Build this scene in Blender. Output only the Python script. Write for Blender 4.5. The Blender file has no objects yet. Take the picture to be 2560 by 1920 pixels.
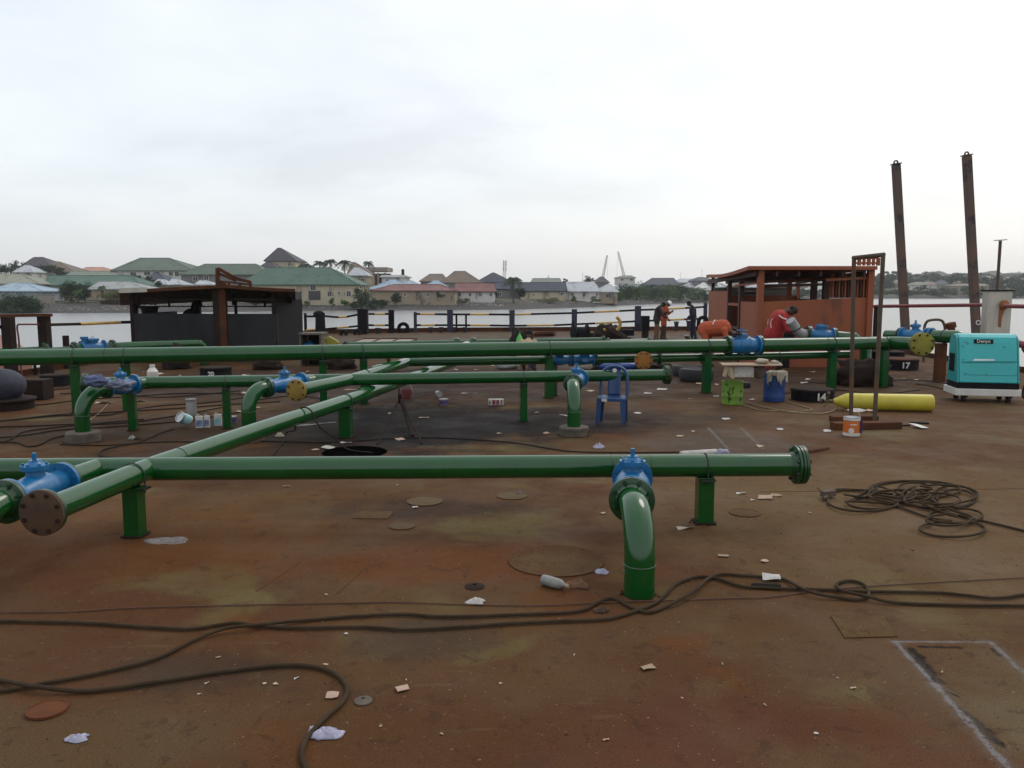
import bpy, math, random
from math import radians, sin, cos, tan, atan, pi
from mathutils import Vector, Matrix
random.seed(7)
S = bpy.context.scene
COL = S.collection
# ------------------------------------------------------------ camera
EYE = 2.1
PITCH = radians(6.46)
FPX = 2050.0
cam = bpy.data.objects.new('camera', bpy.data.cameras.new('camera'))
COL.objects.link(cam)
cam.location = (0, 0, EYE)
cam.rotation_euler = (radians(90) - PITCH, 0, 0)
cam.data.lens = 36 * FPX / 2560
cam.data.clip_start = 0.1
cam.data.clip_end = 6000
S.camera = cam
# ------------------------------------------------------------ world: overcast daylight
SUN_EL, SUN_AZ = radians(48), radians(42)      # azimuth to the right of the view direction
W = bpy.data.worlds.new('World'); S.world = W; W.use_nodes = True
wn, wl = W.node_tree.nodes, W.node_tree.links
wn.clear()
def wnode(t, **k):
    n = wn.new(t)
    for a, b in k.items():
        if hasattr(n, a): setattr(n, a, b)
    return n
sky = wnode('ShaderNodeTexSky'); sky.sky_type = 'NISHITA'; sky.sun_disc = False
sky.sun_elevation = SUN_EL; sky.sun_rotation = SUN_AZ; sky.air_density = 1.0; sky.dust_density = 3.0
bg1 = wnode('ShaderNodeBackground'); bg1.inputs[1].default_value = 0.03
wl.new(sky.outputs[0], bg1.inputs[0])
tc = wnode('ShaderNodeTexCoord')
sep = wnode('ShaderNodeSeparateXYZ'); wl.new(tc.outputs['Generated'], sep.inputs[0])
def wmath(op, a, b=None, c=None, clamp=False):
    n = wn.new('ShaderNodeMath'); n.operation = op; n.use_clamp = clamp
    for i, v in enumerate((a, b, c)):
        if v is None: continue
        if isinstance(v, (int, float)): n.inputs[i].default_value = v
        else: wl.new(v, n.inputs[i])
    return n.outputs[0]
zc = wmath('MAXIMUM', sep.outputs[2], 0.0)
den = wmath('ADD', zc, 0.22)
cx = wmath('DIVIDE', sep.outputs[0], den); cy = wmath('DIVIDE', sep.outputs[1], den)
cv = wnode('ShaderNodeCombineXYZ'); wl.new(cx, cv.inputs[0]); wl.new(cy, cv.inputs[1])
def wnoise(scale, detail, rough, dist=0.0, loc=(0, 0, 0)):
    mp = wn.new('ShaderNodeMapping'); mp.inputs['Location'].default_value = loc
    wl.new(cv.outputs[0], mp.inputs[0])
    n = wn.new('ShaderNodeTexNoise'); n.inputs['Scale'].default_value = scale
    n.inputs['Detail'].default_value = detail; n.inputs['Roughness'].default_value = rough
    n.inputs['Distortion'].default_value = dist
    wl.new(mp.outputs[0], n.inputs['Vector']); return n.outputs[0]
n1 = wnoise(0.9, 7, 0.56, 0.25, (3.1, 1.3, 0)); n2 = wnoise(2.3, 6, 0.5, 0.1, (0.4, 7.7, 0))
mixn = wmath('ADD', wmath('MULTIPLY', n1, 0.68), wmath('MULTIPLY', n2, 0.32))
rmp = wnode('ShaderNodeValToRGB'); wl.new(mixn, rmp.inputs[0])
e = rmp.color_ramp.elements
e[0].position = 0.35; e[0].color = (0.76, 0.775, 0.795, 1)
e[1].position = 0.66; e[1].color = (1.0, 1.0, 1.0, 1)
m = e.new(0.47); m.color = (0.87, 0.885, 0.905, 1)
# brighter, warmer veil towards the hidden sun (right), cool on the left
dotn = wn.new('ShaderNodeVectorMath'); dotn.operation = 'DOT_PRODUCT'
wl.new(tc.outputs['Generated'], dotn.inputs[0])
dotn.inputs[1].default_value = (sin(SUN_AZ) * cos(SUN_EL), cos(SUN_AZ) * cos(SUN_EL), sin(SUN_EL))
glow = wmath('POWER', wmath('MAXIMUM', dotn.outputs['Value'], 0.0), 2.2)
side = wmath('MULTIPLY_ADD', sep.outputs[0], 0.9, 0.5, clamp=True)
tint = wn.new('ShaderNodeMix'); tint.data_type = 'RGBA'
wl.new(side, tint.inputs[0]); tint.inputs[6].default_value = (0.92, 0.965, 0.99, 1); tint.inputs[7].default_value = (1.0, 0.985, 0.95, 1)
mul = wn.new('ShaderNodeMix'); mul.data_type = 'RGBA'; mul.blend_type = 'MULTIPLY'; mul.inputs[0].default_value = 1
wl.new(rmp.outputs[0], mul.inputs[6]); wl.new(tint.outputs[2], mul.inputs[7])
# a low even grey band of cloud near the horizon
hb = wmath('SMOOTHSTEP' if False else 'MULTIPLY', zc, 7.0, clamp=True)
hz = wn.new('ShaderNodeMix'); hz.data_type = 'RGBA'; wl.new(hb, hz.inputs[0])
hz.inputs[6].default_value = (0.78, 0.79, 0.805, 1); wl.new(mul.outputs[2], hz.inputs[7])
strength = wmath('ADD', 0.935, wmath('MULTIPLY', glow, 0.13))
bg2 = wnode('ShaderNodeBackground'); wl.new(hz.outputs[2], bg2.inputs[0]); wl.new(strength, bg2.inputs[1])
add = wnode('ShaderNodeAddShader'); wl.new(bg1.outputs[0], add.inputs[0]); wl.new(bg2.outputs[0], add.inputs[1])
wo = wnode('ShaderNodeOutputWorld'); wl.new(add.outputs[0], wo.inputs[0])
# ------------------------------------------------------------ sun behind cloud
sl = bpy.data.lights.new('sun', 'SUN'); sl.energy = 0.6; sl.angle = radians(20); sl.color = (1.0, 0.96, 0.9)
so = bpy.data.objects.new('sun', sl); COL.objects.link(so)
sd = Vector((sin(SUN_AZ) * cos(SUN_EL), cos(SUN_AZ) * cos(SUN_EL), sin(SUN_EL)))
so.rotation_euler = sd.to_track_quat('Z', 'Y').to_euler(); so.location = sd * 60
S.view_settings.view_transform = 'Standard'; S.view_settings.look = 'None'
S.view_settings.exposure = 0.0; S.view_settings.gamma = 1.0
S.render.resolution_x = 1024; S.render.resolution_y = 768

# ------------------------------------------------------------ where things stand (distances worked out from the photograph)
def ang(py): return PITCH + atan((py - 960) / FPX)
def G(px, py, z=0.0):
    y = (EYE - z) / tan(ang(py))
    yc = y * cos(PITCH) + (EYE - z) * sin(PITCH)
    return Vector(((px - 1280) / FPX * yc, y, z))
def A(px, py, y):
    d = y * tan(ang(py))
    yc = y * cos(PITCH) + d * sin(PITCH)
    return Vector(((px - 1280) / FPX * yc, y, EYE - d))
def mpp(y): return y / FPX

# ------------------------------------------------------------ mesh builder
class MB:
    def __init__(s): s.v = []; s.f = []; s.s = []
    def add(s, vs, fs, smooth=False, M=None):
        b = len(s.v)
        if M is not None: vs = [M @ Vector(q) for q in vs]
        s.v += [tuple(q) for q in vs]
        for f in fs: s.f.append(tuple(i + b for i in f)); s.s.append(smooth)
        return s
    def box(s, c, d, R=None, top=None, M=None):
        hx, hy, hz = d[0] / 2, d[1] / 2, d[2] / 2
        tx, ty = (hx, hy) if top is None else (top[0] / 2, top[1] / 2)
        vs = [(-hx, -hy, -hz), (hx, -hy, -hz), (hx, hy, -hz), (-hx, hy, -hz), (-tx, -ty, hz), (tx, -ty, hz), (tx, ty, hz), (-tx, ty, hz)]
        T = Matrix.Translation(Vector(c))
        if R is not None: T = T @ R.to_4x4()
        if M is not None: T = M @ T
        return s.add(vs, [(3, 2, 1, 0), (4, 5, 6, 7), (0, 1, 5, 4), (1, 2, 6, 5), (2, 3, 7, 6), (3, 0, 4, 7)], False, T)
    def bar(s, p0, p1, w, h=None, up=(0, 0, 1)):
        p0, p1 = Vector(p0), Vector(p1); h = h or w
        d = (p1 - p0); L = d.length; d.normalize()
        u = Vector(up)
        if abs(d.dot(u)) > .95: u = Vector((0, 1, 0)) if abs(d.y) < .9 else Vector((1, 0, 0))
        x = d.cross(u).normalized(); z = x.cross(d)
        R = Matrix((x, d, z)).transposed()
        return s.box((p0 + p1) / 2, (w, L, h), R)
    def tube(s, pts, r, n=12, caps=True, closed=False, smooth=True):
        pts = [Vector(p) for p in pts]; N = len(pts)
        rs = r if isinstance(r, (list, tuple)) else [r] * N
        T = []
        for i in range(N):
            a = pts[i - 1] if (i or closed) else pts[i]
            b = pts[(i + 1) % N] if (i < N - 1 or closed) else pts[i]
            d = b - a
            T.append(d.normalized() if d.length > 1e-9 else Vector((0, 0, 1)))
        up = Vector((0, 0, 1)) if abs(T[0].z) < .9 else Vector((1, 0, 0))
        u = T[0].cross(up).normalized()
        vs = []
        for i in range(N):
            u = (u - T[i] * u.dot(T[i]))
            u = u.normalized() if u.length > 1e-6 else T[i].orthogonal().normalized()
            w = T[i].cross(u)
            # widen a mitred ring so the pipe keeps its bore through a corner
            for k in range(n):
                a = 2 * pi * k / n
                vs.append(pts[i] + (u * cos(a) + w * sin(a)) * rs[i])
        fs = []
        for i in range(N if closed else N - 1):
            j = (i + 1) % N
            for k in range(n):
                l = (k + 1) % n
                fs.append((i * n + k, i * n + l, j * n + l, j * n + k))
        s.add(vs, fs, smooth)
        if caps and not closed:
            b = len(s.v) - len(vs)
            s.f.append(tuple(b + k for k in range(n))[::-1]); s.s.append(False)
            s.f.append(tuple(b + (N - 1) * n + k for k in range(n))); s.s.append(False)
        return s
    def cyl(s, p0, p1, r, r2=None, n=20):
        return s.tube([p0, p1], [r, r if r2 is None else r2], n)
    def lathe(s, prof, o=(0, 0, 0), ax=(0, 0, 1), n=24, smooth=True, caps=True):
        """prof: list of (along, radius)"""
        ax = Vector(ax).normalized(); u = ax.orthogonal().normalized(); w = ax.cross(u); o = Vector(o)
        vs = []
        for h, r in prof:
            for k in range(n):
                a = 2 * pi * k / n
                vs.append(o + ax * h + (u * cos(a) + w * sin(a)) * r)
        fs = []
        for i in range(len(prof) - 1):
            for k in range(n):
                l = (k + 1) % n
                fs.append((i * n + k, i * n + l, (i + 1) * n + l, (i + 1) * n + k))
        b = len(s.v)
        s.add(vs, fs, smooth)
        if caps:
            if prof[0][1] > 1e-4: s.f.append(tuple(b + k for k in range(n))[::-1]); s.s.append(False)
            if prof[-1][1] > 1e-4: s.f.append(tuple(b + (len(prof) - 1) * n + k for k in range(n))); s.s.append(False)
        return s
    def ell(s, c, r, n=16, m=10, R=None):
        if isinstance(r, (int, float)): r = (r, r, r)
        vs = []; fs = []
        for i in range(m + 1):
            t = pi * i / m
            for k in range(n):
                a = 2 * pi * k / n
                p = Vector((r[0] * sin(t) * cos(a), r[1] * sin(t) * sin(a), r[2] * cos(t)))
                if R is not None: p = R @ p
                vs.append(Vector(c) + p)
        for i in range(m):
            for k in range(n):
                l = (k + 1) % n
                fs.append((i * n + k, (i + 1) * n + k, (i + 1) * n + l, i * n + l))
        return s.add(vs, fs, True)
    def torus(s, c, ax, R, r, n=28, m=8, a0=0, a1=2 * pi, sx=1):
        ax = Vector(ax).normalized(); u = ax.orthogonal().normalized(); w = ax.cross(u)
        full = abs(a1 - a0 - 2 * pi) < 1e-6
        pts = [Vector(c) + (u * cos(a) * sx + w * sin(a)) * R for a in [a0 + (a1 - a0) * i / n for i in range(n if full else n + 1)]]
        return s.tube(pts, r, m, closed=full)
    def prism(s, poly, th, o=(0, 0, 0), u=(1, 0, 0), w=(0, 0, 1)):
        """flat outline poly (a,b) in the plane o+u*a+w*b, extruded by th along u x w, centred"""
        u, w, o = Vector(u), Vector(w), Vector(o); nrm = u.cross(w).normalized()
        N = len(poly); vs = []
        for sg in (-.5, .5):
            for a, b in poly: vs.append(o + u * a + w * b + nrm * th * sg)
        fs = [tuple(range(N))[::-1], tuple(range(N, 2 * N))]
        for i in range(N):
            j = (i + 1) % N; fs.append((i, j, N + j, N + i))
        return s.add(vs, fs)
    def poly(s, pts): return s.add(pts, [tuple(range(len(pts)))])
    def build(s, name, mat, parent=None, local=False, bevel=0, base=True, crease=35):
        me = bpy.data.meshes.new(name)
        vs = [Vector(q) for q in s.v]
        if parent is None and base and vs:
            lo = [min(q[i] for q in vs) for i in range(3)]; hi = [max(q[i] for q in vs) for i in range(3)]
            o = Vector(((lo[0] + hi[0]) / 2, (lo[1] + hi[1]) / 2, lo[2]))
        else: o = Vector((0, 0, 0))
        if parent is not None and not local:
            Mi = world_of(parent).inverted(); vs = [Mi @ q for q in vs]
        else: vs = [q - o for q in vs]
        me.from_pydata([tuple(q) for q in vs], [], s.f)
        me.polygons.foreach_set('use_smooth', s.s)
        me.update()
        if any(s.s):
            try: me.set_sharp_from_angle(angle=radians(crease))
            except Exception: pass
        me.materials.append(mat)
        ob = bpy.data.objects.new(name, me); COL.objects.link(ob)
        ob.location = o
        if parent is not None: ob.parent = parent
        if bevel:
            b = ob.modifiers.new('bevel', 'BEVEL'); b.width = bevel; b.segments = 2; b.limit_method = 'ANGLE'; b.angle_limit = radians(40)
        return ob
def world_of(o):
    M = Matrix.LocRotScale(o.location, o.rotation_euler, o.scale)
    return world_of(o.parent) @ M if o.parent else M
def tag(o, label=None, cat=None, group=None, kind=None):
    if label: o['label'] = label
    if cat: o['category'] = cat
    if group: o['group'] = group
    if kind: o['kind'] = kind
    return o
def thing(name, label, cat, loc=(0, 0, 0), rz=0, group=None, rot=None):
    o = bpy.data.objects.new(name, None); COL.objects.link(o); o.empty_display_size = .2
    o.location = loc; o.rotation_euler = rot or (0, 0, rz)
    return tag(o, label, cat, group)
def struct(o): o['kind'] = 'structure'; return o
def copy_tree(o, parent=None):
    c = o.copy(); COL.objects.link(c)
    if parent is not None: c.parent = parent
    for ch in list(o.children): copy_tree(ch, c)
    return c
def smooth_path(pts, k=6):
    P = [Vector(p) for p in pts]; out = []
    for i in range(len(P) - 1):
        a = P[i - 1] if i else P[i] * 2 - P[i + 1]; b = P[i]; c = P[i + 1]
        d = P[i + 2] if i + 2 < len(P) else c * 2 - b
        for j in range(k):
            t = j / k
            out.append(.5 * ((2 * b) + (c - a) * t + (2 * a - 5 * b + 4 * c - d) * t * t + (3 * b - a - 3 * c + d) * t ** 3))
    out.append(P[-1]); return out

# ------------------------------------------------------------ materials
def M_(name, c1, c2=None, scale=3.0, rough=.6, metal=0, bump=0, bscale=None, c3=None, t3=.62, s3=1.5, spec=.5, stretch=None, rv=0, detail=5, coat=0):
    m = bpy.data.materials.new(name); m.use_nodes = True
    nt = m.node_tree; N, L = nt.nodes, nt.links
    b = N['Principled BSDF']
    b.inputs['Roughness'].default_value = rough; b.inputs['Metallic'].default_value = metal
    b.inputs['Specular IOR Level'].default_value = spec
    if coat: b.inputs['Coat Weight'].default_value = coat; b.inputs['Coat Roughness'].default_value = .12
    b.inputs['Base Color'].default_value = (*c1, 1)
    tc = N.new('ShaderNodeTexCoord'); vec = tc.outputs['Object']
    if stretch:
        mp = N.new('ShaderNodeMapping'); mp.inputs['Scale'].default_value = stretch; L.new(vec, mp.inputs[0]); vec = mp.outputs[0]
    def noise(sc, dt=detail, ro=.6):
        n = N.new('ShaderNodeTexNoise'); n.inputs['Scale'].default_value = sc; n.inputs['Detail'].default_value = dt; n.inputs['Roughness'].default_value = ro
        L.new(vec, n.inputs['Vector']); return n.outputs[0]
    def ramp(src, a, b_):
        r = N.new('ShaderNodeMapRange'); r.inputs[1].default_value = a; r.inputs[2].default_value = b_; L.new(src, r.inputs[0]); return r.outputs[0]
    def mix(f, a, b_):
        x = N.new('ShaderNodeMix'); x.data_type = 'RGBA'
        L.new(f, x.inputs[0])
        for i, q in ((6, a), (7, b_)):
            if isinstance(q, tuple): x.inputs[i].default_value = (*q, 1)
            else: L.new(q, x.inputs[i])
        return x.outputs[2]
    col = None
    if c2:
        n = noise(scale); col = mix(ramp(n, .35, .65), c1, c2)
        if c3: col = mix(ramp(noise(s3, 8, .65), t3, t3 + .06), col, c3)
        L.new(col, b.inputs['Base Color'])
    if rv:
        r = ramp(noise(scale * 1.7), .3, .7); q = N.new('ShaderNodeMath'); q.operation = 'MULTIPLY_ADD'; L.new(r, q.inputs[0]); q.inputs[1].default_value = rv; q.inputs[2].default_value = rough - rv / 2
        L.new(q.outputs[0], b.inputs['Roughness'])
    if bump:
        bn = N.new('ShaderNodeBump'); bn.inputs['Strength'].default_value = bump; bn.inputs['Distance'].default_value = .01
        L.new(noise(bscale or scale * 8), bn.inputs['Height']); L.new(bn.outputs[0], b.inputs['Normal'])
    return m
def leafmat(name, a, b):
    m = M_(name, a, b, scale=.9, rough=.75, spec=.2, detail=3); return m
MAT = dict(
    green=M_('green_paint', (.0020, .056, .0090), (.0034, .070, .0125), 2.5, rough=.15, bump=.12, bscale=7, rv=.10, spec=.62, c3=(.028, .030, .011), t3=.66, s3=9),
    greend=M_('green_paint_flange', (.002, .036, .007), (.005, .046, .012), 4, rough=.3, bump=.15, bscale=25, spec=.6, c3=(.05, .05, .018), t3=.66, s3=6),
    weld=M_('weld_bead', (.10, .16, .11), (.06, .10, .07), 20, rough=.6, bump=.6, bscale=60),
    band=M_('clamp_steel', (.006, .02, .008), (.015, .02, .012), 8, rough=.5),
    blue=M_('blue_valve_paint', (.006, .110, .265), (.009, .140, .33), 5, rough=.32, bump=.25, bscale=18, spec=.5, c3=(.006, .06, .15), t3=.62, s3=6),
    rustplate=M_('rust_blind_flange', (.070, .034, .013), (.040, .020, .010), 5, rough=.8, bump=.3, bscale=30, c3=(.035, .02, .012), t3=.58, s3=4),
    yellowplate=M_('yellow_blind_flange', (.26, .165, .018), (.17, .10, .018), 6, rough=.7, bump=.3, bscale=30, c3=(.12, .045, .015), t3=.6, s3=6),
    olivey=M_('yellow_green_flange', (.27, .235, .025), (.18, .15, .022), 6, rough=.7, bump=.3, bscale=30, c3=(.07, .05, .02), t3=.6, s3=6),
    orangeplate=M_('orange_rust_flange', (.30, .13, .018), (.22, .085, .015), 5, rough=.8, bump=.3, bscale=30),
    black=M_('black_paint', (.006, .006, .008), (.012, .011, .013), 4, rough=.8, spec=.12, bump=.15),
    navy=M_('navy_rail_paint', (.016, .016, .06), (.02, .02, .035), 4, rough=.55),
    yelstripe=M_('yellow_rail_paint', (.55, .36, .10), (.45, .28, .09), 5, rough=.6),
    rust=M_('rusted_steel', (.105, .036, .014), (.06, .024, .013), 3, rough=.9, spec=.2, bump=.4, bscale=25, c3=(.05, .028, .02), t3=.6, s3=2),
    rustdark=M_('dark_rusted_steel', (.028, .014, .010), (.017, .012, .010), 3, rough=.9, spec=.2, bump=.4, bscale=25, c3=(.06, .024, .012), t3=.62, s3=2),
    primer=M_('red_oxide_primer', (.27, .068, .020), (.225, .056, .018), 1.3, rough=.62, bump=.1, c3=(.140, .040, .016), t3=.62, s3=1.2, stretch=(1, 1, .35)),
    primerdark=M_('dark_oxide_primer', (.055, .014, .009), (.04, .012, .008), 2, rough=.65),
    darkpanel=M_('black_weathered_plate', (.013, .013, .015), (.026, .026, .030), 1.4, rough=.75, spec=.25, bump=.2, c3=(.045, .03, .024), t3=.64, s3=2.2, stretch=(1.6, 1.6, .45)),
    concrete=M_('dirty_concrete', (.075, .058, .045), (.12, .098, .078), 8, rough=.9, bump=.5, bscale=30),
    galv=M_('grey_pipe_paint', (.30, .30, .31), (.22, .22, .23), 5, rough=.5, c3=(.16, .09, .05), t3=.62, s3=5),
    polegrey=M_('weathered_pole', (.105, .078, .056), (.07, .052, .038), 5, rough=.8, spec=.25, c3=(.12, .058, .028), t3=.54, s3=3),
    spud=M_('spud_pile_steel', (.080, .062, .054), (.125, .066, .044), 1.2, rough=.85, bump=.4, bscale=12, c3=(.03, .026, .034), t3=.56, s3=.8),
    teal=M_('teal_machine_paint', (.010, .34, .35), (.013, .38, .39), 2, rough=.35, spec=.6, c3=(.012, .20, .21), t3=.62, s3=5),
    tealdark=M_('teal_side_paint', (.012, .30, .31), (.02, .26, .27), 3, rough=.4),
    white=M_('white_paint', (.62, .60, .57), (.52, .50, .46), 4, rough=.6),
    tank=M_('off_white_tank_paint', (.47, .44, .38), (.38, .35, .30), 3, rough=.7, c3=(.22, .12, .06), t3=.70, s3=3, stretch=(1.5, 1.5, .5)),
    ruststain=M_('rust_streak', (.30, .10, .03), (.20, .07, .03), 8, rough=.85),
    redpipe=M_('red_pipe_paint', (.22, .04, .045), (.16, .035, .035), 4, rough=.55),
    yellowcyl=M_('yellow_cylinder_paint', (.50, .42, .03), (.42, .34, .035), 3, rough=.45, c3=(.10, .08, .03), t3=.645, s3=5, stretch=(1, 1, 1), bump=.1),
    brass=M_('dull_brass', (.12, .09, .05), (.06, .05, .03), 12, rough=.5, metal=.5),
    chairblue=M_('blue_chair_plastic', (.012, .045, .135), (.015, .052, .15), 3, rough=.42),
    drumblue=M_('blue_drum_plastic', (.008, .042, .17), (.012, .055, .21), 3, rough=.45),
    drumgreen=M_('lime_drum_paint', (.15, .28, .025), (.11, .22, .025), 5, rough=.55, c3=(.03, .035, .02), t3=.585, s3=5),
    card=M_('brown_cardboard', (.27, .19, .12), (.33, .24, .16), 4, rough=.9),
    cardpale=M_('pale_cardboard', (.42, .34, .22), (.36, .28, .18), 4, rough=.9),
    paper=M_('white_paper', (.50, .48, .45), (.36, .34, .32), 15, rough=.8),
    plasticbag=M_('lilac_plastic_film', (.34, .33, .44), (.24, .23, .32), 12, rough=.35),
    pinkcard=M_('pinkish_card', (.42, .29, .22), (.36, .24, .18), 8, rough=.85),
    cloth=M_('cream_rag', (.44, .39, .31), (.32, .28, .22), 7, rough=.95, bump=.3),
    clothblue=M_('blue_grey_rag', (.07, .09, .18), (.11, .13, .24), 14, rough=.9, bump=.5),
    clothlilac=M_('lilac_rag', (.17, .19, .27), (.12, .14, .21), 10, rough=.8, bump=.3),
    cable=M_('muddy_cable_rubber', (.036, .024, .014), (.056, .038, .022), 6, rough=.9, spec=.15, bump=.3, bscale=40),
    cabledark=M_('black_cable_rubber', (.012, .010, .009), (.026, .020, .014), 8, rough=.8, spec=.2, bump=.2, bscale=60),
    cablered=M_('red_brown_wire', (.10, .035, .022), (.06, .028, .018), 8, rough=.7),
    hosey=M_('yellow_hose', (.25, .20, .07), (.18, .12, .06), 8, rough=.6),
    tyre=M_('tyre_rubber', (.012, .012, .013), (.022, .02, .02), 8, rough=.75, bump=.4),
    tin=M_('bare_tin', (.55, .57, .58), (.45, .46, .46), 6, rough=.3, metal=.7),
    tealcan=M_('teal_can_label', (.12, .42, .50), (.5, .6, .62), 9, rough=.4),
    bluecan=M_('blue_can_label', (.03, .06, .22), (.35, .4, .5), 9, rough=.4),
    purplecan=M_('purple_can_label', (.05, .035, .12), (.07, .05, .16), 9, rough=.45),
    orangecan=M_('orange_can_label', (.55, .14, .02), (.5, .12, .02), 3, rough=.4),
    bottleplastic=M_('cloudy_plastic_bottle', (.24, .24, .225), (.17, .165, .15), 9, rough=.3),
    brownleaf=M_('brown_rag', (.17, .075, .03), (.10, .05, .025), 9, rough=.9),
    film=M_('clear_plastic_film', (.5, .5, .52), (.35, .35, .36), 12, rough=.2),
    skin=M_('dark_skin', (.055, .028, .018), (.07, .035, .022), 4, rough=.5),
    orangecloth=M_('orange_coverall', (.42, .075, .025), (.34, .06, .022), 5, rough=.85, bump=.5, bscale=8),
    redcloth=M_('red_coverall', (.36, .018, .016), (.28, .014, .014), 5, rough=.8, bump=.5, bscale=8),
    reflect=M_('reflective_tape', (.6, .57, .5), (.5, .47, .4), 9, rough=.5),
    darkcloth=M_('dark_jacket', (.022, .017, .018), (.03, .022, .02), 5, rough=.9),
    navycloth=M_('navy_clothes', (.014, .012, .026), (.02, .018, .035), 5, rough=.9),
    tancloth=M_('tan_trousers', (.16, .10, .045), (.12, .07, .035), 5, rough=.9),
    browncloth=M_('brown_trousers', (.06, .035, .025), (.045, .028, .02), 5, rough=.9),
    beigecloth=M_('beige_shirt', (.42, .30, .18), (.36, .25, .15), 5, rough=.9),
    helmet=M_('white_helmet', (.75, .74, .72), (.7, .69, .66), 5, rough=.3),
    boot=M_('dark_boot', (.03, .02, .015), (.05, .03, .02), 5, rough=.7),
    bucketblk=M_('dark_blue_bucket', (.012, .014, .03), (.018, .02, .04), 5, rough=.55),
    limebottle=M_('bright_green_plastic', (.05, .48, .06), (.06, .42, .06), 5, rough=.4),
)
for nm, a, b in (('w_cream', (.50, .43, .30), (.40, .35, .26)), ('w_tan', (.36, .29, .20), (.29, .24, .18)), ('w_white', (.62, .61, .58), (.52, .51, .49)),
                 ('w_grey', (.20, .19, .19), (.15, .145, .145)), ('w_blue', (.26, .31, .34), (.32, .36, .38)), ('w_conc', (.30, .27, .24), (.22, .20, .17)),
                 ('r_green', (.050, .100, .072), (.065, .120, .090)), ('r_green2', (.068, .100, .075), (.085, .118, .090)), ('r_teal', (.045, .10, .070), (.065, .125, .095)),
                 ('r_grey', (.26, .27, .27), (.32, .33, .33)), ('r_lgrey', (.42, .44, .46), (.36, .38, .41)), ('r_dark', (.035, .03, .04), (.05, .043, .055)),
                 ('r_blue', (.24, .33, .42), (.34, .43, .50)), ('r_red', (.13, .05, .045), (.20, .09, .075)), ('r_brown', (.13, .095, .07), (.16, .12, .09)),
                 ('r_salmon', (.40, .20, .13), (.36, .19, .14)), ('r_navy', (.028, .033, .055), (.04, .045, .07)), ('r_sage', (.13, .15, .12), (.16, .18, .14)),
                 ('r_olive', (.20, .21, .16), (.24, .25, .19))):
    MAT[nm] = M_('house_' + nm[2:] + ('_wall' if nm[0] == 'w' else '_roof'), a, b, scale=.35, rough=.85 if nm[0] == 'w' else .6, spec=.25, detail=6, c3=tuple(q * .55 for q in b), t3=.56, s3=.6, stretch=(1, 1, .4) if nm[0] == 'w' else (1, 1, 1))
MAT['pane'] = M_('dark_window', (.02, .022, .025), (.03, .03, .035), 2, rough=.3)
MAT['leaf1'] = leafmat('dark_foliage', (.010, .030, .012), (.026, .058, .022))
MAT['leaf2'] = leafmat('green_foliage', (.035, .085, .022), (.065, .12, .035))
MAT['leaf3'] = leafmat('olive_foliage', (.075, .10, .03), (.12, .13, .045))
MAT['palmleaf'] = leafmat('palm_foliage', (.028, .05, .030), (.05, .08, .045))
MAT['bark'] = M_('bark', (.06, .045, .035), (.09, .07, .05), 3, rough=.9)

MAT['film'].node_tree.nodes['Principled BSDF'].inputs['Alpha'].default_value = .2

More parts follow.
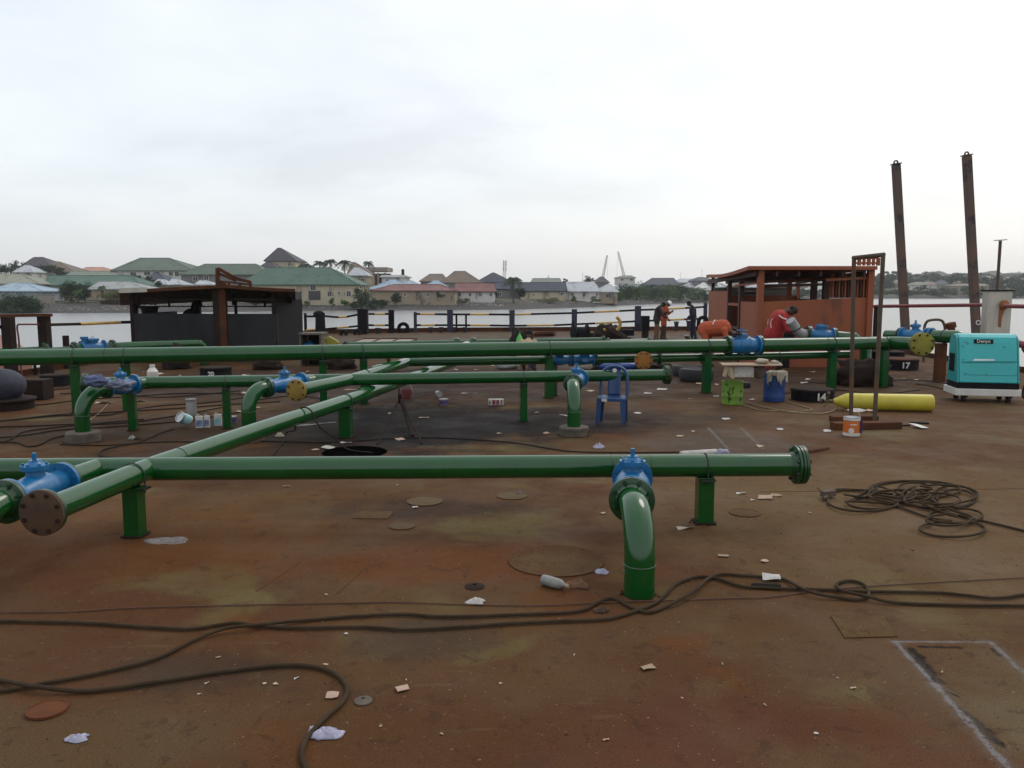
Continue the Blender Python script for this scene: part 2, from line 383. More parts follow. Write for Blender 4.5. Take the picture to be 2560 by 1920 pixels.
# ============================================================ SETTING
WATER_Z = -1.9
def lerp_tab(tab, x):
    if x <= tab[0][0]: return tab[0][1]
    for (a, b), (c, d) in zip(tab, tab[1:]):
        if x <= c: return b + (d - b) * (x - a) / (c - a)
    return tab[-1][1]
def deck_material():
    m = bpy.data.materials.new('rusty_deck_steel'); m.use_nodes = True
    nt = m.node_tree; N, L = nt.nodes, nt.links; b = N['Principled BSDF']
    tc = N.new('ShaderNodeTexCoord'); vec = tc.outputs['Object']
    def noise(sc, dt=5, ro=.6, st=None, loc=(0, 0, 0), di=0):
        v = vec
        mp = N.new('ShaderNodeMapping'); mp.inputs['Location'].default_value = loc
        mp.inputs['Scale'].default_value = st or (1, 1, 1); L.new(v, mp.inputs[0])
        n = N.new('ShaderNodeTexNoise'); n.inputs['Scale'].default_value = sc; n.inputs['Detail'].default_value = dt; n.inputs['Roughness'].default_value = ro
        n.inputs['Distortion'].default_value = di
        L.new(mp.outputs[0], n.inputs['Vector']); return n.outputs[0]
    def rng(src, a, b_, c=0, d=1):
        r = N.new('ShaderNodeMapRange'); r.interpolation_type = 'SMOOTHSTEP'
        for i, q in enumerate((a, b_, c, d)): r.inputs[i + 1].default_value = q
        L.new(src, r.inputs[0]); return r.outputs[0]
    def mix(f, a, b_, bt='MIX'):
        x = N.new('ShaderNodeMix'); x.data_type = 'RGBA'; x.blend_type = bt
        if isinstance(f, (int, float)): x.inputs[0].default_value = f
        else: L.new(f, x.inputs[0])
        for i, q in ((6, a), (7, b_)):
            if isinstance(q, tuple): x.inputs[i].default_value = (*q, 1)
            else: L.new(q, x.inputs[i])
        return x.outputs[2]
    def mul(a, b_):
        x = N.new('ShaderNodeMath'); x.operation = 'MULTIPLY'
        for i, q in ((0, a), (1, b_)):
            if isinstance(q, (int, float)): x.inputs[i].default_value = q
            else: L.new(q, x.inputs[i])
        return x.outputs[0]
    base = mix(rng(noise(.55, 6, .58, loc=(2, 5, 0)), .34, .66), (.080, .034, .0145), (.092, .050, .0210))
    base = mix(rng(noise(.8, 5, .55, loc=(9, 1, 0), di=.4), .52, .68), base, (.112, .082, .033))      # olive primer showing
    base = mix(mul(rng(noise(1.1, 6, .6, loc=(4, 8, 0), di=.5), .56, .70), .62), base, (.115, .038, .0095))   # orange rust
    base = mix(mul(rng(noise(2.2, 6, .65, (1, 1, 1), loc=(1, 3, 0)), .58, .72), .5), base, (.050, .028, .022)) # grime
    # drag marks, thin pale and dark scratches
    base = mix(mul(rng(noise(3.2, 3, .5, (.5, 3, 1), loc=(0, 2, 0)), .64, .74), .22), base, (.16, .115, .07))
    base = mix(mul(rng(noise(5.2, 4, .6, (6, .5, 1), loc=(7, 2, 0)), .64, .74), .22), base, (.05, .03, .02))
    # stains: (x, y, rx, ry, colour, strength)
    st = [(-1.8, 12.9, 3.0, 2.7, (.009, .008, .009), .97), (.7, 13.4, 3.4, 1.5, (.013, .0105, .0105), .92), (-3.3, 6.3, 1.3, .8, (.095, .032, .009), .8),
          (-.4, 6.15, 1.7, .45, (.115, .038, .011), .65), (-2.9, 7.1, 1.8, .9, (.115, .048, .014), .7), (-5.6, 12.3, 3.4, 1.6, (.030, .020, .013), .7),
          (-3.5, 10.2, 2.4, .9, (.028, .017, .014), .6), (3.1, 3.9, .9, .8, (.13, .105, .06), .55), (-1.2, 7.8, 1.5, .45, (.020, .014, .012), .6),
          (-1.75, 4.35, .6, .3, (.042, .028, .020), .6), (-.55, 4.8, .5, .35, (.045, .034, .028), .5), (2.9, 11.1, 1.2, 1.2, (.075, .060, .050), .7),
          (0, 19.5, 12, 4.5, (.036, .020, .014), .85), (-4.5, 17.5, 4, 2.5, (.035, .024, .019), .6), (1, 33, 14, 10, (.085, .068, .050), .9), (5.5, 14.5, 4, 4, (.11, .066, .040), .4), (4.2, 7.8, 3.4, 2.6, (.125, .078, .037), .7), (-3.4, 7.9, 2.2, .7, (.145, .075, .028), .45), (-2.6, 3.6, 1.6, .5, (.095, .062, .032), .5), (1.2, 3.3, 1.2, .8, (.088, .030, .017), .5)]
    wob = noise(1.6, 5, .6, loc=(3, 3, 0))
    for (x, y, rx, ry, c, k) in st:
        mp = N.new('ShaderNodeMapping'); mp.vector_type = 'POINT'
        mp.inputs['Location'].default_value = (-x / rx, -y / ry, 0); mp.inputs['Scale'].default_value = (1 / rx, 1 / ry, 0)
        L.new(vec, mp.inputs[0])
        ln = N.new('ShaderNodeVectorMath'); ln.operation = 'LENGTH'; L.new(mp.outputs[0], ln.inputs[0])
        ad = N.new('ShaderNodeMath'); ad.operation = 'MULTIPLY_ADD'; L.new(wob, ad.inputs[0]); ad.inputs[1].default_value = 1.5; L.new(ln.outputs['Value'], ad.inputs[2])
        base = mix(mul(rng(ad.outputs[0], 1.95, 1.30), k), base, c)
    # ground-off weld lines (bright) and burnt steel beside them, in the plate itself
    def seg(p0, p1, w0, w1):
        a, b_ = G(*p0), G(*p1); a.z = b_.z = 0; ab = b_ - a
        sub = N.new('ShaderNodeVectorMath'); sub.operation = 'SUBTRACT'; L.new(vec, sub.inputs[0]); sub.inputs[1].default_value = a
        dt = N.new('ShaderNodeVectorMath'); dt.operation = 'DOT_PRODUCT'; L.new(sub.outputs[0], dt.inputs[0]); dt.inputs[1].default_value = ab / ab.length_squared
        cl = N.new('ShaderNodeClamp'); L.new(dt.outputs['Value'], cl.inputs[0])
        sc = N.new('ShaderNodeVectorMath'); sc.operation = 'SCALE'; sc.inputs[0].default_value = ab; L.new(cl.outputs[0], sc.inputs['Scale'])
        df = N.new('ShaderNodeVectorMath'); df.operation = 'SUBTRACT'; L.new(sub.outputs[0], df.inputs[0]); L.new(sc.outputs[0], df.inputs[1])
        ln = N.new('ShaderNodeVectorMath'); ln.operation = 'LENGTH'; L.new(df.outputs[0], ln.inputs[0])
        ad = N.new('ShaderNodeMath'); ad.operation = 'MULTIPLY_ADD'; L.new(edge, ad.inputs[0]); ad.inputs[1].default_value = w1; L.new(ln.outputs['Value'], ad.inputs[2])
        return rng(ad.outputs[0], w0 + w1 * .5, w0 * .35 + w1 * .5)
    edge = noise(9, 7, .7, loc=(1, 6, 0), di=.3); brk = rng(noise(14, 5, .7, loc=(8, 8, 0)), .34, .52)
    for p0, p1, w0, w1, k in (((2275, 1624), (2340, 1700), .055, .16, .95), ((2300, 1617), (2400, 1619), .022, .08, .9), ((2358, 1727), (2394, 1740), .02, .06, .8), ((2392, 1770), (2500, 1862), .045, .16, .85), ((2478, 1622), (2500, 1640), .025, .08, .7), ((1782, 1072), (1800, 1088), .02, .06, .4)):
        base = mix(mul(seg(p0, p1, w0, w1), k), base, (.012, .009, .008))
    for p0, p1, w0, w1, k in (((2237, 1604), (2338, 1712), .020, .05, .9), ((2338, 1712), (2560, 1962), .026, .07, .95), ((2237, 1604), (2440, 1605), .014, .04, .75), ((2440, 1605), (2478, 1606), .02, .06, .7), ((2478, 1606), (2660, 1778), .024, .08, .75), ((1770, 1069), (1822, 1124), .022, .07, .7), ((1770, 1069), (1852, 1068), .014, .05, .5), ((1852, 1070), (1908, 1122), .024, .09, .6)):
        base = mix(mul(mul(seg(p0, p1, w0 * 3, w1 * 1.6), k * .38), brk), base, (.115, .095, .082))
        base = mix(mul(mul(seg(p0, p1, w0, w1), k), brk), base, (.165, .152, .158))
    # grit: dark and pale specks
    g = noise(55, 3, .7); base = mix(mul(rng(g, .60, .70), .5), base, (.035, .020, .014))
    g2 = noise(38, 2, .6, loc=(5, 5, 0)); base = mix(mul(rng(g2, .69, .73), .7), base, (.26, .20, .15))
    # flaking scale: hard edged darker and lighter islands, pits
    fl = noise(7, 8, .72, loc=(2, 9, 0), di=.6); base = mix(mul(rng(fl, .57, .60), .42), base, (.042, .021, .0125))
    fl2 = noise(11, 8, .75, loc=(12, 4, 0), di=.8); base = mix(mul(rng(fl2, .60, .63), .38), base, (.125, .078, .042))
    vp = N.new('ShaderNodeTexVoronoi'); vp.inputs['Scale'].default_value = 16; L.new(vec, vp.inputs['Vector'])
    base = mix(mul(rng(vp.outputs['Distance'], .16, .06), .45), base, (.028, .016, .011))
    fine = noise(150, 3, .7); base = mix(.8, base, mix(rng(fine, .3, .7), (.55, .55, .55), (1.45, 1.42, 1.36)), 'MULTIPLY')
    L.new(base, b.inputs['Base Color'])
    L.new(rng(noise(1.3, 6, .6, loc=(6, 6, 0)), .3, .7, .6, .9), b.inputs['Roughness'])
    b.inputs['Specular IOR Level'].default_value = .07
    bn = N.new('ShaderNodeBump'); bn.inputs['Strength'].default_value = .6; bn.inputs['Distance'].default_value = .010; L.new(noise(26, 9, .78), bn.inputs['Height'])
    b2 = N.new('ShaderNodeBump'); b2.inputs['Strength'].default_value = .4; b2.inputs['Distance'].default_value = .06; L.new(noise(.9, 3, .5), b2.inputs['Height']); L.new(bn.outputs[0], b2.inputs['Normal'])
    L.new(b2.outputs[0], b.inputs['Normal'])
    return m
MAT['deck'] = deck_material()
# barge deck with raked far corners, sides running down into the water
deck_outline = [(-12.4, -7), (13.3, -7), (13.3, 30), (12.0, 44.5), (-4.0, 42.5), (-9.6, 40.5), (-12.2, 27)]
mb = MB(); n = len(deck_outline)
mb.add([(x, y, 0) for x, y in deck_outline] + [(x * .98, y if y > 0 else y + .5, -2.6) for x, y in deck_outline],
       [tuple(range(n))] + [(i, n + i, n + (i + 1) % n, (i + 1) % n) for i in range(n)])
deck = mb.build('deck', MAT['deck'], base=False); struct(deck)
# coaming strips around the deck edge
mb = MB()
for i in range(1, n):
    a, b_ = deck_outline[i], deck_outline[(i + 1) % n]
    hgt = .22 if 2 <= i <= 5 else .14
    mb.bar((a[0], a[1], hgt / 2 + .003), (b_[0], b_[1], hgt / 2 + .003), .06, hgt)
tag(mb.build('deck_edge_coaming', MAT['rust'], base=False), 'low rusty steel lip running round the edge of the deck', 'coaming')
# weld seams across the deck plates
mb = MB()
for pts in ([(640, 1479), (750, 1406)], [(842, 1485), (920, 1415)], [(1160, 1440), (1190, 1380)], [(0, 1270), (120, 1262)], [(1900, 1230), (2560, 1222)]):
    pp = [G(x, y, .0) for x, y in pts]
    for a, b_ in zip(pp, pp[1:]): mb.bar(a, b_, .013, .006)
struct(mb.build('weld_seams', M_('seam_rust', (.10, .042, .018), (.075, .034, .018), 4, rough=.9, spec=.15), base=False))
# water
wm = bpy.data.materials.new('river_water'); wm.use_nodes = True
N, L = wm.node_tree.nodes, wm.node_tree.links; b = N['Principled BSDF']
b.inputs['Base Color'].default_value = (.16, .155, .15, 1); b.inputs['Roughness'].default_value = .26; b.inputs['IOR'].default_value = 1.45; b.inputs['Specular IOR Level'].default_value = .8
tcn = N.new('ShaderNodeTexCoord'); mp = N.new('ShaderNodeMapping'); mp.inputs['Scale'].default_value = (.6, 1.5, 1); L.new(tcn.outputs['Object'], mp.inputs[0])
nz = N.new('ShaderNodeTexNoise'); nz.inputs['Scale'].default_value = .8; nz.inputs['Detail'].default_value = 5; L.new(mp.outputs[0], nz.inputs['Vector'])
mp2 = N.new('ShaderNodeMapping'); mp2.inputs['Scale'].default_value = (.010, .06, 1); L.new(tcn.outputs['Object'], mp2.inputs[0])
nz2 = N.new('ShaderNodeTexNoise'); nz2.inputs['Scale'].default_value = 1; nz2.inputs['Detail'].default_value = 3; L.new(mp2.outputs[0], nz2.inputs['Vector'])
rr = N.new('ShaderNodeMapRange'); rr.inputs[1].default_value = .5; rr.inputs[2].default_value = .7; rr.inputs[3].default_value = .04; rr.inputs[4].default_value = .14; L.new(nz2.outputs[0], rr.inputs[0])
bp = N.new('ShaderNodeBump'); bp.inputs['Distance'].default_value = .12; L.new(rr.outputs[0], bp.inputs['Strength']); L.new(nz.outputs[0], bp.inputs['Height']); L.new(bp.outputs[0], b.inputs['Normal'])
mb = MB(); mb.poly([(-1600, -80, WATER_Z), (1600, -80, WATER_Z), (1600, 1500, WATER_Z), (-1600, 1500, WATER_Z)])
struct(mb.build('water', wm, base=False))
# terrain beyond the river
SHORE = [(-900, 142), (0, 149), (300, 151), (520, 156), (700, 166), (1280, 178), (1450, 200), (1600, 245), (1760, 290), (1900, 370), (2100, 440), (3600, 480)]
PL = [(-20, -3.2), (-4, -2.3), (0, -1.93), (6, -1.45), (14, -.95), (20, -.45), (28, -.05), (60, .3), (120, 1.2), (300, 3), (900, 3)]
PR = [(-20, -3.2), (-4, -2.3), (0, -1.93), (5, -.6), (15, .3), (60, 1.5), (140, 4), (260, 8.5), (420, 14.5), (520, 16.5), (700, 13), (900, 4)]
PMID = [(-20, -3.2), (-4, -2.3), (0, -1.93), (15, -1.3), (30, -.4), (60, .2), (200, .8), (400, 2.5), (600, 4), (900, 4)]
def ground_z(u, v):
    wr = min(1, max(0, (u - 1800) / 350)); wm_ = min(1, max(0, (u - 1380) / 160))
    l = lerp_tab(PL, v) * (1 - wm_) + lerp_tab(PMID, v) * wm_
    return l * (1 - wr) + lerp_tab(PR, v) * wr
from mathutils import noise as mnoise
def tz(u, y):
    v = y - lerp_tab(SHORE, u); z = ground_z(u, v)
    if v > 1: z += .22 * mnoise.noise(Vector((u * .02, y * .12, 0))) * min(1, v / 10) + (min(1, v / 300)) * 2.2 * mnoise.noise(Vector((u * .006, y * .01, 3)))
    return z
us = list(range(-900, 3601, 30)); vs_ = [-20, -4, 0, 3, 6, 10, 14, 17, 20, 24, 30, 40, 60, 90, 120, 160, 200, 260, 330, 420, 520, 620, 750, 900]
mb = MB(); vs = []
for v in vs_:
    for u in us:
        y = lerp_tab(SHORE, u) + v + (1.2 * mnoise.noise(Vector((u * .03, v * .3, 1))) if 0 <= v < 30 else 0)
        vs.append(((u - 1280) / FPX * y, y, tz(u, y)))
nu = len(us)
mb.add(vs, [(j * nu + i, j * nu + i + 1, (j + 1) * nu + i + 1, (j + 1) * nu + i) for j in range(len(vs_) - 1) for i in range(nu - 1)], True)
tm = bpy.data.materials.new('bank_soil'); tm.use_nodes = True
N, L = tm.node_tree.nodes, tm.node_tree.links; b = N['Principled BSDF']; b.inputs['Roughness'].default_value = .85; b.inputs['Specular IOR Level'].default_value = .3
tcn = N.new('ShaderNodeTexCoord'); sx = N.new('ShaderNodeSeparateXYZ'); L.new(tcn.outputs['Object'], sx.inputs[0])
na = N.new('ShaderNodeTexNoise'); na.inputs['Scale'].default_value = .22; na.inputs['Detail'].default_value = 7; L.new(tcn.outputs['Object'], na.inputs['Vector'])
nb = N.new('ShaderNodeTexNoise'); nb.inputs['Scale'].default_value = .9; nb.inputs['Detail'].default_value = 6; L.new(tcn.outputs['Object'], nb.inputs['Vector'])
def cmix(f, a, b_):
    x = N.new('ShaderNodeMix'); x.data_type = 'RGBA'; L.new(f, x.inputs[0])
    for i, q in ((6, a), (7, b_)):
        if isinstance(q, tuple): x.inputs[i].default_value = (*q, 1)
        else: L.new(q, x.inputs[i])
    return x.outputs[2]
def crange(s_, a, b_):
    r = N.new('ShaderNodeMapRange'); r.inputs[1].default_value = a; r.inputs[2].default_value = b_; L.new(s_, r.inputs[0]); return r.outputs[0]
mud = cmix(crange(nb.outputs[0], .35, .65), (.030, .028, .029), (.060, .054, .049))
veg = cmix(crange(na.outputs[0], .40, .60), (.038, .052, .024), (.095, .080, .055))
zz = N.new('ShaderNodeMath'); zz.operation = 'MULTIPLY_ADD'; L.new(na.outputs[0], zz.inputs[0]); zz.inputs[1].default_value = 1.2; L.new(sx.outputs[2], zz.inputs[2])
L.new(cmix(crange(zz.outputs[0], -.25, .25), mud, veg), b.inputs['Base Color'])
struct(mb.build('terrain', tm, base=False))

# ---- vegetation
def leaf_cloud(mb, c, r, n, size, seed, flat=.85):
    rnd = random.Random(seed)
    clumps = []
    for _ in range(max(5, n // 45)):
        d = Vector((rnd.gauss(0, 1), rnd.gauss(0, 1), rnd.gauss(0, 1))).normalized() * (rnd.random() ** .45)
        clumps.append((Vector((c[0] + d.x * r[0], c[1] + d.y * r[1], c[2] + d.z * r[2])), rnd.uniform(.30, .52)))
    for i in range(n):
        cc, cr = rnd.choice(clumps)
        d = Vector((rnd.gauss(0, 1), rnd.gauss(0, 1), rnd.gauss(0, 1))).normalized() * (rnd.random() ** .5)
        p = cc + Vector((d.x * r[0], d.y * r[1], d.z * r[2] * flat)) * cr
        nn = (d + Vector((rnd.gauss(0, .5), rnd.gauss(0, .5), rnd.gauss(0, .5) + .4))).normalized()
        u = nn.orthogonal().normalized(); w = nn.cross(u); a = rnd.uniform(0, 6.28); u, w = u * cos(a) + w * sin(a), w * cos(a) - u * sin(a)
        s_ = size * rnd.uniform(.6, 1.3)
        mb.add([p - u * s_, p - w * s_ * .45 + nn * s_ * .1, p + u * s_, p + w * s_ * .45 + nn * s_ * .1], [(0, 1, 2, 3)])
def bush(px, py0, py1, w_px, Y, mat, label, n=700, name='bush', group=None, seed=None, trunk=True, cat=None, dz=3):
    n = int(n * 1.5)
    top = A(px, py0, Y).z; bot = A(px, py1, Y).z; bx = A(px, py1, Y); w = w_px * mpp(Y)
    h = top - bot
    t = thing(name, label, cat or ('tree' if name == 'tree' else 'bush'), (bx.x, Y, bot), group=group)
    m1 = MB(); leaf_cloud(m1, (bx.x, Y, bot + h * (.45 if name != 'tree' else .52)), (w * .46, min(w, dz * 2) * .42, h * (.47 if name != 'tree' else .44)), n, max(.18, 1.75 * math.sqrt(w * h / n)), seed or int(px * 7 + py0))
    m1.build('crown', mat, t)
    m2 = MB(); rnd = random.Random(int(px))
    m2.tube([(bx.x, Y, bot - .6), (bx.x + .03 * h, Y, bot + h * .35), (bx.x - .02 * h, Y, bot + h * .6)], [h * .035, h * .026, h * .012], 7)
    for k in range(5):
        a = rnd.uniform(0, 6.28); m2.tube([(bx.x, Y, bot + h * rnd.uniform(.12, .4)), (bx.x + cos(a) * w * .28, Y + sin(a) * w * .15, bot + h * rnd.uniform(.5, .8))], [h * .016, h * .006], 5)
    m2.build('trunk', MAT['bark'], t)
    return t
def palm(px, py0, py1, Y, label, spread, n=16, group=None, mat=None, seed=1, lean=0):
    rnd = random.Random(seed); top = A(px, py0, Y); bot = A(px, py1, Y); R_ = spread * mpp(Y) * 1.18; n = int(n * 1.4)
    t = thing('palm_tree', label, 'palm tree', (bot.x, Y, bot.z), group=group)
    head = Vector((bot.x + lean, Y, top.z - R_ * .35)); h = head.z - bot.z
    MB().tube(smooth_path([(bot.x, Y, bot.z - 1), (bot.x + lean * .3, Y, bot.z + h * .5), head], 4), [.22] * 4 + [.17] * 5, 8).build('trunk', MAT['bark'], t)
    m1 = MB()
    for k in range(n):
        a = 2 * pi * k / n + rnd.uniform(-.2, .2); el = rnd.uniform(-.1, 1.15); L_ = R_ * rnd.uniform(.85, 1.15)
        pts = [head + Vector((cos(a) * cos(el) * L_ * s_, sin(a) * cos(el) * L_ * s_, sin(el) * L_ * s_ - L_ * .75 * s_ * s_)) for s_ in [0, .2, .4, .6, .8, 1]]
        m1.tube(pts, [.05, .04, .035, .03, .02, .01], 4, caps=False)
        sidev = Vector((-sin(a), cos(a), 0))
        for i in range(14):
            s_ = .15 + .85 * i / 14; j = min(4, int(s_ * 5)); f = s_ * 5 - j
            p = pts[j].lerp(pts[j + 1], f); d = (pts[j + 1] - pts[j]).normalized(); ll = L_ * .27 * (1 - abs(s_ - .5) * .9)
            for sg in (-1, 1):
                tip = p + sidev * sg * ll * .8 + d * ll * .35 - Vector((0, 0, ll * rnd.uniform(.35, .75)))
                m1.add([p - d * .09, p + d * .09, tip], [(0, 1, 2)])
    m1.build('crown', mat or MAT['palmleaf'], t)
    return t

# ---- houses
def house(label, px0, px1, yb, ye, yr, Y, dep, wall, roof, ridge, windows=(), name='house', group=None, over=None, sink=1.2, ribs=0, cat='house', doors=()):
    a, b_ = A(px0, ye, Y), A(px1, ye, Y); zb = A(px0, yb, Y).z - sink; ze = a.z
    ov = over if over is not None else .5
    t = thing(name, label, cat, ((a.x + b_.x) / 2, Y + dep / 2, zb), group=group)
    if not windows and yb - ye > 5 and px1 - px0 > 30 and group is None:
        nw = max(2, int((px1 - px0) / 26)); hh_ = (yb - ye); windows = [(px0 + (px1 - px0) * (k + .5) / nw - 3, px0 + (px1 - px0) * (k + .5) / nw + 3, ye + hh_ * .22, ye + hh_ * .62) for k in range(nw)]
    inset = ov * .9
    mw = MB(); x0, x1 = a.x + inset, b_.x - inset
    mw.box(((x0 + x1) / 2, Y + dep / 2, (zb + ze) / 2), (x1 - x0, dep, ze - zb))
    mw.build('wall', wall, t)
    Ym = Y + dep / 2; r0, r1 = A(ridge[0], yr, Ym), A(ridge[1], yr, Ym)
    e_ = [Vector((a.x, Y - ov, ze)), Vector((b_.x, Y - ov, ze)), Vector((b_.x, Y + dep + ov, ze)), Vector((a.x, Y + dep + ov, ze))]
    dn = Vector((0, 0, .22)); R0, R1 = Vector((r0.x, Ym, r0.z)), Vector((r1.x, Ym, r1.z))
    mr = MB(); mr.add([*e_, *[q - dn for q in e_], R0, R1],
                      [(0, 1, 9, 8), (1, 2, 9), (2, 3, 8, 9), (3, 0, 8), (0, 4, 5, 1), (1, 5, 6, 2), (2, 6, 7, 3), (3, 7, 4, 0), (7, 6, 5, 4)])
    for k in range(1, 5):           # sheet laps and hip caps
        pass
    for p, q in ((R0, R1), (e_[0], R0), (e_[1], R1), (e_[2], R1), (e_[3], R0)):
        if (p - q).length > .3: mr.tube([p, q], .09, 5)
    mr.build('roof', roof, t)
    for (wx0, wx1, wy0, wy1) in windows:
        p, q = A(wx0, wy1, Y), A(wx1, wy0, Y); w_, h_ = q.x - p.x, q.z - p.z; c = Vector(((p.x + q.x) / 2, Y - .03, (p.z + q.z) / 2))
        fr = MB(); k = .09
        for dx in (-1, 1): fr.box(c + Vector((dx * (w_ / 2 + k / 2), 0, 0)), (k, .16, h_ + 2 * k))
        for dz_ in (-1, 1): fr.box(c + Vector((0, .003, dz_ * (h_ / 2 + k / 2))), (w_ - .004, .15, k))
        fr.box(c + Vector((0, .02, 0)), (.06, .08, h_ - .004))
        f = fr.build('window', MAT['w_white'], t)
        MB().box(c + Vector((0, .015, 0)), (w_, .05, h_)).build('pane', MAT['pane'], f)
    for (wx0, wx1, wy0, wy1) in doors:
        p, q = A(wx0, wy1, Y), A(wx1, wy0, Y)
        MB().box(((p.x + q.x) / 2, Y - .04, (p.z + q.z) / 2), (q.x - p.x, .12, q.z - p.z)).build('door', MAT['pane'], t)
    return t
m = MAT
house('grey green hip roofed house at the far left edge of the town', -60, 100, 722, 709, 685, 186, 12, m['w_grey'], m['r_olive'], (-30, 55))
house('low house with pale blue and white roof above the far left bushes', -40, 107, 738, 727, 708, 174, 9, m['w_blue'], m['r_blue'], (30, 66))
house('small pale hip roofed house below the dark hilltop house', 33, 84, 690, 680, 663, 260, 9, m['w_white'], m['r_lgrey'], (62, 72))
house('large dark roofed house highest among the left trees', 52, 128, 678, 665, 643, 330, 16, m['w_grey'], m['r_dark'], (84, 108), windows=[(92, 104, 667, 675)])
house('dark brown roofed house right of the dark hilltop house', 118, 188, 690, 679, 654, 325, 14, m['w_grey'], m['r_brown'], (136, 148))
house('cream walled house under a long teal green roof', 108, 352, 736, 713, 689, 190, 12, m['w_cream'], m['r_teal'], (122, 330), windows=[(119, 127, 722, 734)])
house('house with dull sage green roof behind the teal roof', 165, 302, 695, 690, 678, 235, 11, m['w_tan'], m['r_sage'], (180, 285))
house('white house under a salmon tiled roof', 193, 268, 690, 679, 668, 340, 14, m['w_white'], m['r_salmon'], (215, 258))
house('light grey roofed shed on the left river bank', 222, 368, 732, 722, 704, 174, 8, m['w_tan'], m['r_grey'], (250, 322))
house('large two storey white house with wide green hip roof', 278, 482, 712, 676, 645, 240, 18, m['w_white'], m['r_green2'], (350, 422), windows=[(327, 340, 681, 691), (361, 375, 680, 688), (385, 398, 680, 688), (423, 432, 680, 689), (438, 447, 680, 690)])
house('small house with dark slate gable roof in front of the two storey house', 360, 416, 712, 700, 682, 214, 8, m['w_grey'], m['r_navy'], (386, 394))
house('small white roofed hut left of the wide porch house', 382, 420, 716, 711, 698, 200, 7, m['w_tan'], m['r_lgrey'], (396, 408), group='white roofed huts')
house('white roofed hut with a pole beside it, right of its twin', 418, 456, 716, 711, 697, 202, 7, m['w_tan'], m['r_lgrey'], (430, 442), group='white roofed huts')
house('grey walled house with long faded green roof and white framed window', 448, 668, 722, 686, 660, 216, 15, m['w_grey'], m['r_green2'], (512, 640), windows=[(483, 494, 692, 702), (511, 521, 689, 700)])
house('low white roofed kiosk before the grey walled house', 486, 532, 718, 711, 701, 196, 6, m['w_white'], m['r_lgrey'], (500, 514))
house('long cream bungalow with broad dark green hip roof by the river', 594, 896, 752, 711, 669, 182, 16, m['w_cream'], m['r_green'], (668, 824),
      windows=[(819, 829, 729, 741), (845, 851, 730, 736), (867, 877, 728, 741), (626, 642, 729, 742), (777, 789, 713, 726)], doors=[(738, 754, 729, 748), (772, 801, 727, 750)])
house('tall cream house with steep dark pyramid roof above the town', 660, 742, 700, 652, 620, 262, 13, m['w_cream'], m['r_dark'], (694, 702), windows=[(689, 694, 658, 668), (720, 724, 659, 664), (728, 732, 659, 664)])
house('small black gabled lean-to beside the tall pyramid house', 648, 690, 676, 668, 654, 250, 8, m['w_grey'], m['r_dark'], (668, 676))
house('tan house with grey brown steep hip roof between palms', 868, 926, 712, 684, 656, 240, 11, m['w_tan'], m['r_brown'], (880, 888))
house('house with pale pyramid roof at the end of the green bungalow', 869, 920, 724, 688, 669, 222, 8, m['w_tan'], m['r_lgrey'], (886, 898))
house('white blue building with flat sloping roof behind the blue roof', 950, 1018, 722, 692, 688, 214, 9, m['w_white'], m['r_grey'], (955, 1010), windows=[(966, 973, 699, 704)])
house('low house with bright pale blue gable roof', 920, 1012, 727, 722, 699, 192, 9, m['w_blue'], m['r_blue'], (978, 990))
house('small pale blue roofed house behind the red roofed row', 1000, 1048, 724, 714, 702, 206, 8, m['w_blue'], m['r_blue'], (1012, 1030))
house('blue roofed shed peeking above the red rusty roof', 1058, 1116, 724, 716, 701, 206, 6, m['w_blue'], m['r_blue'], (1086, 1094))
house('long tan row house with rusty red roof and four small windows', 926, 1142, 752, 726, 711, 186, 9, m['w_tan'], m['r_red'], (985, 1100), windows=[(1010, 1016, 733, 740), (1039, 1045, 733, 740), (1066, 1073, 733, 740), (1096, 1102, 733, 740)])
house('tan roofed house left of the tall brown hip roof', 1048, 1118, 712, 703, 685, 275, 12, m['w_grey'], m['r_brown'], (1074, 1106))
house('house under the tallest wide brown hip roof', 1102, 1204, 714, 706, 678, 252, 13, m['w_grey'], m['r_brown'], (1136, 1163))
house('low white walled house with patched dark red roof', 1136, 1240, 748, 728, 708, 196, 10, m['w_white'], m['r_red'], (1140, 1234))
house('house with dark grey pyramid roof near the mast', 1190, 1282, 712, 705, 682, 275, 13, m['w_grey'], m['r_navy'], (1230, 1236))
house('small dark house left of the leaning coconut palm', 1234, 1312, 745, 722, 706, 225, 9, m['w_grey'], m['r_navy'], (1240, 1300), windows=[(1245, 1253, 731, 740)])
house('long cream row house with dark navy roof', 1298, 1418, 752, 727, 706, 216, 10, m['w_cream'], m['r_navy'], (1300, 1414), windows=[(1332, 1336, 735, 741), (1402, 1409, 732, 738)])
house('flat dull green roofed building behind the navy roof', 1328, 1404, 712, 706, 696, 262, 9, m['w_grey'], m['r_sage'], (1332, 1400))
house('white walled row house with light grey roof', 1412, 1502, 746, 728, 705, 224, 10, m['w_white'], m['r_lgrey'], (1414, 1486), windows=[(1427, 1434, 733, 739), (1457, 1463, 732, 740), (1490, 1495, 733, 739)])
house('end house of the light roofed row with pointed hip', 1490, 1548, 748, 729, 711, 228, 9, m['w_tan'], m['r_lgrey'], (1518, 1526), windows=[(1531, 1536, 733, 738), (1514, 1526, 734, 744)])
house('far house with purple grey roof behind the light roofed row', 1488, 1524, 712, 706, 692, 360, 14, m['w_grey'], m['r_dark'], (1500, 1508))
house('far white building under a wide thin grey roof', 1544, 1590, 706, 694, 689, 430, 16, m['w_white'], m['r_sage'], (1556, 1578))
house('big far warehouse with blue grey roof above the mangroves', 1618, 1700, 722, 713, 695, 400, 22, m['w_grey'], m['r_navy'], (1630, 1684))
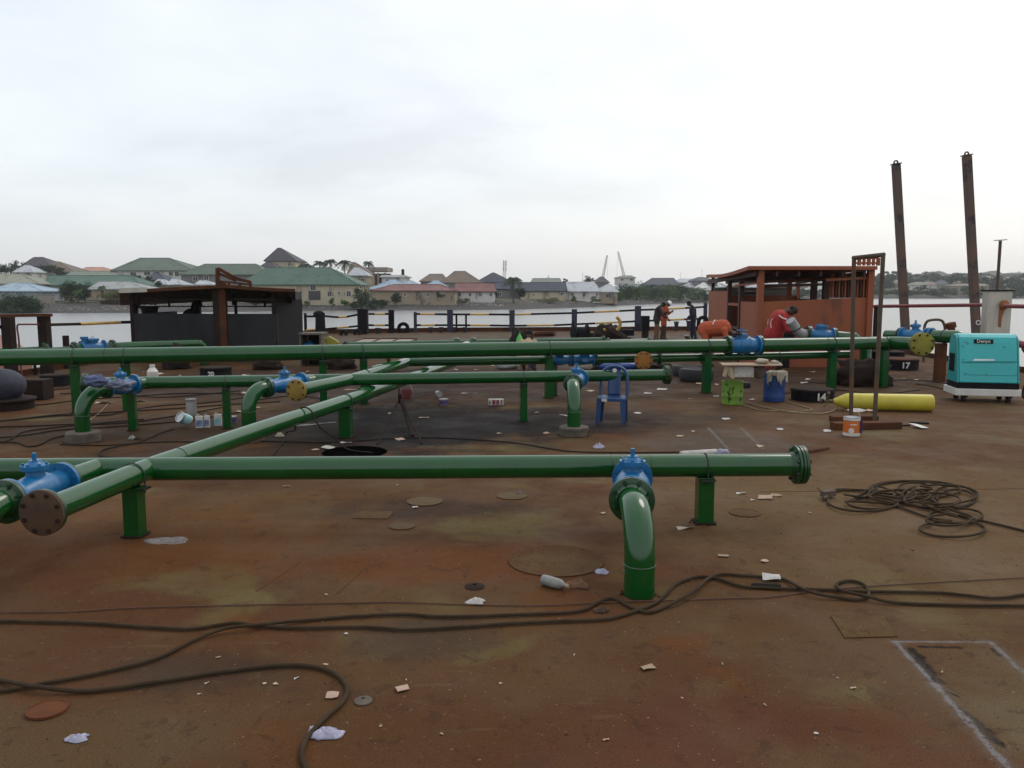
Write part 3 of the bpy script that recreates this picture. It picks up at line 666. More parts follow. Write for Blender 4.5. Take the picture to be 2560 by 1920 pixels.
house('white gabled hut at the right end of the mangroves', 1744, 1776, 724, 720, 706, 300, 7, m['w_white'], m['w_white'], (1758, 1761))
house('low pale roofed shed left of the red oxide shelter', 1764, 1812, 727, 725, 716, 296, 8, m['w_white'], m['r_grey'], (1776, 1796))
house('far grey roofed block right of the warehouse', 1696, 1752, 716, 706, 697, 450, 18, m['w_conc'], m['r_lgrey'], (1700, 1745))
house('far dark roofed block with a peaked centre', 1732, 1796, 716, 702, 693, 440, 16, m['w_grey'], m['r_navy'], (1746, 1760))
house('long low light blue warehouse with domed dark roof on the far hill', 2312, 2378, 700, 689, 679, 860, 26, m['w_blue'], m['r_dark'], (2330, 2356))
house('dark roofed house on the hill crest right of the second pile', 2452, 2516, 694, 688, 677, 870, 20, m['w_grey'], m['r_dark'], (2478, 2492))
house('unfinished pale block on the hill crest at the right edge', 2530, 2566, 690, 683, 681, 850, 16, m['w_conc'], m['r_grey'], (2534, 2560), windows=[(2538, 2542, 684, 688), (2548, 2552, 684, 688)])
rnd = random.Random(11); k = 0
ROOFS = [('r_lgrey', 'pale grey'), ('r_brown', 'brown'), ('r_sage', 'dull green'), ('r_navy', 'dark slate'), ('r_brown', 'brown'), ('r_red', 'rusty red')]
for i in range(64):
    px = rnd.uniform(2180, 2640) if i < 46 else rnd.uniform(1820, 2160)
    v = rnd.choice([90, 150, 210, 270, 330, 390, 440]); Y = lerp_tab(SHORE, px) + v + rnd.uniform(-20, 20)
    z = tz(px, Y); yb = 960 + FPX * tan(atan((EYE - z) / Y) - PITCH)
    w = rnd.uniform(9, 17) / mpp(Y); h = rnd.uniform(2.6, 4.2) / mpp(Y); r = rnd.uniform(1.4, 2.8) / mpp(Y)
    rk, rl = rnd.choice(ROOFS)
    house('small house with %s roof among many on the distant hillside' % rl, px - w / 2, px + w / 2, yb, yb - h, yb - h - r, Y, 9, m[rnd.choice(['w_tan', 'w_grey', 'w_conc', 'w_white'])], m[rk], (px - w * .2, px + w * .2), group='distant hillside houses with %s roofs' % rl)
rnd = random.Random(5)
for i in range(16):
    px = rnd.uniform(1560, 1800) if i < 10 else rnd.uniform(1560, 2150); Y = rnd.uniform(430, 560)
    yb = 960 + FPX * tan(atan((EYE - tz(px, Y)) / Y) - PITCH); w = rnd.uniform(10, 20) / mpp(Y)
    house('tiny far grey roofed house behind the mangroves', px - w / 2, px + w / 2, yb, yb - 3.5 / mpp(Y), yb - 6 / mpp(Y), Y, 10, m[rnd.choice(['w_white', 'w_grey'])], m[rnd.choice(['r_lgrey', 'r_grey'])], (px - w * .25, px + w * .25), group='tiny far houses behind the mangroves')
# unfinished concrete frame building
t = thing('unfinished_building', 'unfinished flat roofed concrete building with open bays behind the palms', 'building', A(930, 712, 250))
a, b_ = A(902, 668, 250), A(968, 682, 250)
MB().box(((a.x + b_.x) / 2, 256, (a.z + b_.z) / 2 + .2), (b_.x - a.x, 12, a.z - b_.z - .4)).build('roof_slab', m['w_conc'], t)
for k in range(4):
    x = a.x + .8 + (b_.x - a.x - 1.6) * k / 3
    MB().box((x, 250.8, b_.z / 2 - .6), (.6, .6, b_.z + 1.2)).build('column', m['w_conc'], t)
MB().box(((a.x + b_.x) / 2 + 1, 260, b_.z / 2 - .6), (b_.x - a.x - 3, 3, b_.z + 1.15)).build('wall', m['rustdark'], t)
t = thing('block_wall', 'low grey concrete wall on the left river bank', 'wall', A(115, 755, 170)); a, b_ = A(88, 738, 170), A(137, 757, 170)
MB().box(((a.x + b_.x) / 2, 170, (a.z + b_.z) / 2 - .4), (b_.x - a.x, .3, a.z - b_.z + .8)).build('wall_face', m['w_conc'], t)
MB().box(((a.x + b_.x) / 2, 170, a.z + .05), (b_.x - a.x + .2, .4, .1)).build('coping', m['w_grey'], t)
# water tank on a stand, mast, cranes
t = thing('water_tank_stand', 'black water tank on a tall steel stand above the blue roofs', 'water tank', A(1007, 712, 208))
c = A(1007, 673, 208); w = 7 * mpp(208)
MB().lathe([(0, w * .5), (.1, w * .52), (1.1, w * .52), (1.3, w * .4), (1.35, w * .1)], (c.x, 208, c.z - 1.3), n=14).build('tank', m['black'], t)
for sx_ in (-1, 1):
    for sy in (-1, 1): MB().bar((c.x + sx_ * w * .42, 208 + sy * w * .42, c.z - 1.3), (c.x + sx_ * w * .5, 208 + sy * w * .5, c.z - 5), .09).build('leg', m['w_white'], t)
MB().box((c.x, 208, c.z - 1.36), (w * 1.2, w * 1.2, .1)).build('platform', m['w_grey'], t)
MATm = M_('faded_red_lattice', (.42, .27, .25), (.45, .42, .41), .15, rough=.8); MATc = M_('pale_crane_lattice', (.42, .38, .33), (.36, .33, .30), .3, rough=.8)
def lattice(mb, p0, p1, w0, w1, th, nseg, up=(0, 1, 0)):
    p0, p1 = Vector(p0), Vector(p1); d = (p1 - p0).normalized(); x = d.cross(Vector(up)).normalized(); y = x.cross(d)
    cs = [(-1, -1), (1, -1), (1, 1), (-1, 1)]
    def pt(i, k):
        f = i / nseg; w = w0 + (w1 - w0) * f; return p0.lerp(p1, f) + x * cs[k][0] * w / 2 + y * cs[k][1] * w / 2
    for k in range(4):
        mb.bar(pt(0, k), pt(nseg, k), th)
        for i in range(nseg): mb.bar(pt(i, k), pt(i + 1, (k + 1) % 4), th * .7); mb.bar(pt(i, k), pt(i, (k + 1) % 4), th * .7)
t = thing('mast', 'red and white lattice communication mast above the town', 'mast', A(1261, 712, 500))
a, b_ = A(1261, 712, 500), A(1261, 652, 500); mb = MB(); lattice(mb, (a.x, 500, a.z), (b_.x, 500, b_.z), 2.0, 1.4, .2, 12); mb.build('lattice', MATm, t)
mb = MB()
for k in range(3):
    for hh in (.5, 2.5, 5): mb.box((b_.x + cos(k * 2.1) * 1.1, 500 + sin(k * 2.1) * 1.1, b_.z - hh), (.45, .4, 1.7))
mb.build('antenna', MATm, t)
for lab, (x0, y0, x1, y1) in (('pale lattice crane boom leaning right, left of the far pair', (1506, 700, 1518, 638)), ('pale lattice crane boom leaning left, right of the far pair', (1562, 698, 1545, 629))):
    a, b_ = A(x0, y0, 700), A(x1, y1, 700); t = thing('crane', lab, 'crane', (a.x, 700, tz(x0, 700)), group=None)
    mb = MB(); lattice(mb, (a.x, 700, a.z), (b_.x, 700, b_.z), 1.9, 1.0, .24, 18); mb.build('boom', MATc, t)
    MB().box((a.x, 702, (a.z + tz(x0, 700)) / 2), (5, 5, a.z - tz(x0, 700) + 2)).build('cab', MATc, t)
    MB().bar((b_.x, 700, b_.z), (b_.x + (.6 if x1 > x0 else -.6), 700, a.z + 2), .12).build('hoist_rope', MATc, t)
for lab, px, py, Y in (('thin far mast above the mangroves', 1702, 680, 600), ('thin far mast left of the red oxide shelter roof', 1755, 672, 600), ('thin far antenna above the dull green roof', 1371, 687, 300), ('thin far mast left of the cranes', 1457, 681, 500)):
    a, b_ = A(px, 705, Y), A(px, py, Y); t = thing('antenna_mast', lab, 'mast', (a.x, Y, a.z))
    MB().tube([(a.x, Y, a.z - 3), (b_.x, Y, b_.z)], [.16, .07], 6).build('pole', m['w_grey'], t); MB().bar((b_.x - .8, Y, b_.z - 1), (b_.x + .8, Y, b_.z - 1), .08).build('crossbar', m['w_grey'], t)
# ---- trees and bushes of the far bank
L1, L2, L3 = m['leaf1'], m['leaf2'], m['leaf3']
bush(45, 732, 787, 120, 150.5, L1, 'dark dense bush overhanging the far left shore', 3200, dz=4)
bush(-30, 730, 786, 90, 151, L1, 'dark bush cut by the left edge of the far shore', 900, dz=4)
bush(88, 746, 783, 46, 151, L1, 'low dark shrub right of the overhanging bush', 600)
bush(15, 655, 690, 60, 290, L1, 'round dark tree at the far left skyline', 900, 'tree')
bush(45, 652, 690, 44, 300, L1, 'tree left of the dark hilltop house', 600, 'tree')
bush(75, 684, 706, 34, 215, L2, 'green banana clump behind the pale hip roof', 400)
bush(118, 655, 700, 46, 270, L1, 'tall dark tree in front of the dark hilltop house', 900, 'tree')
bush(150, 665, 695, 36, 268, L1, 'dark tree before the dark brown roof', 600, 'tree')
bush(178, 702, 758, 64, 176, L1, 'dark tree in front of the teal roofed house', 2200, 'tree')
bush(212, 706, 754, 50, 175, L1, 'dark leafy tree right of its twin before the teal roof', 1500, 'tree')
bush(285, 725, 752, 66, 172, L3, 'olive green shrub mound on the left bank', 1000)
bush(320, 730, 752, 40, 172, L3, 'smaller olive shrub near the black shelter', 500)
bush(345, 685, 712, 34, 208, L1, 'dark tree beside the two storey house', 600, 'tree')
bush(372, 690, 708, 20, 206, L1, 'small dark tree under the two storey house windows', 300, 'tree')
bush(905, 713, 768, 46, 174, L1, 'tall green bush at the right corner of the green bungalow', 1200)
bush(930, 745, 772, 40, 174, L1, 'dark shore shrub right of the green bungalow', 700)
bush(890, 752, 774, 40, 173, L1, 'dark low shrub below the bungalow corner', 600)
bush(862, 744, 766, 22, 175, L2, 'small green shrub under the right bungalow window', 300)
bush(830, 745, 764, 22, 175, L2, 'small green shrub under the left bungalow window', 300)
bush(765, 750, 768, 30, 175, L3, 'dry olive weeds in front of the bungalow door', 300)
bush(955, 745, 768, 46, 178, L1, 'low dark scrub along the shore below the tan row house', 700)
bush(1160, 744, 760, 40, 186, L3, 'dry scrub under the white walled house', 350)
bush(395, 700, 716, 26, 196, L1, 'dark shrub between the white roofed huts', 400)
bush(1375, 742, 757, 60, 206, L3, 'dry brown scrub below the navy roofed row', 500)
bush(640, 744, 762, 34, 172, L1, 'dark shrub at the left end of the green bungalow', 400)
bush(700, 748, 764, 30, 172, L3, 'olive weeds before the green bungalow wall', 300)
bush(990, 731, 757, 28, 182, L1, 'round dark bush on the grass before the tan row house', 800)
bush(1100, 728, 746, 26, 184, L1, 'dark scrub against the tan row house', 200)
bush(1300, 712, 745, 40, 205, L1, 'dark tree behind the coconut palm', 600, 'tree')
bush(1240, 725, 742, 14, 205, L1, 'small dark tree by the white walled house', 250, 'tree')
bush(1470, 690, 712, 34, 300, L1, 'dark round tree behind the light grey roof', 800, 'tree')
bush(1412, 696, 712, 18, 290, L1, 'small tree beside the dull green roof', 250, 'tree')
bush(1438, 738, 756, 26, 212, L3, 'dry shrub under the white row house', 300)
bush(1487, 740, 756, 30, 212, L2, 'green shrub on the bank below the light roofed row', 400)
for i, (px, y0, w) in enumerate(((1560, 705, 50), (1592, 702, 66), (1630, 708, 60), (1668, 704, 66), (1700, 709, 56), (1738, 716, 46), (1762, 722, 40), (1545, 722, 34))):
    bush(px, y0, 752, w, 262 + 6 * i if i < 7 else 250, L2 if i % 2 else L1, 'dense mangrove bush, %s' % ['leftmost tall one of the row along the far shore', 'second from the left in the mangrove row', 'third from the left in the mangrove row', 'middle one of the mangrove row', 'fifth from the left in the mangrove row', 'second from the right in the mangrove row', 'rightmost of the mangrove row by the red shelter', 'small one at the left foot of the mangrove row'][i], 2200, group='mangrove bushes along the far shore', seed=40 + i, dz=6)
for i in range(15):
    px = 2170 + i * 29; bush(px, 714 + (i * 7) % 5, 750, 56, 455 + (i % 3) * 6, L1, 'tree in the dark green belt along the distant right shore', 500, 'tree', group='trees along the distant right shore', seed=70 + i, dz=8)
for i in range(10):
    px = 1830 + i * 34; bush(px, 719 + (i * 5) % 6, 750, 54, lerp_tab(SHORE, px) + 8, L1, 'shore tree seen through the red oxide shelter', 300, 'tree', group='shore trees behind the red oxide shelter', seed=90 + i, dz=8)
rnd = random.Random(3)
for i in range(60):
    px = rnd.uniform(2180, 2600); Y = lerp_tab(SHORE, px) + rnd.choice([120, 220, 320, 430]); yb = 960 + FPX * tan(atan((EYE - tz(px, Y)) / Y) - PITCH)
    bush(px, yb - rnd.uniform(6, 10) / mpp(Y), yb, rnd.uniform(12, 22) / mpp(Y), Y, L1, 'dark tree between the houses on the distant hillside', 260, 'tree', group='trees on the distant hillside', seed=200 + i, dz=8)
for i, (px, py, yb, Y, sp, lab) in enumerate(((764, 655, 700, 240, 22, 'leftmost of the palms behind the green bungalow, lowest crown'), (800, 650, 700, 238, 20, 'palm second from the left behind the green bungalow'),
        (826, 646, 700, 236, 20, 'palm third from the left behind the green bungalow'), (863, 648, 715, 232, 22, 'palm beside the pale pyramid roof with drooping fronds'), (922, 651, 700, 262, 16, 'palm standing behind the unfinished concrete building'))):
    palm(px, py, yb, Y, lab, sp, 18, 'palms behind the green bungalow', seed=i + 2)
palm(1284, 690, 748, 196, 'coconut palm standing alone on the bank near the centre', 26, 22, seed=21)
for i, (px, py, yb, Y, sp, lab) in enumerate(((196, 722, 752, 173, 14, 'bright green banana plant on the left bank'), (256, 712, 735, 174, 14, 'small dark banana plant by the grey roofed shed'))):
    palm(px, py, yb, Y, lab, sp, 9, mat=L2, seed=31 + i)
# debris on the banks: nobody could count it
mb = MB(); rnd = random.Random(9)
for (x0, x1, v0, v1, n_, s0) in ((1040, 1260, 9, 20, 330, .22), (150, 340, 4, 12, 160, .18), (330, 520, 10, 22, 200, .2), (900, 1040, 10, 16, 30, .16), (1300, 1500, 10, 20, 90, .2), (1550, 1760, 6, 20, 40, .3), (520, 880, 5, 14, 60, .18)):
    for i in range(n_):
        u = rnd.uniform(x0, x1); v = rnd.uniform(v0, v1); y = lerp_tab(SHORE, u) + v; s_ = s0 * rnd.uniform(.4, 1.5)
        mb.box(((u - 1280) / FPX * y, y, tz(u, y) + s_ * .3), (s_ * rnd.uniform(.8, 2), s_, s_ * rnd.uniform(.4, 1)), Matrix.Rotation(rnd.uniform(0, 3), 3, 'Z') @ Matrix.Rotation(rnd.uniform(-.4, .4), 3, 'X'))
tag(mb.build('bank_rubble', M_('pale_rubble', (.34, .32, .30), (.16, .14, .13), .5, rough=.9), base=False), 'pale rubble and rubbish strewn over the muddy far bank', 'rubble', kind='stuff')
mb = MB(); a, b_ = A(268, 752, 170), A(333, 752, 170)
mb.box(((a.x + b_.x) / 2, 170, a.z + .02), (b_.x - a.x, 1.5, .12)); mb.box(((a.x + b_.x) / 2 + 2, 169.4, a.z - .8), (b_.x - a.x + 6, .4, 1.5))
tag(mb.build('retaining_wall', m['rustdark']), 'dark retaining wall with pale cap on the left bank', 'wall')
# the barge moored alongside on the left
mb = MB(); q = [(-45, 24), (-17.9, 24), (-17.9, 30.5), (-26.2, 42), (-45, 50)]
mb.add([(x, y, -.12) for x, y in q] + [(x, y, -2.5) for x, y in q], [tuple(range(5))] + [(i, 5 + i, 5 + (i + 1) % 5, (i + 1) % 5) for i in range(5)])
tag(mb.build('moored_barge', M_('pink_oxide_deck', (.26, .12, .085), (.22, .10, .075), .3, rough=.8)), 'plain pinkish red barge moored off the left deck edge', 'barge')

# ============================================================ PIPEWORK
GREEN, GD, BLUE = m['green'], m['greend'], m['blue']
def flange(parent, c, d, R, th, mat, nb=8, name='flange', bolt=.16, double=True, hub=None, out=None):
    c, d = Vector(c), Vector(d).normalized(); mb = MB(); g = th * .12
    if double:
        mb.lathe([(-th / 2, R * .97), (-th / 2 + .002, R), (-g, R), (-g, R * .9), (g, R * .9), (g, R), (th / 2 - .002, R), (th / 2, R * .97)], c, d, 32)
    else: mb.lathe([(-th / 2, R * .97), (-th / 2 + .002, R), (th / 2 - .002, R), (th / 2, R * .97)], c, d, 32)
    if hub and out != 1: mb.lathe([(th / 2, hub * 1.25), (th / 2 + R * .25, hub * 1.02)], c, d, 24, caps=False)
    if hub and out != -1: mb.lathe([(-th / 2 - R * .25, hub * 1.02), (-th / 2, hub * 1.25)], c, d, 24, caps=False)
    u = d.orthogonal().normalized(); w = d.cross(u)
    for k in range(nb):
        a = 2 * pi * (k + .5) / nb; p = c + (u * cos(a) + w * sin(a)) * R * .83
        mb.tube([p - d * (th / 2 + R * bolt), p + d * (th / 2 + R * bolt)], R * .055, 6)
        for s_ in (-1, 1): mb.tube([p + d * s_ * th / 2, p + d * s_ * (th / 2 + R * .09)], R * .10, 6, smooth=False)
    return mb.build(name, mat, parent)
def post(parent, axis_p, d, r, w, mat=None, gap=0, clamp=True):
    x, y, z = axis_p; mat = mat or GREEN
    top = z - r
    mb = MB(); ya = math.atan2(d[1], d[0]); R = Matrix.Rotation(ya, 3, 'Z')
    mb.box((x, y, top / 2 + .004), (w, w, top - .006), R); MB().box((x, y, .010), (w * 1.3, w * 1.3, .010), R).build('base_plate', m['rustdark'], parent)
    p = mb.build('support_post', mat, parent, bevel=.004)
    if clamp:
        mc = MB(); c = Vector(axis_p); dd = Vector((d[0], d[1], 0)).normalized(); sd_ = Vector((-dd.y, dd.x, 0))
        pts = [c + sd_ * (r + .006) * cos(a) + Vector((0, 0, (r + .006) * sin(a))) for a in [pi * i / 14 for i in range(15)]]
        pts = [c + sd_ * (r + .006) - Vector((0, 0, r * 1.5))] + pts + [c - sd_ * (r + .006) - Vector((0, 0, r * 1.5))]
        mc.tube(pts, max(.006, r * .06), 6); mc.box(c - Vector((0, 0, r + .012)), (w * .9, 2 * r + .06, .016), R)
        mc.build('clamp', m['band'], parent)
    return p
def valve(parent, a, b_, R, up=None, kind='gate', name='valve'):
    """flanged valve body between a and b_; the bonnet points up"""
    a, b_ = Vector(a), Vector(b_); d = (b_ - a).normalized(); Lv = (b_ - a).length; c = (a + b_) / 2; up = Vector(up or (0, 0, 1)); up = (up - d * up.dot(d)).normalized()
    sd_ = d.cross(up); th = R * .16; mb = MB()
    mb.lathe([(0, R), (th, R), (th, R * .66), *([(Lv * .2, R * .62), (Lv * .33, R * .78), (Lv * .5, R * .86), (Lv * .67, R * .78), (Lv * .8, R * .62)] if kind != 'none' else [(Lv * .16, R * .80), (Lv * .30, R * .84), (Lv * .31, R * .90), (Lv * .36, R * .90), (Lv * .37, R * .86), (Lv * .60, R * .90), (Lv * .61, R * .95), (Lv * .66, R * .95), (Lv * .67, R * .86), (Lv * .84, R * .72)]), (Lv - th, R * .66), (Lv - th, R), (Lv, R)], a, d, 32)
    for s_ in (0, 1):
        for k in range(8):
            an = 2 * pi * (k + .5) / 8; o = a + d * (th / 2 if s_ == 0 else Lv - th / 2) + (up * cos(an) + sd_ * sin(an)) * R * .84
            mb.tube([o - d * th, o + d * th], R * .075, 6)
    for k in (-1, 1): mb.box(c + sd_ * k * R * .5, (Lv * .5, .02, R * .5), Matrix((d, sd_, up)).transposed())
    v = mb.build(name, BLUE, parent, crease=40)
    if kind == 'gate':
        m2 = MB(); m2.lathe([(R * .3, R * .52), (R * .95, R * .40), (R * 1.05, R * .40)], c, up, 20)
        m2.lathe([(R * 1.05, R * .60), (R * 1.16, R * .60), (R * 1.16, R * .62), (R * 1.28, R * .62), (R * 1.28, R * .42), (R * 1.45, R * .26), (R * 1.5, R * .26)], c, up, 20)
        for k in range(6):
            an = 2 * pi * k / 6; o = c + (d * cos(an) + sd_ * sin(an)) * R * .5; m2.tube([o + up * R * 1.0, o + up * R * 1.38], R * .07, 6)
        m2.build('bonnet', BLUE, v)
        m3 = MB(); m3.tube([c + up * R * 1.45, c + up * R * 1.85], R * .10, 10); m3.box(c + up * R * 1.72, (R * .17, R * .17, R * .24), Matrix((d, sd_, up)).transposed()); m3.build('stem', BLUE, v)
    elif kind == 'check':
        m2 = MB(); m2.lathe([(R * .3, R * .62), (R * .9, R * .60), (R * .9, R * .76), (R * 1.04, R * .76), (R * 1.04, R * .78), (R * 1.18, R * .78), (R * 1.2, R * .6), (R * 1.26, R * .3)], c, up, 24)
        for k in range(8):
            an = 2 * pi * k / 8; o = c + (d * cos(an) + sd_ * sin(an)) * R * .67; m2.tube([o + up * R * .84, o + up * R * 1.27], R * .06, 6)
        m2.torus(c + up * R * 1.36, sd_, R * .13, R * .03, 14, 6)
        m2.build('cover', BLUE, v)
    return v
def blind(parent, c, d, R, th, mat, nb=8, boltmat=None):
    c, d = Vector(c), Vector(d).normalized(); mb = MB()
    mb.lathe([(0, R * .99), (.002, R), (th - .003, R), (th, R * .97)], c, d, 36)
    u = d.orthogonal().normalized(); w = d.cross(u)
    f = mb.build('blind_flange', mat, parent)
    for k in range(nb):
        a = 2 * pi * (k + .5) / nb; p = c + (u * cos(a) + w * sin(a)) * R * .83
        m2 = MB(); m2.tube([p - d * th * 1.6, p + d * th * 1.45], R * .055, 6); m2.tube([p + d * th, p + d * (th + R * .08)], R * .095, 6, smooth=False)
        m2.build('bolt', boltmat or m['rustdark'], f)
    return f
def ring(parent, c, d, r, name='weld_bead', mat=None, k=.05): return MB().torus(c, d, r, max(.0035, r * k), 28, 6).build(name, mat or GD, parent)
def elbow_pts(p, d0, d1, R, n=10):
    """arc of radius R starting at p, heading d0, ending heading d1 (perpendicular)"""
    p, d0, d1 = Vector(p), Vector(d0).normalized(), Vector(d1).normalized(); c = p + d1 * R
    return [c - d1 * R * cos(a) + d0 * R * sin(a) for a in [pi / 2 * i / n for i in range(n + 1)]]
DOWN = Vector((0, 0, -1))
def drop_pipe(parent, F, d, R, r, zbot, lead=.03):
    """flange end F, heading d horizontally, then an elbow down to zbot"""
    F, d = Vector(F), Vector(d).normalized(); s0 = F + d * lead
    pts = elbow_pts(s0, d, DOWN, R, 14); end = pts[-1]
    MB().tube([F] + pts, r, 24).build('elbow', GREEN, parent)
    MB().tube([end, Vector((end.x, end.y, zbot))], r * .995, 24).build('riser_pipe', GREEN, parent)
    ring(parent, end, (0, 0, 1), r, 'weld_bead', m['weld'], .035)
    return end
# ---- nearest pipe run with the long diagonal feeder welded into it
Z1 = .53; r1 = .103
a1, b1 = G(-160, 1176, Z1), G(1984, 1162, Z1); d1 = (b1 - a1).normalized()
NP = thing('pipeline', 'nearest green pipe run crossing the whole deck with a diagonal feeder welded into it', 'pipeline', (0, 7.2, 0))
MB().tube([a1 - d1 * 3.5, b1], r1, 32).build('main_pipe', GREEN, NP)
def on1(px): 
    f = (px + 160) / 2144.; return a1.lerp(b1, f)
for px in (1515, 1613, 1980): ring(NP, on1(px), d1, r1, k=.04)
flange(NP, b1 + d1 * .03, d1, .175, .055, GD, 8, double=True, hub=r1, bolt=.14, out=1)
blind(NP, b1 + d1 * .062, d1, .175, .03, m['greend'], 8)
pp = on1(1757); post(NP, pp, d1, r1, .142)
# diagonal feeder
fe = [G(112, 1279, Z1), G(385, 1166.5, Z1), G(640, 1078, Z1), G(915, 985, Z1), G(1112, 914, Z1), G(1135, 906, Z1)]
MB().tube(fe, .098, 28).build('diagonal_pipe', GREEN, NP)
dF = (fe[0] - fe[1]).normalized()
flange(NP, fe[0] + dF * .0, dF, .165, .03, GD, 8, double=False, hub=.098, out=1)
blind(NP, fe[0] + dF * .018, dF, .167, .028, m['rustplate'], 8)
for q, dd in ((fe[1].lerp(fe[0], .06), dF), (fe[3], fe[3] - fe[2]), (fe[1].lerp(fe[2], .2), fe[2] - fe[1])): ring(NP, q, dd, .099, k=.04)
MB().lathe([(0, .088), (.05, .103), (.35, .106), (.55, .100)], fe[3] - (fe[3] - fe[2]).normalized() * .1 + Vector((-.045, 0, .0)), (fe[3] - fe[2]), 24).build('lateral_sleeve', GREEN, NP)
pA = fe[1].lerp(fe[0], .235); post(NP, a1 - d1 * 2.2, d1, r1, .142)
post(NP, pA, (dF.x, dF.y), .1, .135)
pB = fe[2].lerp(fe[3], .76); post(NP, pB, (dF.x, dF.y), .1, .165)
# short branch with the valve at the left edge
s0 = on1(236); e0 = G(0, 1259, Z1); dB = (e0 - s0).normalized(); LB = (e0 - s0).length
MB().tube([s0, s0 + dB * LB * .40], .098, 28).build('branch_pipe', GREEN, NP)
flange(NP, s0 + dB * (LB * .40 - .01), dB, .16, .03, GD, 8, double=False)
valve(NP, s0 + dB * LB * .41, s0 + dB * (LB * .93), .165)
F = s0 + dB * (LB * .95); flange(NP, F, dB, .168, .034, GD, 8, double=False, hub=.1)
drop_pipe(NP, F + dB * .02, dB, .30, .103, .004)
# branch with valve and elbow right of centre
s0 = on1(1571); e0 = Vector((.895, 5.99, .55)); dB = (e0 - s0).normalized(); LB = (e0 - s0).length
MB().tube([s0, s0 + dB * LB * .36], .098, 28).build('branch_pipe', GREEN, NP)
flange(NP, s0 + dB * LB * .36, dB, .165, .03, GD, 8, double=False)
valve(NP, s0 + dB * (LB * .38), s0 + dB * (LB * .965), .17)
flange(NP, e0, dB, .172, .034, GD, 8, double=False, hub=.108)
drop_pipe(NP, e0 + dB * .02, (-.015, -1, 0), .33, .108, .004, lead=.13)

# ---- second pipe run
Z2 = .726; r2 = .092
a2, b2 = G(222, 958.8, Z2), G(1662, 937.2, Z2); d2 = (b2 - a2).normalized()
SP = thing('pipeline', 'second green pipe run from the camera, ending in a bolted flange behind the blue chair', 'pipeline', (0, 12.8, 0))
def on2(px): return a2.lerp(b2, (px - 222) / 1440. * (a2.y / a2.y))
MB().tube([a2, b2], r2, 28).build('main_pipe', GREEN, SP)
flange(SP, a2 - d2 * .02, d2, .15, .05, GD, 8, hub=r2, out=-1); blind(SP, a2 - d2 * .05, -d2, .15, .025, m['greend'])
flange(SP, b2 + d2 * .02, d2, .155, .05, GD, 8, hub=r2, out=1); blind(SP, b2 + d2 * .05, d2, .155, .025, m['rustplate'])
for px in (600, 980): ring(SP, on2(px), d2, r2, k=.04)
for px in (318, 540, 1282): post(SP, on2(px), d2, r2, .112)
def branch2(P0, F, name_px, R=.145):
    d = (F - P0).normalized(); L_ = (F - P0).length
    MB().tube([P0, P0 + d * (L_ * .25)], .088, 24).build('branch_pipe', GREEN, SP); flange(SP, P0 + d * (L_ * .25), d, R, .026, GD, 8, double=False)
    valve(SP, P0 + d * (L_ * .27), P0 + d * (L_ * .95), R); flange(SP, P0 + d * (L_ * .98), d, R * 1.03, .03, GD, 8, double=False, hub=.095); return d
P0 = on2(352); F = A(262, 976, 11.72); F.z = .71; dd = branch2(P0, F, 0); e = drop_pipe(SP, F, dd, .34, .1, .13)
ped = MB(); ped.lathe([(0, .23), (.12, .23), (.135, .215)], (e.x, e.y, .004), (0, 0, 1), 28); ped.build('pedestal', m['concrete'], SP)
P0 = on2(752); F = A(662, 974, 11.72); F.z = .72; dd = branch2(P0, F, 0); e = drop_pipe(SP, F, dd, .30, .1, .13)
ped = MB(); ped.lathe([(0, .21), (.12, .21), (.135, .195)], (e.x, e.y, .004), (0, 0, 1), 28); ped.build('pedestal', m['concrete'], SP)
P0 = on2(1437); F = A(1432, 960, 12.25); dd = branch2(P0, F, 0); e = drop_pipe(SP, F, (-.02, -1, 0), .36, .098, .13)
ped = MB(); ped.lathe([(0, .20), (.085, .20), (.09, .215), (.125, .215), (.13, .2)], (e.x, e.y, .004), (0, 0, 1), 28); ped.build('pedestal', m['concrete'], SP)
# diagonal feeder of the second run, ending in a yellow blind flange, and the low run it feeds
q = [A(744, 975, 11.35), on2(842), G(1018, 905.5, Z2), G(1150, 868, .68), G(1168, 861, .66)]
q[0].z = Z2
MB().tube(q, .09, 24).build('diagonal_pipe', GREEN, SP); dq = (q[0] - q[1]).normalized()
flange(SP, q[0], dq, .15, .03, GD, 8, double=False, hub=.09, out=1); blind(SP, q[0] + dq * .018, dq, .155, .026, m['yellowplate'])
ring(SP, q[1].lerp(q[2], .22), dq, .092, 'clamp', m['band'], .1); MB().lathe([(0, .08), (.05, .097), (.5, .099), (.75, .09)], q[1].lerp(q[2], .42) + Vector((-.07, 0, 0)), (q[2] - q[1]), 24).build('lateral_sleeve', GREEN, SP)
low = [G(1018, 905.5, Z2), G(1640, 896, Z2), G(2127, 885.5, Z2)]
MB().tube(low, .082, 20).build('feeder_pipe', GREEN, SP); dl = (low[1] - low[0]).normalized()
for px, w in ((1378, .1), (1940, .1)):
    post(SP, low[0].lerp(low[1], (px - 1018) / 622.) if px < 1640 else low[1].lerp(low[2], (px - 1640) / 487.), dl, .08, w, m['greend'] if px < 1900 else m['rustdark'])
f0 = lambda px: low[0].lerp(low[1], (px - 1018) / 622.)
valve(SP, f0(1362), f0(1418), .135, kind='check', up=(0, -.3, 1)); valve(SP, f0(1422), f0(1478), .135, kind='check', up=(0, -.9, .4))
for px in (1358, 1482, 1648): flange(SP, f0(px), dl, .14, .03, GD, 8, double=False)
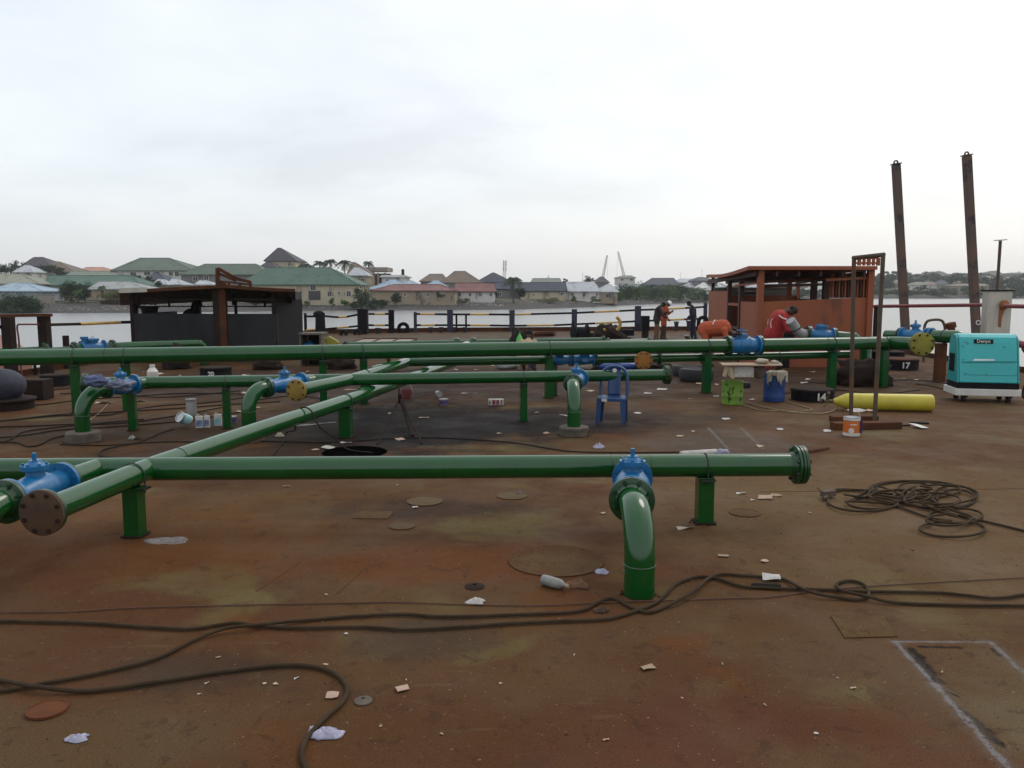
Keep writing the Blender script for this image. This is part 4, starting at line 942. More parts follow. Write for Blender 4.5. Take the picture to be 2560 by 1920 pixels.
c = f0(1602); MB().tube([c, c + Vector((-.03, -.42, 0))], .085, 20).build('stub_pipe', GREEN, SP); flange(SP, c + Vector((-.03, -.42, 0)), (0, -1, 0), .175, .03, GD, 8, double=False); blind(SP, c + Vector((-.03, -.435, 0)), (-.05, -1, 0), .18, .03, m['orangeplate'])

# ---- third pipe run, the thick one
Z3 = .98; r3 = .138
a3, b3 = G(-180, 897.5, Z3), G(2218, 857, Z3); d3 = (b3 - a3).normalized()
TP = thing('pipeline', 'thickest green pipe run, third from the camera, with a blue valve near its right end', 'pipeline', (0, 16.5, 0))
on3 = lambda px: Vector(((a3 + (b3 - a3) * lerp_tab(_t3, px))))
_t3 = []
for i in range(41):
    p = a3.lerp(b3, i / 40.); yc = p.y * cos(PITCH) + (EYE - p.z) * sin(PITCH); _t3.append((1280 + p.x * FPX / yc, i / 40.))
vL, vR = on3(1822), on3(1895)
MB().tube([a3 - d3 * 1.6, vL - d3 * .03], r3, 28).build('main_pipe', GREEN, TP)
MB().tube([vR + d3 * .03, b3, A(2262, 858, 17.55), A(2292, 859.5, 17.25)], r3, 28).build('main_pipe', GREEN, TP)
valve(TP, vL, vR, .20, kind='none'); v_ = TP.children[-1]
c = (vL + vR) / 2
mm = MB(); mm.lathe([(.12, .10), (.20, .09), (.20, .13), (.24, .13), (.25, .05)], c + d3 * -.05, (0, 0, 1), 20); mm.tube([c + d3 * -.05 + Vector((0, 0, .24)), c + d3 * -.05 + Vector((0, 0, .36))], .02, 8); mm.torus(c - d3 * .05 + Vector((0, 0, .31)), (0, 0, 1), .10, .010, 20, 6); mm.tube([c - d3 * .15 + Vector((0, 0, .31)), c + d3 * .05 + Vector((0, 0, .31))], .008, 6)
mm.build('handwheel', BLUE, v_)
MB().box(c - d3 * .17 + Vector((0, -.02, .235)), (.17, .17, .03)).build('cover_plate', m['rustdark'], v_, bevel=.004)
for p in (vL - d3 * .03, vR + d3 * .03): flange(TP, p, d3, .205, .04, GD, 12, double=False)
for px in (264, 904, 1768, 2065): ring(TP, on3(px), d3, r3, 'clamp' if px in (264,) else 'weld_bead', m['band'], .045)
for px in (185, 312, 806, 908, 1372, 1768, 2082, 2212): post(TP, on3(px), d3, r3, .15 if px > 1500 else .135)
dY = Vector((-.12, -1, .0)); cF = A(2306, 860, 17.0)
MB().tube([A(2285, 859, 17.4), cF + Vector((.02, .12, 0))], .135, 24).build('end_stub', GREEN, TP)
flange(TP, cF + Vector((0, .06, 0)), dY, .235, .05, m['olivey'], 10, double=False); blind(TP, cF, dY, .237, .035, m['olivey'], 8)

# ---- short run behind the generator
SR = thing('pipeline', 'short green pipe with blue valve behind the yellow flange, left of the generator', 'pipeline', A(2320, 955, 19))
pL, pR = A(2215, 837, 20.6), A(2392, 842, 18.9); dS = (pR - pL).normalized()
f = lambda k: pL.lerp(pR, k)
MB().tube([pL, f(.22)], .12, 20).build('pipe', GREEN, SR); flange(SR, f(.22), dS, .19, .04, GD, 8, double=False)
valve(SR, f(.25), f(.62), .20); flange(SR, f(.66), dS, .2, .05, BLUE, 8); 
MB().tube([f(.62), f(1)] + elbow_pts(f(1), dS, DOWN, .2, 8), .15, 22).build('pipe', GREEN, SR); ring(SR, f(.84), dS, .152, 'clamp', m['band'], .08)
x, y, z = f(.80); MB().box((x, y, z / 2 - .08), (.2, .2, z - .16)).build('support_post', m['rust'], SR, bevel=.006)
t = thing('hoop_rail', 'grey steel hoop standing behind the short green pipe', 'hoop', A(2336, 880, 22)); hh = [A(2309, 905, 22), A(2310, 830, 22), A(2316, 806, 22), A(2330, 800, 22), A(2350, 800, 22), A(2359, 808, 22), A(2363, 830, 22), A(2364, 905, 22)]
MB().tube(smooth_path(hh, 5), .035, 10).build('hoop', m['polegrey'], t); 
t = thing('pipe_stub', 'short pinkish capped pipe stub behind the short green pipe', 'pipe stub', A(2378, 850, 21)); MB().lathe([(-.9, .09), (.12, .09), (.13, .13), (.26, .13)], A(2380, 832, 21), (-.25, 0, 1), 16).build('stub', m['rust'], t)

# ---- far thin run
Z4 = .6; FR = thing('pipeline', 'thin green pipe run farthest from the camera, flanged near its right end', 'pipeline', (0, 24.5, 0))
a4, m4, n4, b4 = G(866, 862, Z4), G(1508, 849.5, Z4), G(1520, 855, Z4), G(1622, 852.5, Z4)
MB().tube([a4, m4], .078, 18).build('main_pipe', GREEN, FR); MB().tube([n4, b4], .075, 18).build('offset_pipe', GREEN, FR)
d4 = (m4 - a4).normalized()
for p in (a4, m4, b4, n4): flange(FR, p, d4, .125, .05, GD, 8)
for k in (.15, .5, .85): post(FR, a4.lerp(m4, k), d4, .078, .1, clamp=False)
for px in (1127, 1168): MB().lathe([(0, .09), (.05, .085), (.08, .05), (.09, .01)], a4.lerp(m4, (px - 866) / 642.) + Vector((0, .02, .06)), (0, 0, 1), 16).build('vent_cap', GREEN, FR)
# ---- left back run with swing valve
Z5 = .62; LR = thing('pipeline', 'green pipe run at the back left with blue bolted valve, ending against the black shelter', 'pipeline', (-8, 22, 0))
q = [G(-110, 888, Z5), G(112, 876, Z5)]; d5 = (q[1] - q[0]).normalized(); MB().tube(q, .11, 20).build('main_pipe', GREEN, LR)
flange(LR, q[1], d5, .2, .06, GD, 8, hub=.12)
p = [G(118, 876, Z5), G(186, 873.5, Z5)]; MB().tube(p, .075, 16).build('reducer_pipe', GREEN, LR); flange(LR, p[1], d5, .2, .06, GD, 8, hub=.12)
va, vb = G(202, 871, Z5), G(262, 868, Z5); v_ = valve(LR, va, vb, .2, kind='check'); MB().lathe([(.0, .07), (.24, .07), (.24, .10), (.30, .10), (.31, .04)], va + d5 * .10, (0, 0, 1), 14).build('bypass_cap', BLUE, v_)
MB().tube([p[1], va], .12, 20).build('spool', GREEN, LR); flange(LR, G(281, 868, Z5), d5, .2, .06, GD, 8, hub=.12)
q = [vb, G(281, 868, Z5), G(495, 859, Z5)]; MB().tube(q, .125, 20).build('main_pipe', GREEN, LR)
d6 = (q[2] - q[1]).normalized(); MB().tube([q[2]] + elbow_pts(q[2], d6, DOWN, .16, 8) + [q[2] + d6 * .16 - Vector((0, 0, .6))], .125, 20).build('elbow', GREEN, LR)
for px, k in ((60, 0), (420, 1)): pass
post(LR, G(420, 862, Z5), d6, .125, .12, clamp=False); post(LR, G(30, 880, Z5), d5, .11, .12, clamp=False)
# ---- valve with grey flexible pipe in front of the red oxide shelter
t = thing('pump_outlet', 'blue bolted valve with bent grey pipe rising left in front of the red oxide shelter', 'valve', A(2050, 880, 19.6))
va, vb = A(2022, 836, 19.6), A(2082, 840, 19.6); valve(t, va, vb, .2, kind='check'); dv = (vb - va).normalized(); flange(t, va - dv * .03, dv, .2, .05, GD, 8); flange(t, vb + dv * .03, dv, .2, .05, GD, 8)
MB().tube([vb, vb + dv * .5, vb + dv * .8 - Vector((0, 0, .25)), vb + dv * .8 - Vector((0, 0, 1.0))], .13, 18).build('green_tail', GREEN, t)
MB().tube(smooth_path([va - dv * .03, A(2004, 834, 19.5), A(1992, 825, 19.45), A(1985, 814, 19.4), A(1976, 801, 19.35)], 4), .115, 18).build('grey_pipe', m['galv'], t)
for px, py in ((1990, 823), (1982, 809)): MB().torus(A(px, py, 19.45), (-.45, 0, .8), .12, .02, 20, 6).build('pipe_strap', m['rustdark'], t)

# ============================================================ SHELTERS
def text_mb(txt, size, o, u, w, th=.004, align='CENTER', bold=0):
    cu = bpy.data.curves.new('lettering', 'FONT'); cu.body = txt; cu.size = size; cu.align_x = align; cu.align_y = 'CENTER'; cu.extrude = th / 2; cu.offset = bold
    ob = bpy.data.objects.new('lettering', cu); COL.objects.link(ob)
    dg = bpy.context.evaluated_depsgraph_get(); me = bpy.data.meshes.new_from_object(ob.evaluated_get(dg))
    u, w, o = Vector(u).normalized(), Vector(w).normalized(), Vector(o); n_ = u.cross(w)
    mb = MB(); mb.add([o + u * q.co.x + w * q.co.y + n_ * q.co.z for q in me.vertices], [tuple(p.vertices) for p in me.polygons])
    bpy.data.objects.remove(ob); bpy.data.curves.remove(cu); bpy.data.meshes.remove(me); return mb
# ---- black shelter at the left
YL = 24.4
LS = thing('deck_shelter', 'black walled deck shelter with sagging rusty flat roof at the left', 'shelter', (-7.5, 26, 0))
def wallquad(mb, px0, px1, pyt0, pyt1, Y0, Y1=None, th=.06, zb=.004):
    Y1 = Y1 or Y0; a, b_ = A(px0, pyt0, Y0), A(px1, pyt1, Y1); d = Vector((b_.x - a.x, b_.y - a.y, 0)).normalized(); n_ = Vector((d.y, -d.x, 0)) * th / 2
    P = []
    for s_ in (1, -1):
        P += [Vector((a.x, a.y, zb)) + n_ * s_, Vector((b_.x, b_.y, zb)) + n_ * s_, b_ + n_ * s_, a + n_ * s_]
    mb.add(P, [(0, 1, 2, 3), (7, 6, 5, 4), (0, 4, 5, 1), (1, 5, 6, 2), (2, 6, 7, 3), (3, 7, 4, 0)])
mb = MB(); wallquad(mb, 329, 694, 784, 784.5, YL); mb.build('front_wall', m['darkpanel'], LS)
a = A(330, 784, YL)
mb = MB(); mb.box((a.x + .03, YL + 1.6, .72), (.06, 3.1, 1.43)); mb.build('side_wall', m['darkpanel'], LS)
mb = MB(); mb.box((-7.02, YL + 1.5, .92), (.07, 3.05, 1.83)); mb.build('side_wall', m['black'], LS)
mb = MB(); mb.box(((a.x - 7.02) / 2, YL + 3.1, .55), (-7.1 - a.x, .06, 1.1)); mb.build('back_wall', m['darkpanel'], LS)
for px, w, yt, Y, mt in ((329, .11, 734, YL + .02, 'rustdark'), (541, .19, 722, YL - .03, 'rustdark'), (556.5, .19, 722, YL - .03, 'rust'), (683, .10, 724, YL + .1, 'rustdark'), (712, .2, 726, YL + 2.2, 'black'), (495, .12, 727, YL + 3, 'black'), (588, .08, 727, YL + 3, 'rustdark'), (338, .1, 727, YL + 3, 'rustdark'), (700, .1, 727, YL + 3, 'rustdark')):  # corner post as two boxes, its shaded and lit face put into their colours
    t_ = A(px, yt, Y); MB().box((t_.x, Y, t_.z / 2 + .08), (w, w, t_.z - .16 + .1)).build('roof_post', m[mt], LS)
for y0, Y, th in ((748.5, YL + .05, .04), (766, YL + 3, .04)):
    MB().bar(A(333, y0, Y), A(712, y0, Y), th).build('cross_rail', m['rustdark'], LS)
# roof: gently bent sheet, lower at the back
rl = [(298, 724), (330, 723), (370, 721.5), (450, 717.5), (540, 713), (560, 711.5), (620, 716.5), (680, 720), (738, 722)]
mb = MB(); V = []
for x_, y_ in rl:
    p = A(x_, y_, YL - .35); V += [p, p - Vector((0, 0, .09)), Vector((p.x * 1.155, YL + 3.4, p.z - .42)), Vector((p.x * 1.155, YL + 3.4, p.z - .52))]
F_ = []
for i in range(len(rl) - 1):
    a_, c_ = i * 4, i * 4 + 4
    F_ += [(a_, c_, c_ + 2, a_ + 2), (a_ + 1, a_ + 3, c_ + 3, c_ + 1), (a_, a_ + 1, c_ + 1, c_), (a_ + 2, c_ + 2, c_ + 3, a_ + 3)]
F_ += [(0, 2, 3, 1), (len(V) - 4, len(V) - 3, len(V) - 1, len(V) - 2)]
mb.add(V, F_); rf = mb.build('roof', m['rust'], LS)
for x_ in (345, 420, 500, 580, 660, 725):
    p = A(x_, lerp_tab(rl, x_), YL - .2); MB().bar((p.x, YL - .2, p.z - .17), (p.x * 1.135, YL + 3.1, p.z - .58), .07, .12).build('rafter', m['black'], rf)
p0, p1 = A(298, 724, YL - .37), A(368, 721.5, YL - .37); MB().bar(p0 - Vector((0, .02, .03)), p1 - Vector((0, .02, .03)), .02, .14).build('pale_trim', m['tank'], rf)
# wedge frame on the roof
Yw = YL + .4; P_ = lambda x, y: A(x, y, Yw)
mb = MB(); mb.bar(P_(544, 716), P_(544, 670), .10, .10, up=(0, 1, 0)); mb.build('wedge_upright', m['rust'], rf)
for a_, b2_, w in (((545, 671), (592, 697), .09), ((549, 684), (590, 702), .07), ((592, 697), (626, 705), .09), ((626, 704), (626, 717), .07), ((548, 703), (626, 711), .05), ((572, 704), (572, 716), .06), ((600, 706), (600, 717), .06), ((562, 682), (606, 699), .04), ((588, 698), (605, 697), .02)):
    MB().bar(P_(*a_), P_(*b2_), w, w).build('wedge_bar', m['rust'], rf)
mb = MB(); mb.prism([(P_(x, y).x, P_(x, y).z) for x, y in ((540, 717), (549, 701), (562, 705), (568, 717))], .08, (0, Yw + .01, 0)); mb.build('wedge_plate', m['rust'], rf)
for lab, pp_ in (('black tub hung inside the black shelter at the left', (352, 396, 767, 784)), ('black humped bundle inside the black shelter by its middle post', (458, 502, 757, 784))):
    a_, b2_ = A(pp_[0], pp_[3], YL + 2.2), A(pp_[1], pp_[2], YL + 2.2); w = b2_.x - a_.x; c = Vector(((a_.x + b2_.x) / 2, YL + 2.2, a_.z))
    mb = MB()
    if 'tub' in lab: mb.lathe([(-.25, w * .3), (b2_.z - a_.z - .04, w * .46), (b2_.z - a_.z - .03, w * .52), (b2_.z - a_.z, w * .52)], c, (0, 0, 1), 20)
    else: mb.ell(c + Vector((0, 0, -.1)), (w * .55, .3, (b2_.z - a_.z) * .8), 14, 8); mb.ell(c + Vector((w * .2, 0, .1)), (w * .25, .2, (b2_.z - a_.z) * 1.0), 12, 8); mb.box((c.x, c.y, c.z / 2 - .2), (w * .8, .5, c.z - .05))
    tag(mb.build('tub' if 'tub' in lab else 'bundle', m['black']), lab, 'tub' if 'tub' in lab else 'bundle')
# ---- red oxide shelter at the right
YR = 22.7; RS = thing('deck_shelter', 'red oxide painted deck shelter with open slatted sides at the right', 'shelter', (8.3, 25, 0))
mb = MB(); wallquad(mb, 1893, 2182, 755, 743, YR, th=.08); mb.build('front_wall', m['primer'], RS)
x0 = A(1896, 755, YR).x; x1 = A(2180, 743, YR).x
def sidewall(x, Ya, Yb, z, mat, name='side_wall', zb=.004, th=.07):
    return MB().box((x, (Ya + Yb) / 2, (z + zb) / 2), (th, Yb - Ya, z - zb)).build(name, mat, RS)
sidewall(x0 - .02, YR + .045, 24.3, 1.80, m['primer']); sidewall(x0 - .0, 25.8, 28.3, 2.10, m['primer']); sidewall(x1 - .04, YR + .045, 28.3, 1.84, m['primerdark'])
MB().box(((x0 + x1) / 2, 28.4, .98), (x1 - x0, .06, 1.95)).build('back_wall', m['primer'], RS)
gw = MB(); gw.box((x0 + 1.35, 28.2, 2.02), (2.5, .05, .14)); gw.box((x0 + 1.35, 28.2, 2.16), (2.5, .05, .13)); gw.build('back_panel', m['w_conc'], RS)
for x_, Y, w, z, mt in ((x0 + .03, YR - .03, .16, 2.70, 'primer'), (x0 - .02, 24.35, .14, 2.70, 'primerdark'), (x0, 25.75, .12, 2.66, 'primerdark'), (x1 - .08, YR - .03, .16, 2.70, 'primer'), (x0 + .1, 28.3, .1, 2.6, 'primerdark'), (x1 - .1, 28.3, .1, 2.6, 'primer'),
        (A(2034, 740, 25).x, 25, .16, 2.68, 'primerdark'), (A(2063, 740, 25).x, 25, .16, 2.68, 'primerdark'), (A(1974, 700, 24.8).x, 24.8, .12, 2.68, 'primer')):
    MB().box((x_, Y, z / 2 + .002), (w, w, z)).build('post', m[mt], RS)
for p, q_, w, mt in ((A(1900, 706, 24.8), A(2130, 692, 24.8), .07, 'primer'), (A(1900, 713, YR + .6), A(2176, 709, YR + .6), .05, 'primerdark'), (A(1900, 717, 26), A(2170, 708, 26), .06, 'primer'), (A(2065, 700, YR + .05), A(2178, 694, YR + .05), .07, 'primer'), (A(1838, 714, 24.5), A(1893, 708, 22.8), .05, 'primer'),
        (A(1840, 733, 28.2), A(1893, 733, 28.2), .05, 'primerdark'), (Vector((x0 - .01, 24.4, 1.0)), Vector((x0 - .01, 25.8, 1.0)), .08, 'primerdark'), (Vector((x0 - .01, 24.4, 1.7)), Vector((x0 - .01, 25.8, 1.7)), .08, 'primer')):
    MB().bar(p, q_, w).build('cross_rail', m[mt], RS)
for k in range(13):
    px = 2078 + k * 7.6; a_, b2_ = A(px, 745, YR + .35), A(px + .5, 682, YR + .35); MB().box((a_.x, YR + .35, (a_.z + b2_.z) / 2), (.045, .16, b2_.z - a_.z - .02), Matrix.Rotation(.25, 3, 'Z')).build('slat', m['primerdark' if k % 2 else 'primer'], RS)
# roof
zf = A(1871, 665, YR - .3).z; xa = A(1871, 665, YR - .3).x; xb = A(2194, 666, YR - .3).x; n_ = 8; V = []; F_ = []
for i in range(n_ + 1):
    k = i / n_; Y = YR - .3 + 6.2 * k; dz = -.12 * k - .16 * sin(pi * min(1, k * 1.1)) * .6; xl = xa + .32 * k - .1 * sin(pi * k)
    V += [(xl, Y, zf + dz), (xb + .1 * k, Y, zf + dz * .3), (xb + .1 * k, Y, zf + dz * .3 - .10), (xl, Y, zf + dz - .10)]
for i in range(n_):
    a_ = i * 4; c_ = a_ + 4; F_ += [(a_, a_ + 1, c_ + 1, c_), (a_ + 3, c_ + 3, c_ + 2, a_ + 2), (a_ + 1, a_ + 2, c_ + 2, c_ + 1), (a_, c_, c_ + 3, a_ + 3)]
F_ += [(0, 3, 2, 1), (n_ * 4, n_ * 4 + 1, n_ * 4 + 2, n_ * 4 + 3)]
mb = MB(); mb.add(V, F_); rf = mb.build('roof', m['primer'], RS)
for k in range(6):
    x_ = xa + .25 + (xb - xa - .5) * k / 5; MB().bar((x_, YR - .1, zf - .2), (x_ + .1, YR + 5.6, zf - .36), .07, .14).build('rafter', m['primerdark'], rf)
# slatted crate frame on the roof
p, q_ = A(2136, 664, YR + .1), A(2196, 645, YR + .1)
mb = MB()
for k in range(6): mb.box((p.x + (q_.x - p.x) * k / 5, YR + .1, (p.z + q_.z) / 2), (.075 if k % 2 else .05, .10, q_.z - p.z))
mb.bar((p.x, YR + .1, q_.z), (q_.x, YR + .1, q_.z), .06); mb.bar((p.x, YR + .1, p.z + .07), (q_.x, YR + .1, p.z + .07), .05)
mb.build('roof_grille', m['primer'], rf)
mb = MB(); p = A(1982, 823, 21.9); w, h = .27, .30; rr_ = .1; pol = []
for (sx_, sy) in ((1, 1), (-1, 1), (-1, -1), (1, -1)):
    for k in range(5):
        a_ = {(1, 1): 0, (-1, 1): pi / 2, (-1, -1): pi, (1, -1): 3 * pi / 2}[(sx_, sy)] + pi / 2 * k / 4; pol.append((sx_ * (w - rr_) + cos(a_) * rr_, sy * (h - rr_) + sin(a_) * rr_))
mb.prism(pol, .12, (p.x, 22.55, p.z)); mb.box((p.x, 22.55, (p.z - h) / 2), (.3, .1, p.z - h))
tag(mb.build('rubber_panel', m['black'], bevel=.01), 'black rounded rubber panel standing against the red oxide wall', 'rubber panel')

# ============================================================ RAILINGS AND DECK FITTINGS
EDGE = [(794, 40.5), (1087, 42.5), (1833, 44.5)]
eY = lambda px: lerp_tab(EDGE, px) - .15
FRL = thing('railing', 'black and yellow striped railing along the far deck edge', 'railing', (2, 43, 0))
for px, yt, w in ((763, 783, .13), (978, 775, .28), (1038, 780, .16), (1125, 774, .30), (1280, 775, .28), (1436, 773, .28), (1595, 765, .32), (1764, 757, .2)):
    Y = eY(px); t_ = A(px, yt, Y); MB().box((t_.x, Y, t_.z / 2 + .003), (w, w * .5, t_.z)).build('post', m['navy' if px > 1000 else 'black'], FRL, bevel=.01)
for px in (1141, 1165): Y = eY(px); t_ = A(px, 787, Y); MB().tube([(t_.x, Y, .003), t_], .05, 8).build('baluster', m['black'], FRL)
TOPR = [(922, 785), (1038, 785), (1125, 786), (1222, 786), (1280, 786.5), (1436, 782.5), (1487, 780), (1548, 777.5), (1595, 775), (1670, 772.5), (1764, 767)]
LOWR = [(922, 813), (1038, 813), (1125, 813), (1222, 813.5), (1280, 814.5), (1385, 813), (1487, 808.5), (1595, 803), (1670, 800), (1764, 796)]
for R_, segs in ((TOPR, [(922, 936, 0), (936, 962, 1), (962, 978, 0), (1038, 1050, 0), (1050, 1087, 1), (1087, 1175, 0), (1175, 1222, 1), (1222, 1280, 0), (1280, 1327, 1), (1327, 1486, 0), (1486, 1548, 1), (1548, 1636, 0), (1636, 1712, 1), (1712, 1764, 0)]),
                 (LOWR, [(922, 934, 0), (934, 962, 1), (962, 978, 0), (1038, 1052, 0), (1052, 1087, 1), (1087, 1175, 0), (1175, 1225, 1), (1225, 1317, 0), (1317, 1385, 1), (1385, 1487, 0), (1487, 1548, 1), (1548, 1636, 0), (1636, 1710, 1), (1710, 1764, 0)])):
    for a_, b2_, yl in segs:
        k = max(1, int((b2_ - a_) / 25)); pts = [A(a_ + (b2_ - a_) * i / k, lerp_tab(R_, a_ + (b2_ - a_) * i / k), eY(a_ + (b2_ - a_) * i / k)) for i in range(k + 1)]
        MB().tube(pts, .052, 8).build('rail', m['yelstripe' if yl else 'black'], FRL)
RR = thing('railing', 'sagging rope and bent bars of the railing between the two black bitts', 'railing', (-8.5, 41.5, 0))
for pts, mt in (([(765, 791), (790, 791)], 'black'), ([(811, 790), (830, 792), (846, 793)], 'black'), ([(846, 793), (866, 792)], 'yelstripe'), ([(866, 792), (897, 786)], 'black'), ([(765, 825), (790, 824)], 'yelstripe'), ([(811, 823), (842, 820)], 'black'), ([(842, 820), (872, 817.5)], 'yelstripe'), ([(872, 817.5), (897, 815)], 'black')):
    MB().tube([A(x, y, eY(x)) for x, y in pts], .05, 8).build('rail', m[mt], RR)
for lab, px, w, y0, y1 in (('thick black bitt with round cap, left one of the far railing', 800, 24, 777, 840), ('thick square black bitt, right one of the far railing', 907, 24, 774, 842)):
    Y = eY(px) - .6; t_ = A(px, y0, Y); ww = w * mpp(Y); t = thing('bitt', lab, 'bitt', (t_.x, Y, 0))
    if px == 800:
        MB().lathe([(0, ww * .55), (t_.z - .3, ww * .48), (t_.z - .12, ww * .50)], (t_.x, Y, .003), (0, 0, 1), 22).build('post', m['black'], t); MB().ell((t_.x - .06, Y, t_.z - .16), (ww * .60, ww * .55, .17), 18, 10).build('cap', m['black'], t)
    else:
        MB().box((t_.x, Y, t_.z / 2), (ww, ww, t_.z)).build('post', m['black'], t, bevel=.02); MB().box((t_.x, Y, t_.z + .01), (ww * 1.06, ww * 1.06, .05)).build('cap', m['black'], t)
def pot(px, y0, y1, w, lab, mt='bucketblk'):
    Y = eY(px) - .35; b0, t_ = A(px, y1, Y), A(px, y0, Y); ww = w * mpp(Y); t = thing('roller_pot', lab, 'roller', (b0.x, Y, 0), group='tapered black pots along the far deck edge'); h = t_.z - .0
    MB().lathe([(0, ww * .32), (h * .86, ww * .46), (h * .86, ww * .55), (h, ww * .55), (h, ww * .45), (h * .9, ww * .4)], (t_.x, Y, .004), (0, 0, 1), 18).build('body', m[mt], t)
    MB().lathe([(0, ww * .42), (.03, ww * .42), (.05, ww * .34)], (t_.x, Y, .003), (0, 0, 1), 18).build('base', m['rustdark'], t)
for px, y0, w, lab in ((945, 820, 14, 'tapered black pot right of the square bitt'), (1077, 818, 11, 'tapered black pot left of a pair, beside the round chock'), (1103, 818, 11, 'tapered black pot just left of a navy railing post'), (1136, 818, 11, 'tapered black pot under the small balusters, left'), (1162, 818, 11, 'tapered black pot under the small balusters, right'),
        (1601, 807, 14, 'tapered navy pot right against the blue railing post'), (1691, 804, 12, 'tapered navy pot between the two groups of workers'), (1722, 802, 12, 'tapered dark pot left of the man in navy')):
    pot(px, y0, 834, w, lab)
for lab, px, y0, Y in (('black plate chock with round hole on the far deck edge', 1008, 806, eY(1008)), ('black ring chock half hidden behind the red oxide shelter', 1758, 790, eY(1758))):
    t_ = A(px, y0, Y); h = t_.z; w = 15 * mpp(Y); pol = [(-w, 0), (w, 0)] + [(w * cos(a), h - w + w * sin(a)) for a in [pi * i / 12 for i in range(13)]]
    mb = MB(); hr = w * .5; hc = h - w * .95; N_ = 28
    # plate with a real hole
    outer = []; inner = []
    for i in range(N_):
        a = 2 * pi * i / N_; dx, dz_ = cos(a), sin(a)
        if dz_ >= 0: R_ = w
        else: R_ = min(w / max(1e-3, abs(dx)), hc / abs(dz_))
        ox, oz = dx * R_, hc + dz_ * R_
        if dz_ < 0: ox = max(-w, min(w, ox))
        outer.append((ox, oz)); inner.append((dx * hr, hc + dz_ * hr))
    vs = []
    for yy in (-.12, .12): vs += [(t_.x + a, Y + yy, b) for a, b in outer] + [(t_.x + a, Y + yy, b) for a, b in inner]
    fs = []
    for i in range(N_):
        j = (i + 1) % N_; fs += [(i, j, N_ + j, N_ + i), (2 * N_ + j, 2 * N_ + i, 3 * N_ + i, 3 * N_ + j), (j, i, 2 * N_ + i, 2 * N_ + j), (N_ + i, N_ + j, 3 * N_ + j, 3 * N_ + i)]
    mb.add(vs, fs); mb.torus((t_.x, Y, hc), (0, 1, 0), hr + .03, .06, 28, 6)
    t = tag(mb.build('mooring_chock', m['black'], bevel=.012), lab, 'chock')
for lab, px, y0 in (('short gooseneck vent on the far deck, left of two', 862, 824), ('taller gooseneck vent on the far deck, right of two', 884, 821)):
    Y = 39.2 if px < 880 else 39.8; t_ = A(px, y0, Y); x_ = t_.x + .06
    MB_ = MB().tube([(x_, Y, .003), (x_, Y, t_.z - .22)] + [(x_ - .12 + .12 * cos(a) if px < 880 else x_ + .12 - .12 * cos(a), Y, t_.z - .22 + .14 * sin(a)) for a in [pi * i / 8 for i in range(1, 9)]] + [(x_ - .24 if px < 880 else x_ + .24, Y, t_.z - .30)], .085, 10)
    tag(MB_.build('gooseneck_vent', m['black']), lab, 'vent')
# left edge posts and rails
t = thing('railing', 'dark red posts with a top plate and striped rail on the left deck edge', 'railing', (-11.9, 21, 0))
for px, y0, Y in ((19, 792, 20.0), (109, 788, 20.7)):
    q_ = A(px, y0, Y); MB().box((q_.x, Y, q_.z / 2), (.23, .23, q_.z)).build('post', m['rustdark'], t, bevel=.01)
pa, pb_ = A(-10, 789.5, 19.9), A(127, 787.5, 20.8); MB().bar(pa, pb_, .26, .07).build('top_plate', m['rust'], t)
for a_, b2_, mt in (((-20, 818), (8, 817), 'black'), ((118, 812), (200, 810), 'rustdark'), ((200, 810), (300, 806), 'yelstripe'), ((300, 806), (332, 805), 'black')):
    f = lambda x: 20.0 + (x - 8) / 320 * 4.6
    MB().tube([A(a_[0], a_[1], f(a_[0])), A(b2_[0], b2_[1], f(b2_[0]))], .045 if mt != 'rustdark' else .04, 10).build('rail', m[mt], t)
MB().tube([A(120, 876, 20.8), A(332, 860, 24.6)], .035, 8).build('rail', m['rustdark'], t)
MB().tube(smooth_path([(A(46, 812, 20.2).x, 20.2, .003), A(47, 850, 20.2), A(43, 822, 20.2), A(45, 812, 20.2), A(54, 811, 20.3), A(98, 811, 20.6)], 5), .022, 8).build('bent_pipe', m['redpipe'], t)
MB().box((A(168, 905, 22.3).x, 22.3, .45), (.12, .12, .9)).build('post', m['rustdark'], t)
# right edge: red pipe rail, tank, pole, spud piles
t = thing('railing', 'single red pipe rail along the right deck edge', 'railing', (13, 26, 0))
MB().tube([A(2178, 766, 27.5), A(2456, 762.5, 24.6)], .055, 12).build('rail', m['redpipe'], t)
MB().tube([A(2510, 765, 23.4), A(2640, 768, 22.4)], .06, 12).build('rail', m['redpipe'], t)
MB().tube([A(2540, 858, 22.6), A(2640, 880, 22.0)], .10, 12).build('rail', m['redpipe'], t)
for px, Y, y_ in ((2190, 27.3, 765.8),): 
    q_ = A(px, y_, Y); MB().box((q_.x, Y, q_.z / 2), (.1, .1, q_.z)).build('post', m['rustdark'], t)
t = thing('vent_trunk', 'off white steel box trunk with rust streaks behind the teal generator', 'vent trunk', A(2495, 900, 24))
a_, b2_ = A(2461, 728, 24), A(2533, 728, 24); w = b2_.x - a_.x; cx_ = (a_.x + b2_.x) / 2; zt = a_.z
MB().box((cx_ + .06, 24.16, zt / 2), (w - .12, .30, zt - .01)).build('casing', m['tank'], t, bevel=.02)
MB().box((cx_ + .06, 24.16, zt + .02), (w - .07, .36, .04)).build('lid', m['rustdark'], t)
p = A(2511, 762, 23.95); MB().ell(p, (.14, .08, .14), 14, 8).build('pipe_collar', m['ruststain'], t)
mb = MB(); mb.prism([(p.x - .10, p.z), (p.x + .06, p.z), (p.x + .02, p.z - .25), (p.x - .02, p.z - .38), (p.x - .03, p.z - .66), (p.x - .11, p.z - .64), (p.x - .12, p.z - .3)], .004, (0, 23.994, 0)); mb.build('rust_streak', m['ruststain'], t)
